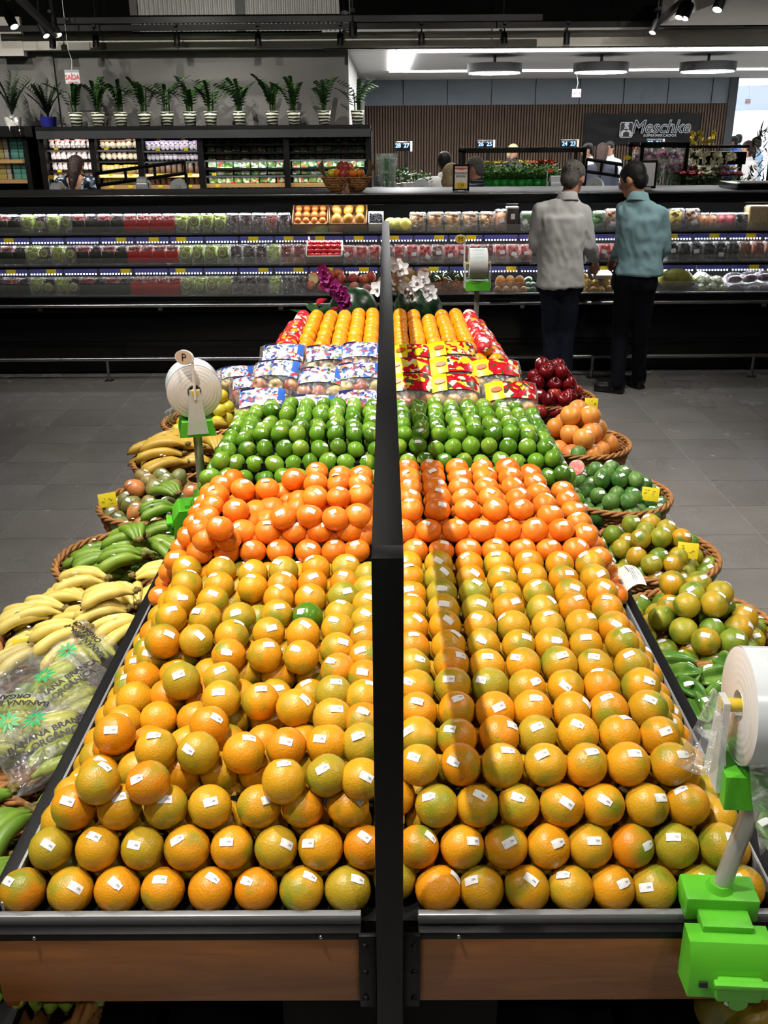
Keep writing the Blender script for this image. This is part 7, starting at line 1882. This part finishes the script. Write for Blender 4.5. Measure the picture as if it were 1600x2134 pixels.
# ------------------------------------------------------------------ banner
A = PY(1219, 237, 19.9); B = PY(1455, 300, 19.9)
bw_, bh_ = B.x - A.x, A.z - PY(1219, 302, 19.9).z
bn = empty('store_banner', ((A.x + B.x) / 2, 19.93, A.z - bh_ / 2)); T(bn, 'black vinyl store banner with white Meschke lettering and logo', 'banner')
MB().grid(lambda u, v: ((u - .5) * bw_, 0.012 * sin(u * 13) * v + 0.01 * noise.noise(Vector((u * 6, v * 4, 0))), (v - .5) * bh_ + 0.01 * sin(u * 17) * v), 40, 12).build('vinyl', flat('black_vinyl', (12, 12, 13), 0.5, 0, 0.25), bn, smooth=True)
M_silver = flat('silver_print', (186, 190, 194), 0.5); s_ = bw_ / 1600.0 * (1600 / 1355.0)
def bp(a, b): return ((a - 775) * s_, -0.03, -(b - 270) * s_)
link('lettering', text_mesh('Meschke', 150 * s_ * 1.32, M_silver, shear=0.22, offset=0.010), bn, bp(992, 252), (pi / 2, 0, 0)).scale = (0.98, 1, 1)
link('lettering', text_mesh('Meschke', 150 * s_ * 1.32, flat('black_print', (14, 15, 16), 0.4), shear=0.22, offset=-0.004), bn, Vector(bp(992, 252)) + Vector((0, -0.006, 0)), (pi / 2, 0, 0)).scale = (0.98, 1, 1)
link('lettering', text_mesh('SUPERMERCADOS', 40 * s_, M_silver, offset=0.002, spacing=1.25), bn, bp(990, 342), (pi / 2, 0, 0))
lg = MB(); c0 = bp(592, 278); r0 = 78 * s_
def rrect(w, h, r, n=5):
    pts = []
    for cx, cy, a0 in ((w - r, h - r, 0), (-w + r, h - r, pi / 2), (-w + r, -h + r, pi), (w - r, -h + r, 1.5 * pi)):
        for i in range(n + 1): a = a0 + pi / 2 * i / n; pts.append((cx + r * cos(a), cy + r * sin(a)))
    return pts
LM = TR(c0) @ RX(pi / 2)
lgo = lg.prism(rrect(r0, r0 * 1.08, r0 * .3), 0.004, LM).build('logo_field', M_silver, bn, smooth=False)
MB().prism(rrect(r0 * .9, r0 * .98, r0 * .26), 0.003, TR(0, -0.004, 0) @ LM).build('logo_inner', MATS['black_print'], bn, smooth=False)
link('logo_s', text_mesh('S', r0 * 1.35, M_silver, offset=0.012), bn, Vector(c0) + Vector((0, -0.009, r0 * 0.42)), (pi / 2, 0, 0))
arc = MB(); arc.grid(lambda u, v: ((0.45 + 0.42 * v) * r0 * cos(pi * u), (0.30 + 0.34 * v) * r0 * sin(pi * u) - r0 * 0.55, 0.0), 18, 2, TR(0, -0.009, 0) @ LM); arc.add([(-.87 * r0, -.9 * r0, 0), (-.45 * r0, -.9 * r0, 0), (-.45 * r0, -.5 * r0, 0), (-.87 * r0, -.5 * r0, 0), (.45 * r0, -.9 * r0, 0), (.87 * r0, -.9 * r0, 0), (.87 * r0, -.5 * r0, 0), (.45 * r0, -.5 * r0, 0)], [(0, 1, 2, 3), (4, 5, 6, 7)], TR(0, -0.009, 0) @ LM)
arc.build('logo_m', M_silver, bn, smooth=False)
# ------------------------------------------------------------------ tills with lit lane numbers
M_lane = flat('lit_blue_numeral', (120, 170, 255), 0.4, emit=1.2)
M_counter = flat('grey_counter', (120, 124, 130), 0.5)
for k, (u, v, t) in enumerate(((838, 305, '28 27'), (1010, 302, '26 25'), (1184, 301, '24 23'), (1362, 300, '22 21'))):
    p = PY(u, v, 15.6); o = empty('till', (p.x, 15.6, 0)); T(o, 'checkout till under the lit %s lane sign' % {'28 27': 'leftmost, twenty-eight', '26 25': 'second, twenty-six', '24 23': 'third, twenty-four', '22 21': 'rightmost, twenty-two'}[t], 'till', 'checkout tills')
    MB().cbox((0, 0, 0.45), (1.05, 1.6, 0.90), 0.02).build('counter', M_counter, o); MB().cbox((0, 0, 0.92), (1.1, 1.65, 0.05), 0.01).build('worktop', black_gloss, o)
    MB().cyl((0.05, 0, 0.94), (0.05, 0, p.z - 0.06), 0.02, 10).build('sign_pole', black_metal, o)
    s = MB().cbox((0, 0, p.z), (0.25, 0.08, 0.145), 0.008).build('lane_sign', black_gloss, o)
    MB().box((0.14, 0, p.z + 0.0), (0.03, 0.08, 0.145)).build('sign_edge', M_cardw, o, smooth=False)
    for q, tt in enumerate(t.split()): link('numeral', text_mesh(tt, 0.085, M_lane, offset=0.002), s, (-0.065 + 0.13 * q, -0.044, p.z + 0.01), (pi / 2, 0, 0))
    MB().cbox((-0.3, 0.1, 1.22), (0.30, 0.04, 0.22), 0.01).cyl((-0.3, 0.1, 0.94), (-0.3, 0.1, 1.15), 0.02, 8).build('monitor', black_gloss, o)
# ------------------------------------------------------------------ flower and plant stands behind the case
def stand_frame(u0, u1, vt, D, label, bars=True, depth=0.6, zb=1.05):
    a, b = PY(u0, vt, D), PY(u1, vt, D); o = empty('plant_stand', ((a.x + b.x) / 2, D, 0)); w = b.x - a.x; h = a.z; T(o, label, 'plant stand')
    for s in (-1, 1):
        for y in (0, depth): MB().box((s * w / 2, y, h / 2), (0.04, 0.04, h)).build('post', black_metal, o, smooth=False)
    if bars:
        for y in (0, depth): MB().box((0, y, h), (w + 0.04, 0.04, 0.05)).build('top_bar', black_metal, o, smooth=False)
    MB().box((0, depth / 2, zb), (w, depth, 0.04)).build('shelf', black_metal, o, smooth=False)
    MB().box((0, depth - 0.02, zb / 2), (w, 0.03, zb)).build('back_panel', black_matte, o, smooth=False)
    return o, zb + 0.021
M_herb = flat('herb_leaf', (84, 136, 52), 0.5, 0, 0.4, 0.35, 25)
M_sleeve = flat('green_sleeve', (40, 130, 50), 0.2, 0, 0.5, 0.3, 30)
def herb_mesh(seed, n=110, R=0.075, H=0.14, L=0.035, W=0.02):
    g = random.Random(seed); mb = MB()
    for i in range(n):
        a, r = g.uniform(0, 6.28), R * sqrt(g.random()); p = Vector((r * cos(a), r * sin(a), H * (0.35 + 0.65 * g.random()) * (1.05 - 0.45 * (r / R) ** 2)))
        mb.grid(lambda u, v: ((u - .5) * W * sin(pi * (.1 + .9 * v)), v * L, -0.2 * L * v), 2, 2, TR(p) @ RZ(a - pi / 2 + g.uniform(-.8, .8)) @ RX(g.uniform(0.0, 1.0)))
    return mb.mesh('foliage', M_herb)
HERB = [herb_mesh(s) for s in range(3)]
SLV = MB().lathe([(0.0, 0), (0.038, 0), (0.055, 0.11), (0.052, 0.11), (0.036, 0.01)], 14).mesh('sleeve', M_sleeve)
def potted(kind, p, label, group, top=None, sc=1.0, sleeve=True):
    o = empty('potted_' + kind, p, (0, 0, rnd.uniform(0, 6))); T(o, label, 'potted plant', group); o.scale = (sc,) * 3
    link('sleeve' if sleeve else 'pot', SLV if sleeve else POTS, o); link('foliage', HERB[rnd.randrange(3)], o, (0, 0, 0.07))
    if top:
        for q in range(9): a = q * 2.4; r = 0.02 * sqrt(q); link('flower', top, o, (r * cos(a), r * sin(a), 0.21 + rnd.uniform(-.02, .01)), (rnd.uniform(-.5, .5), rnd.uniform(-.5, .5), a))
    return o
POTS = MB().lathe([(0.0, 0), (0.04, 0), (0.052, 0.09), (0.046, 0.09), (0.0, 0.07)], 14).mesh('pot', M_pot)
def fl(mat, s): return flower_mesh(mat, s)
FY, FR, FO, FK, FW2, FPU = fl(flat('yellow_petal', (226, 200, 50), 0.6), 0.8), fl(flat('red_petal', (176, 26, 44), 0.6), 1.2), fl(flat('orange_petal', (210, 84, 40), 0.6), 1.0), fl(flat('pink_petal', (214, 110, 140), 0.6), 1.2), fl(flat('cream_petal', (226, 222, 190), 0.6), 1.2), fl(flat('mauve_petal', (150, 110, 160), 0.6), 1.0)
o, zs = stand_frame(966, 1218, 314, 10.9, 'black stand of green sleeved herbs behind the case', depth=0.5, zb=1.33)
for r in range(3):
    for i in range(9):
        x = PY(1016 + 17.5 * i, 360, 10.6).x + 0.02 * (r % 2); y = 10.62 + 0.14 * r
        z = 1.385 + 0.03 * r
        potted('herb', (x, y + 0.32 * 0, z), 'green potted herb in sleeve, %s row of the herb stand, %s from the left' % (('front', 'middle', 'back')[r], ORD[i + 1]), 'potted herbs', top=(FY if i < 6 else FO) if r == 2 else None)
T(MB().box((PY(1085, 380, 10.75).x, 10.74, 1.36), (0.95, 0.5, 0.04)).build('herb_tray', black_metal, None, smooth=False), 'dark tray under the sleeved herbs', 'tray')
# leafy plants and wrapped vases on the left
T(MB().cbox((PY(845, 380, 10.8).x, 10.85, 0.67), (0.58, 0.5, 1.34), 0.01).build('plant_table', black_matte), 'dark table of leafy plants behind the case', 'table')
for k, (u, sc) in enumerate(((812, 1.4), (830, 1.2), (848, 1.3), (866, 1.0), (884, 1.1))):
    potted('foliage_plant', (PY(u, 380, 10.75).x, 10.75 + 0.08 * (k % 2), 1.342), 'dark leafy plant on the table behind the case, %s from the left' % ORD[k + 1], 'dark leafy plants', sc=sc, sleeve=False)
M_cello = film('cellophane', (220, 236, 228), 0.30, 0.16, 0.15, crinkle=0.6)
for k, u in enumerate((795, 806, 818)):
    p = PY(u, 392, 10.55); mb = MB().lathe([(0.012, 0), (0.03, 0.03), (0.045, 0.20), (0.055, 0.33)], 12); o = mb.build('wrapped_vase', M_cello, None, (p.x, 10.55, 1.43)); T(o, 'tall greenish cellophane-wrapped stem bundle behind the case, %s' % ('left', 'middle', 'right')[k], 'bouquet', 'cellophane bundles')
    MB().tube([(0, 0, 0.0), (0, 0, 0.28)], [0.012, 0.03], 8).build('stems', M_sleeve if k == 1 else flat('pale_stems_%d' % k, (170, 186, 170), 0.6), o)
T(MB().box((PY(806, 392, 10.55).x, 10.55, 1.40), (0.3, 0.2, 0.05)).cyl((PY(806, 392, 10.55).x, 10.55, 0), (PY(806, 392, 10.55).x, 10.55, 1.38), 0.03, 8).build('vase_stand', black_metal, None, smooth=False), 'black pedestal under the cellophane bundles', 'stand')
# bouquets at right
o, zs = stand_frame(1338, 1432, 302, 10.6, 'black stand of wrapped bouquets behind the man in teal', depth=0.5, zb=1.36)
n = 0
for r in range(2):
    for i in range(8):
        n += 1; p = PY(1340 + 13.5 * i, 380, 10.5); y = 10.65 + 0.2 * r; z = 1.385 + 0.11 * r
        o = MB().lathe([(0.010, 0), (0.022, 0.04), (0.05, 0.20), (0.062, 0.29)], 12).build('bouquet', M_cello, None, (p.x, y, z), (rnd.uniform(-.1, .1), rnd.uniform(-.12, .12), 0)); T(o, 'cellophane-wrapped mauve bouquet, %s row, %s from the left' % (('front', 'back')[r], ORD[i + 1]), 'bouquet', 'wrapped bouquets')
        MB().tube([(0, 0, 0.0), (0, 0, 0.18)], [0.008, 0.02], 6).build('stems', M_gstem, o)
        for q in range(7): link('flower', (FPU, FPU, FK)[(q + i) % 3], o, (rnd.uniform(-.035, .035), rnd.uniform(-.035, .035), 0.20 + rnd.uniform(-.03, .05)), (rnd.uniform(-.9, .9), rnd.uniform(-.9, .9), 0))
# flower bench at far right with orchids box, tulips
T(MB().cbox((PY(1500, 380, 10.6).x, 10.75, 0.67), (0.95, 0.6, 1.34), 0.01).build('flower_bench', black_matte), 'dark bench of potted flowers at the right behind the case', 'table')
for r in range(2):
    for i in range(8):
        u = 1420 + 16.5 * i; m = ((FR, FR, FR, FW2, FW2, FK, FK, FK), (FW2, FW2, FR, FW2, FW2, FW2, FK, FW2))[r][i]
        potted('tulip', (PY(u, 370, 10.5).x, 10.52 + 0.16 * r, 1.342 + 0.05 * r), '%s potted flower on the right bench, %s row, %s from the left' % ({id(FR): 'red', id(FW2): 'cream', id(FK): 'pink'}[id(m)], ('front', 'back')[r], ORD[i + 1]), 'potted flowers', top=m, sc=0.95, sleeve=False)
a, b = PY(1418, 330, 11.2), PY(1548, 330, 11.2)
o = MB().cbox((0, 0, 0), (b.x - a.x, 0.2, 0.13), 0.004).cbox((0, 0, 0.12), (b.x - a.x + 0.1, 0.03, 0.03), 0.003).build('planter_box', black_metal, None, ((a.x + b.x) / 2, 11.2, a.z)); T(o, 'long black planter box hung with white orchids', 'planter')
for x in (-0.35, 0.35): MB().box((x, 0.08, -a.z / 2), (0.04, 0.04, a.z)).build('leg', black_metal, o, smooth=False)
for k in range(4):
    p = PY(1432 + 30 * k, 330, 11.08); o = empty('hanging_orchid', (p.x, 11.08, a.z)); T(o, 'white orchid spray against the black planter, %s from the left' % ORD[k + 1], 'orchid', 'white orchid sprays')
    MB().tube([(0, 0, 0.08), (0.0, -0.02, 0.12), (0.02, -0.03, 0.0)], 0.004, 5).build('stem', M_gstem, o)
    for q in range(7): link('flower', FW2, o, (rnd.uniform(-.06, .06), -0.035, rnd.uniform(-.05, .08)), (pi / 2, 0, q))
for k in range(3):
    p = PY(1440 + 20 * k, 300, 11.25); o = empty('yellow_orchid', (p.x, 11.25, a.z + 0.066)); T(o, 'yellow orchid standing above the planter box, %s from the left' % ORD[k + 1], 'orchid', 'yellow orchids')
    MB().tube([(0, 0, 0), (0, 0, 0.2)], 0.005, 5).build('stem', M_gstem, o)
    for q in range(10): link('flower', FY, o, (rnd.uniform(-.05, .05), rnd.uniform(-.03, .03), 0.05 + 0.017 * q), (1.2, 0, q))
p = PY(1596, 390, 10.2); o = empty('dried_tree', (p.x, 10.2, 0)); T(o, 'tall dark dried plant arrangement at the right edge', 'plant')
MB().lathe([(0, 0), (0.16, 0), (0.2, 0.5), (0.17, 0.5), (0, 0.45)], 20).build('pot', black_matte, o)
MB().tube([(0, 0, 0.4), (0.02, 0, 1.2), (0, 0.02, 1.7)], [0.03, 0.025, 0.012], 8).build('trunk', M_stem, o)
mb = MB(); g = random.Random(3)
for i in range(420):
    z = g.uniform(1.15, 2.0); R = 0.22 * (1 - ((z - 1.4) / 0.75) ** 2 * 0.6); a_ = g.uniform(0, 6.28); r = R * sqrt(g.random())
    mb.grid(lambda u, v: ((u - .5) * 0.02 * (1 - v * .7), v * 0.10, -0.02 * v), 1, 2, TR(r * cos(a_), r * sin(a_), z) @ RZ(a_) @ RX(g.uniform(-.3, 1.2)))
mb.build('foliage', flat('dry_leaf', (92, 80, 44), 0.6, 0, 0.3, 0.5, 8), o, smooth=True)
for q in range(8): link('flower', FR, o, (g.uniform(-.25, .1), -0.2, g.uniform(1.2, 1.5)), (1.3, 0, q))
# red-orange flowers below the banner
p = PY(1322, 318, 11.6); o = empty('flamingo_flowers', (p.x, 11.6, 0)); T(o, 'spray of red-orange flowers below the banner', 'flowers')
MB().lathe([(0, 0), (0.12, 0), (0.14, 1.3), (0.1, 1.3)], 16).build('tall_vase', black_matte, o)
for q in range(12): link('flower', FO, o, (rnd.uniform(-.1, .1), rnd.uniform(-.1, .0), p.z + rnd.uniform(-.08, .08)), (rnd.uniform(.3, 1.5), rnd.uniform(-.6, .6), q)); 
MB().tube([(0, 0, 1.25), (0.0, 0, p.z)], [0.05, 0.03], 8).build('stems', M_gstem, o)
# sloping black rails of the produce stands behind the case
def slope_rail(u0, v0, u1, v1, D, label):
    a, b = PY(u0, v0, D), PY(u1, v1, D); o = empty('sloping_rail', (a.x, D, 0)); T(o, label, 'rail')
    for dz in (0, -0.115): MB().tube([(0, 0, a.z + dz), (b.x - a.x, 0, b.z + dz)], 0.018, 6).build('bar', black_metal, o, smooth=False)
    for t in (0.0, 0.33, 0.66, 1.0): x = (b.x - a.x) * t; z = a.z + (b.z - a.z) * t; MB().box((x, 0, z - 0.058), (0.025, 0.025, 0.13)).build('strut', black_metal, o, smooth=False)
    for t in (0.0, 1.0): x = (b.x - a.x) * t; z = a.z + (b.z - a.z) * t; MB().box((x, 0.03, z / 2 - 0.06), (0.03, 0.03, z - 0.12)).build('post', black_metal, o, smooth=False)
slope_rail(200, 362, 384, 336, 10.2, 'pair of sloping black bars crossing before the left shelving'); slope_rail(1222, 332, 1316, 346, 10.2, 'pair of sloping black bars between the two men')
bag_disp(878, 382, 10.3, 'white bag roll behind the case near the wrapped bundles', None, pi / 2); bag_disp(372, 382, 10.2, 'white bag roll behind the case before the jars', None, pi / 2); bag_disp(298, 378, 10.2, 'small bag dispenser behind the case before the yellow jars'); bag_disp(120, 390, 10.0, 'white bag dispenser with yellow sign before the woman in patterned blouse', M_sign); bag_disp(1156, 376, 10.0, 'bag dispenser with orange sign before the herbs', MATS['orange_header']); bag_disp(1240, 380, 10.0, 'white bag roll between the two men behind the case', None, 1.2)
for o in [x for x in bpy.data.objects if x.name.startswith('bag_dispenser')]:
    if o.location.y > 9.5: MB().cyl((0, 0, 0.0), (0, 0, -o.location.z), 0.014, 8).build('floor_pole', steel, o)

bpy.data.scenes.remove(WORK)
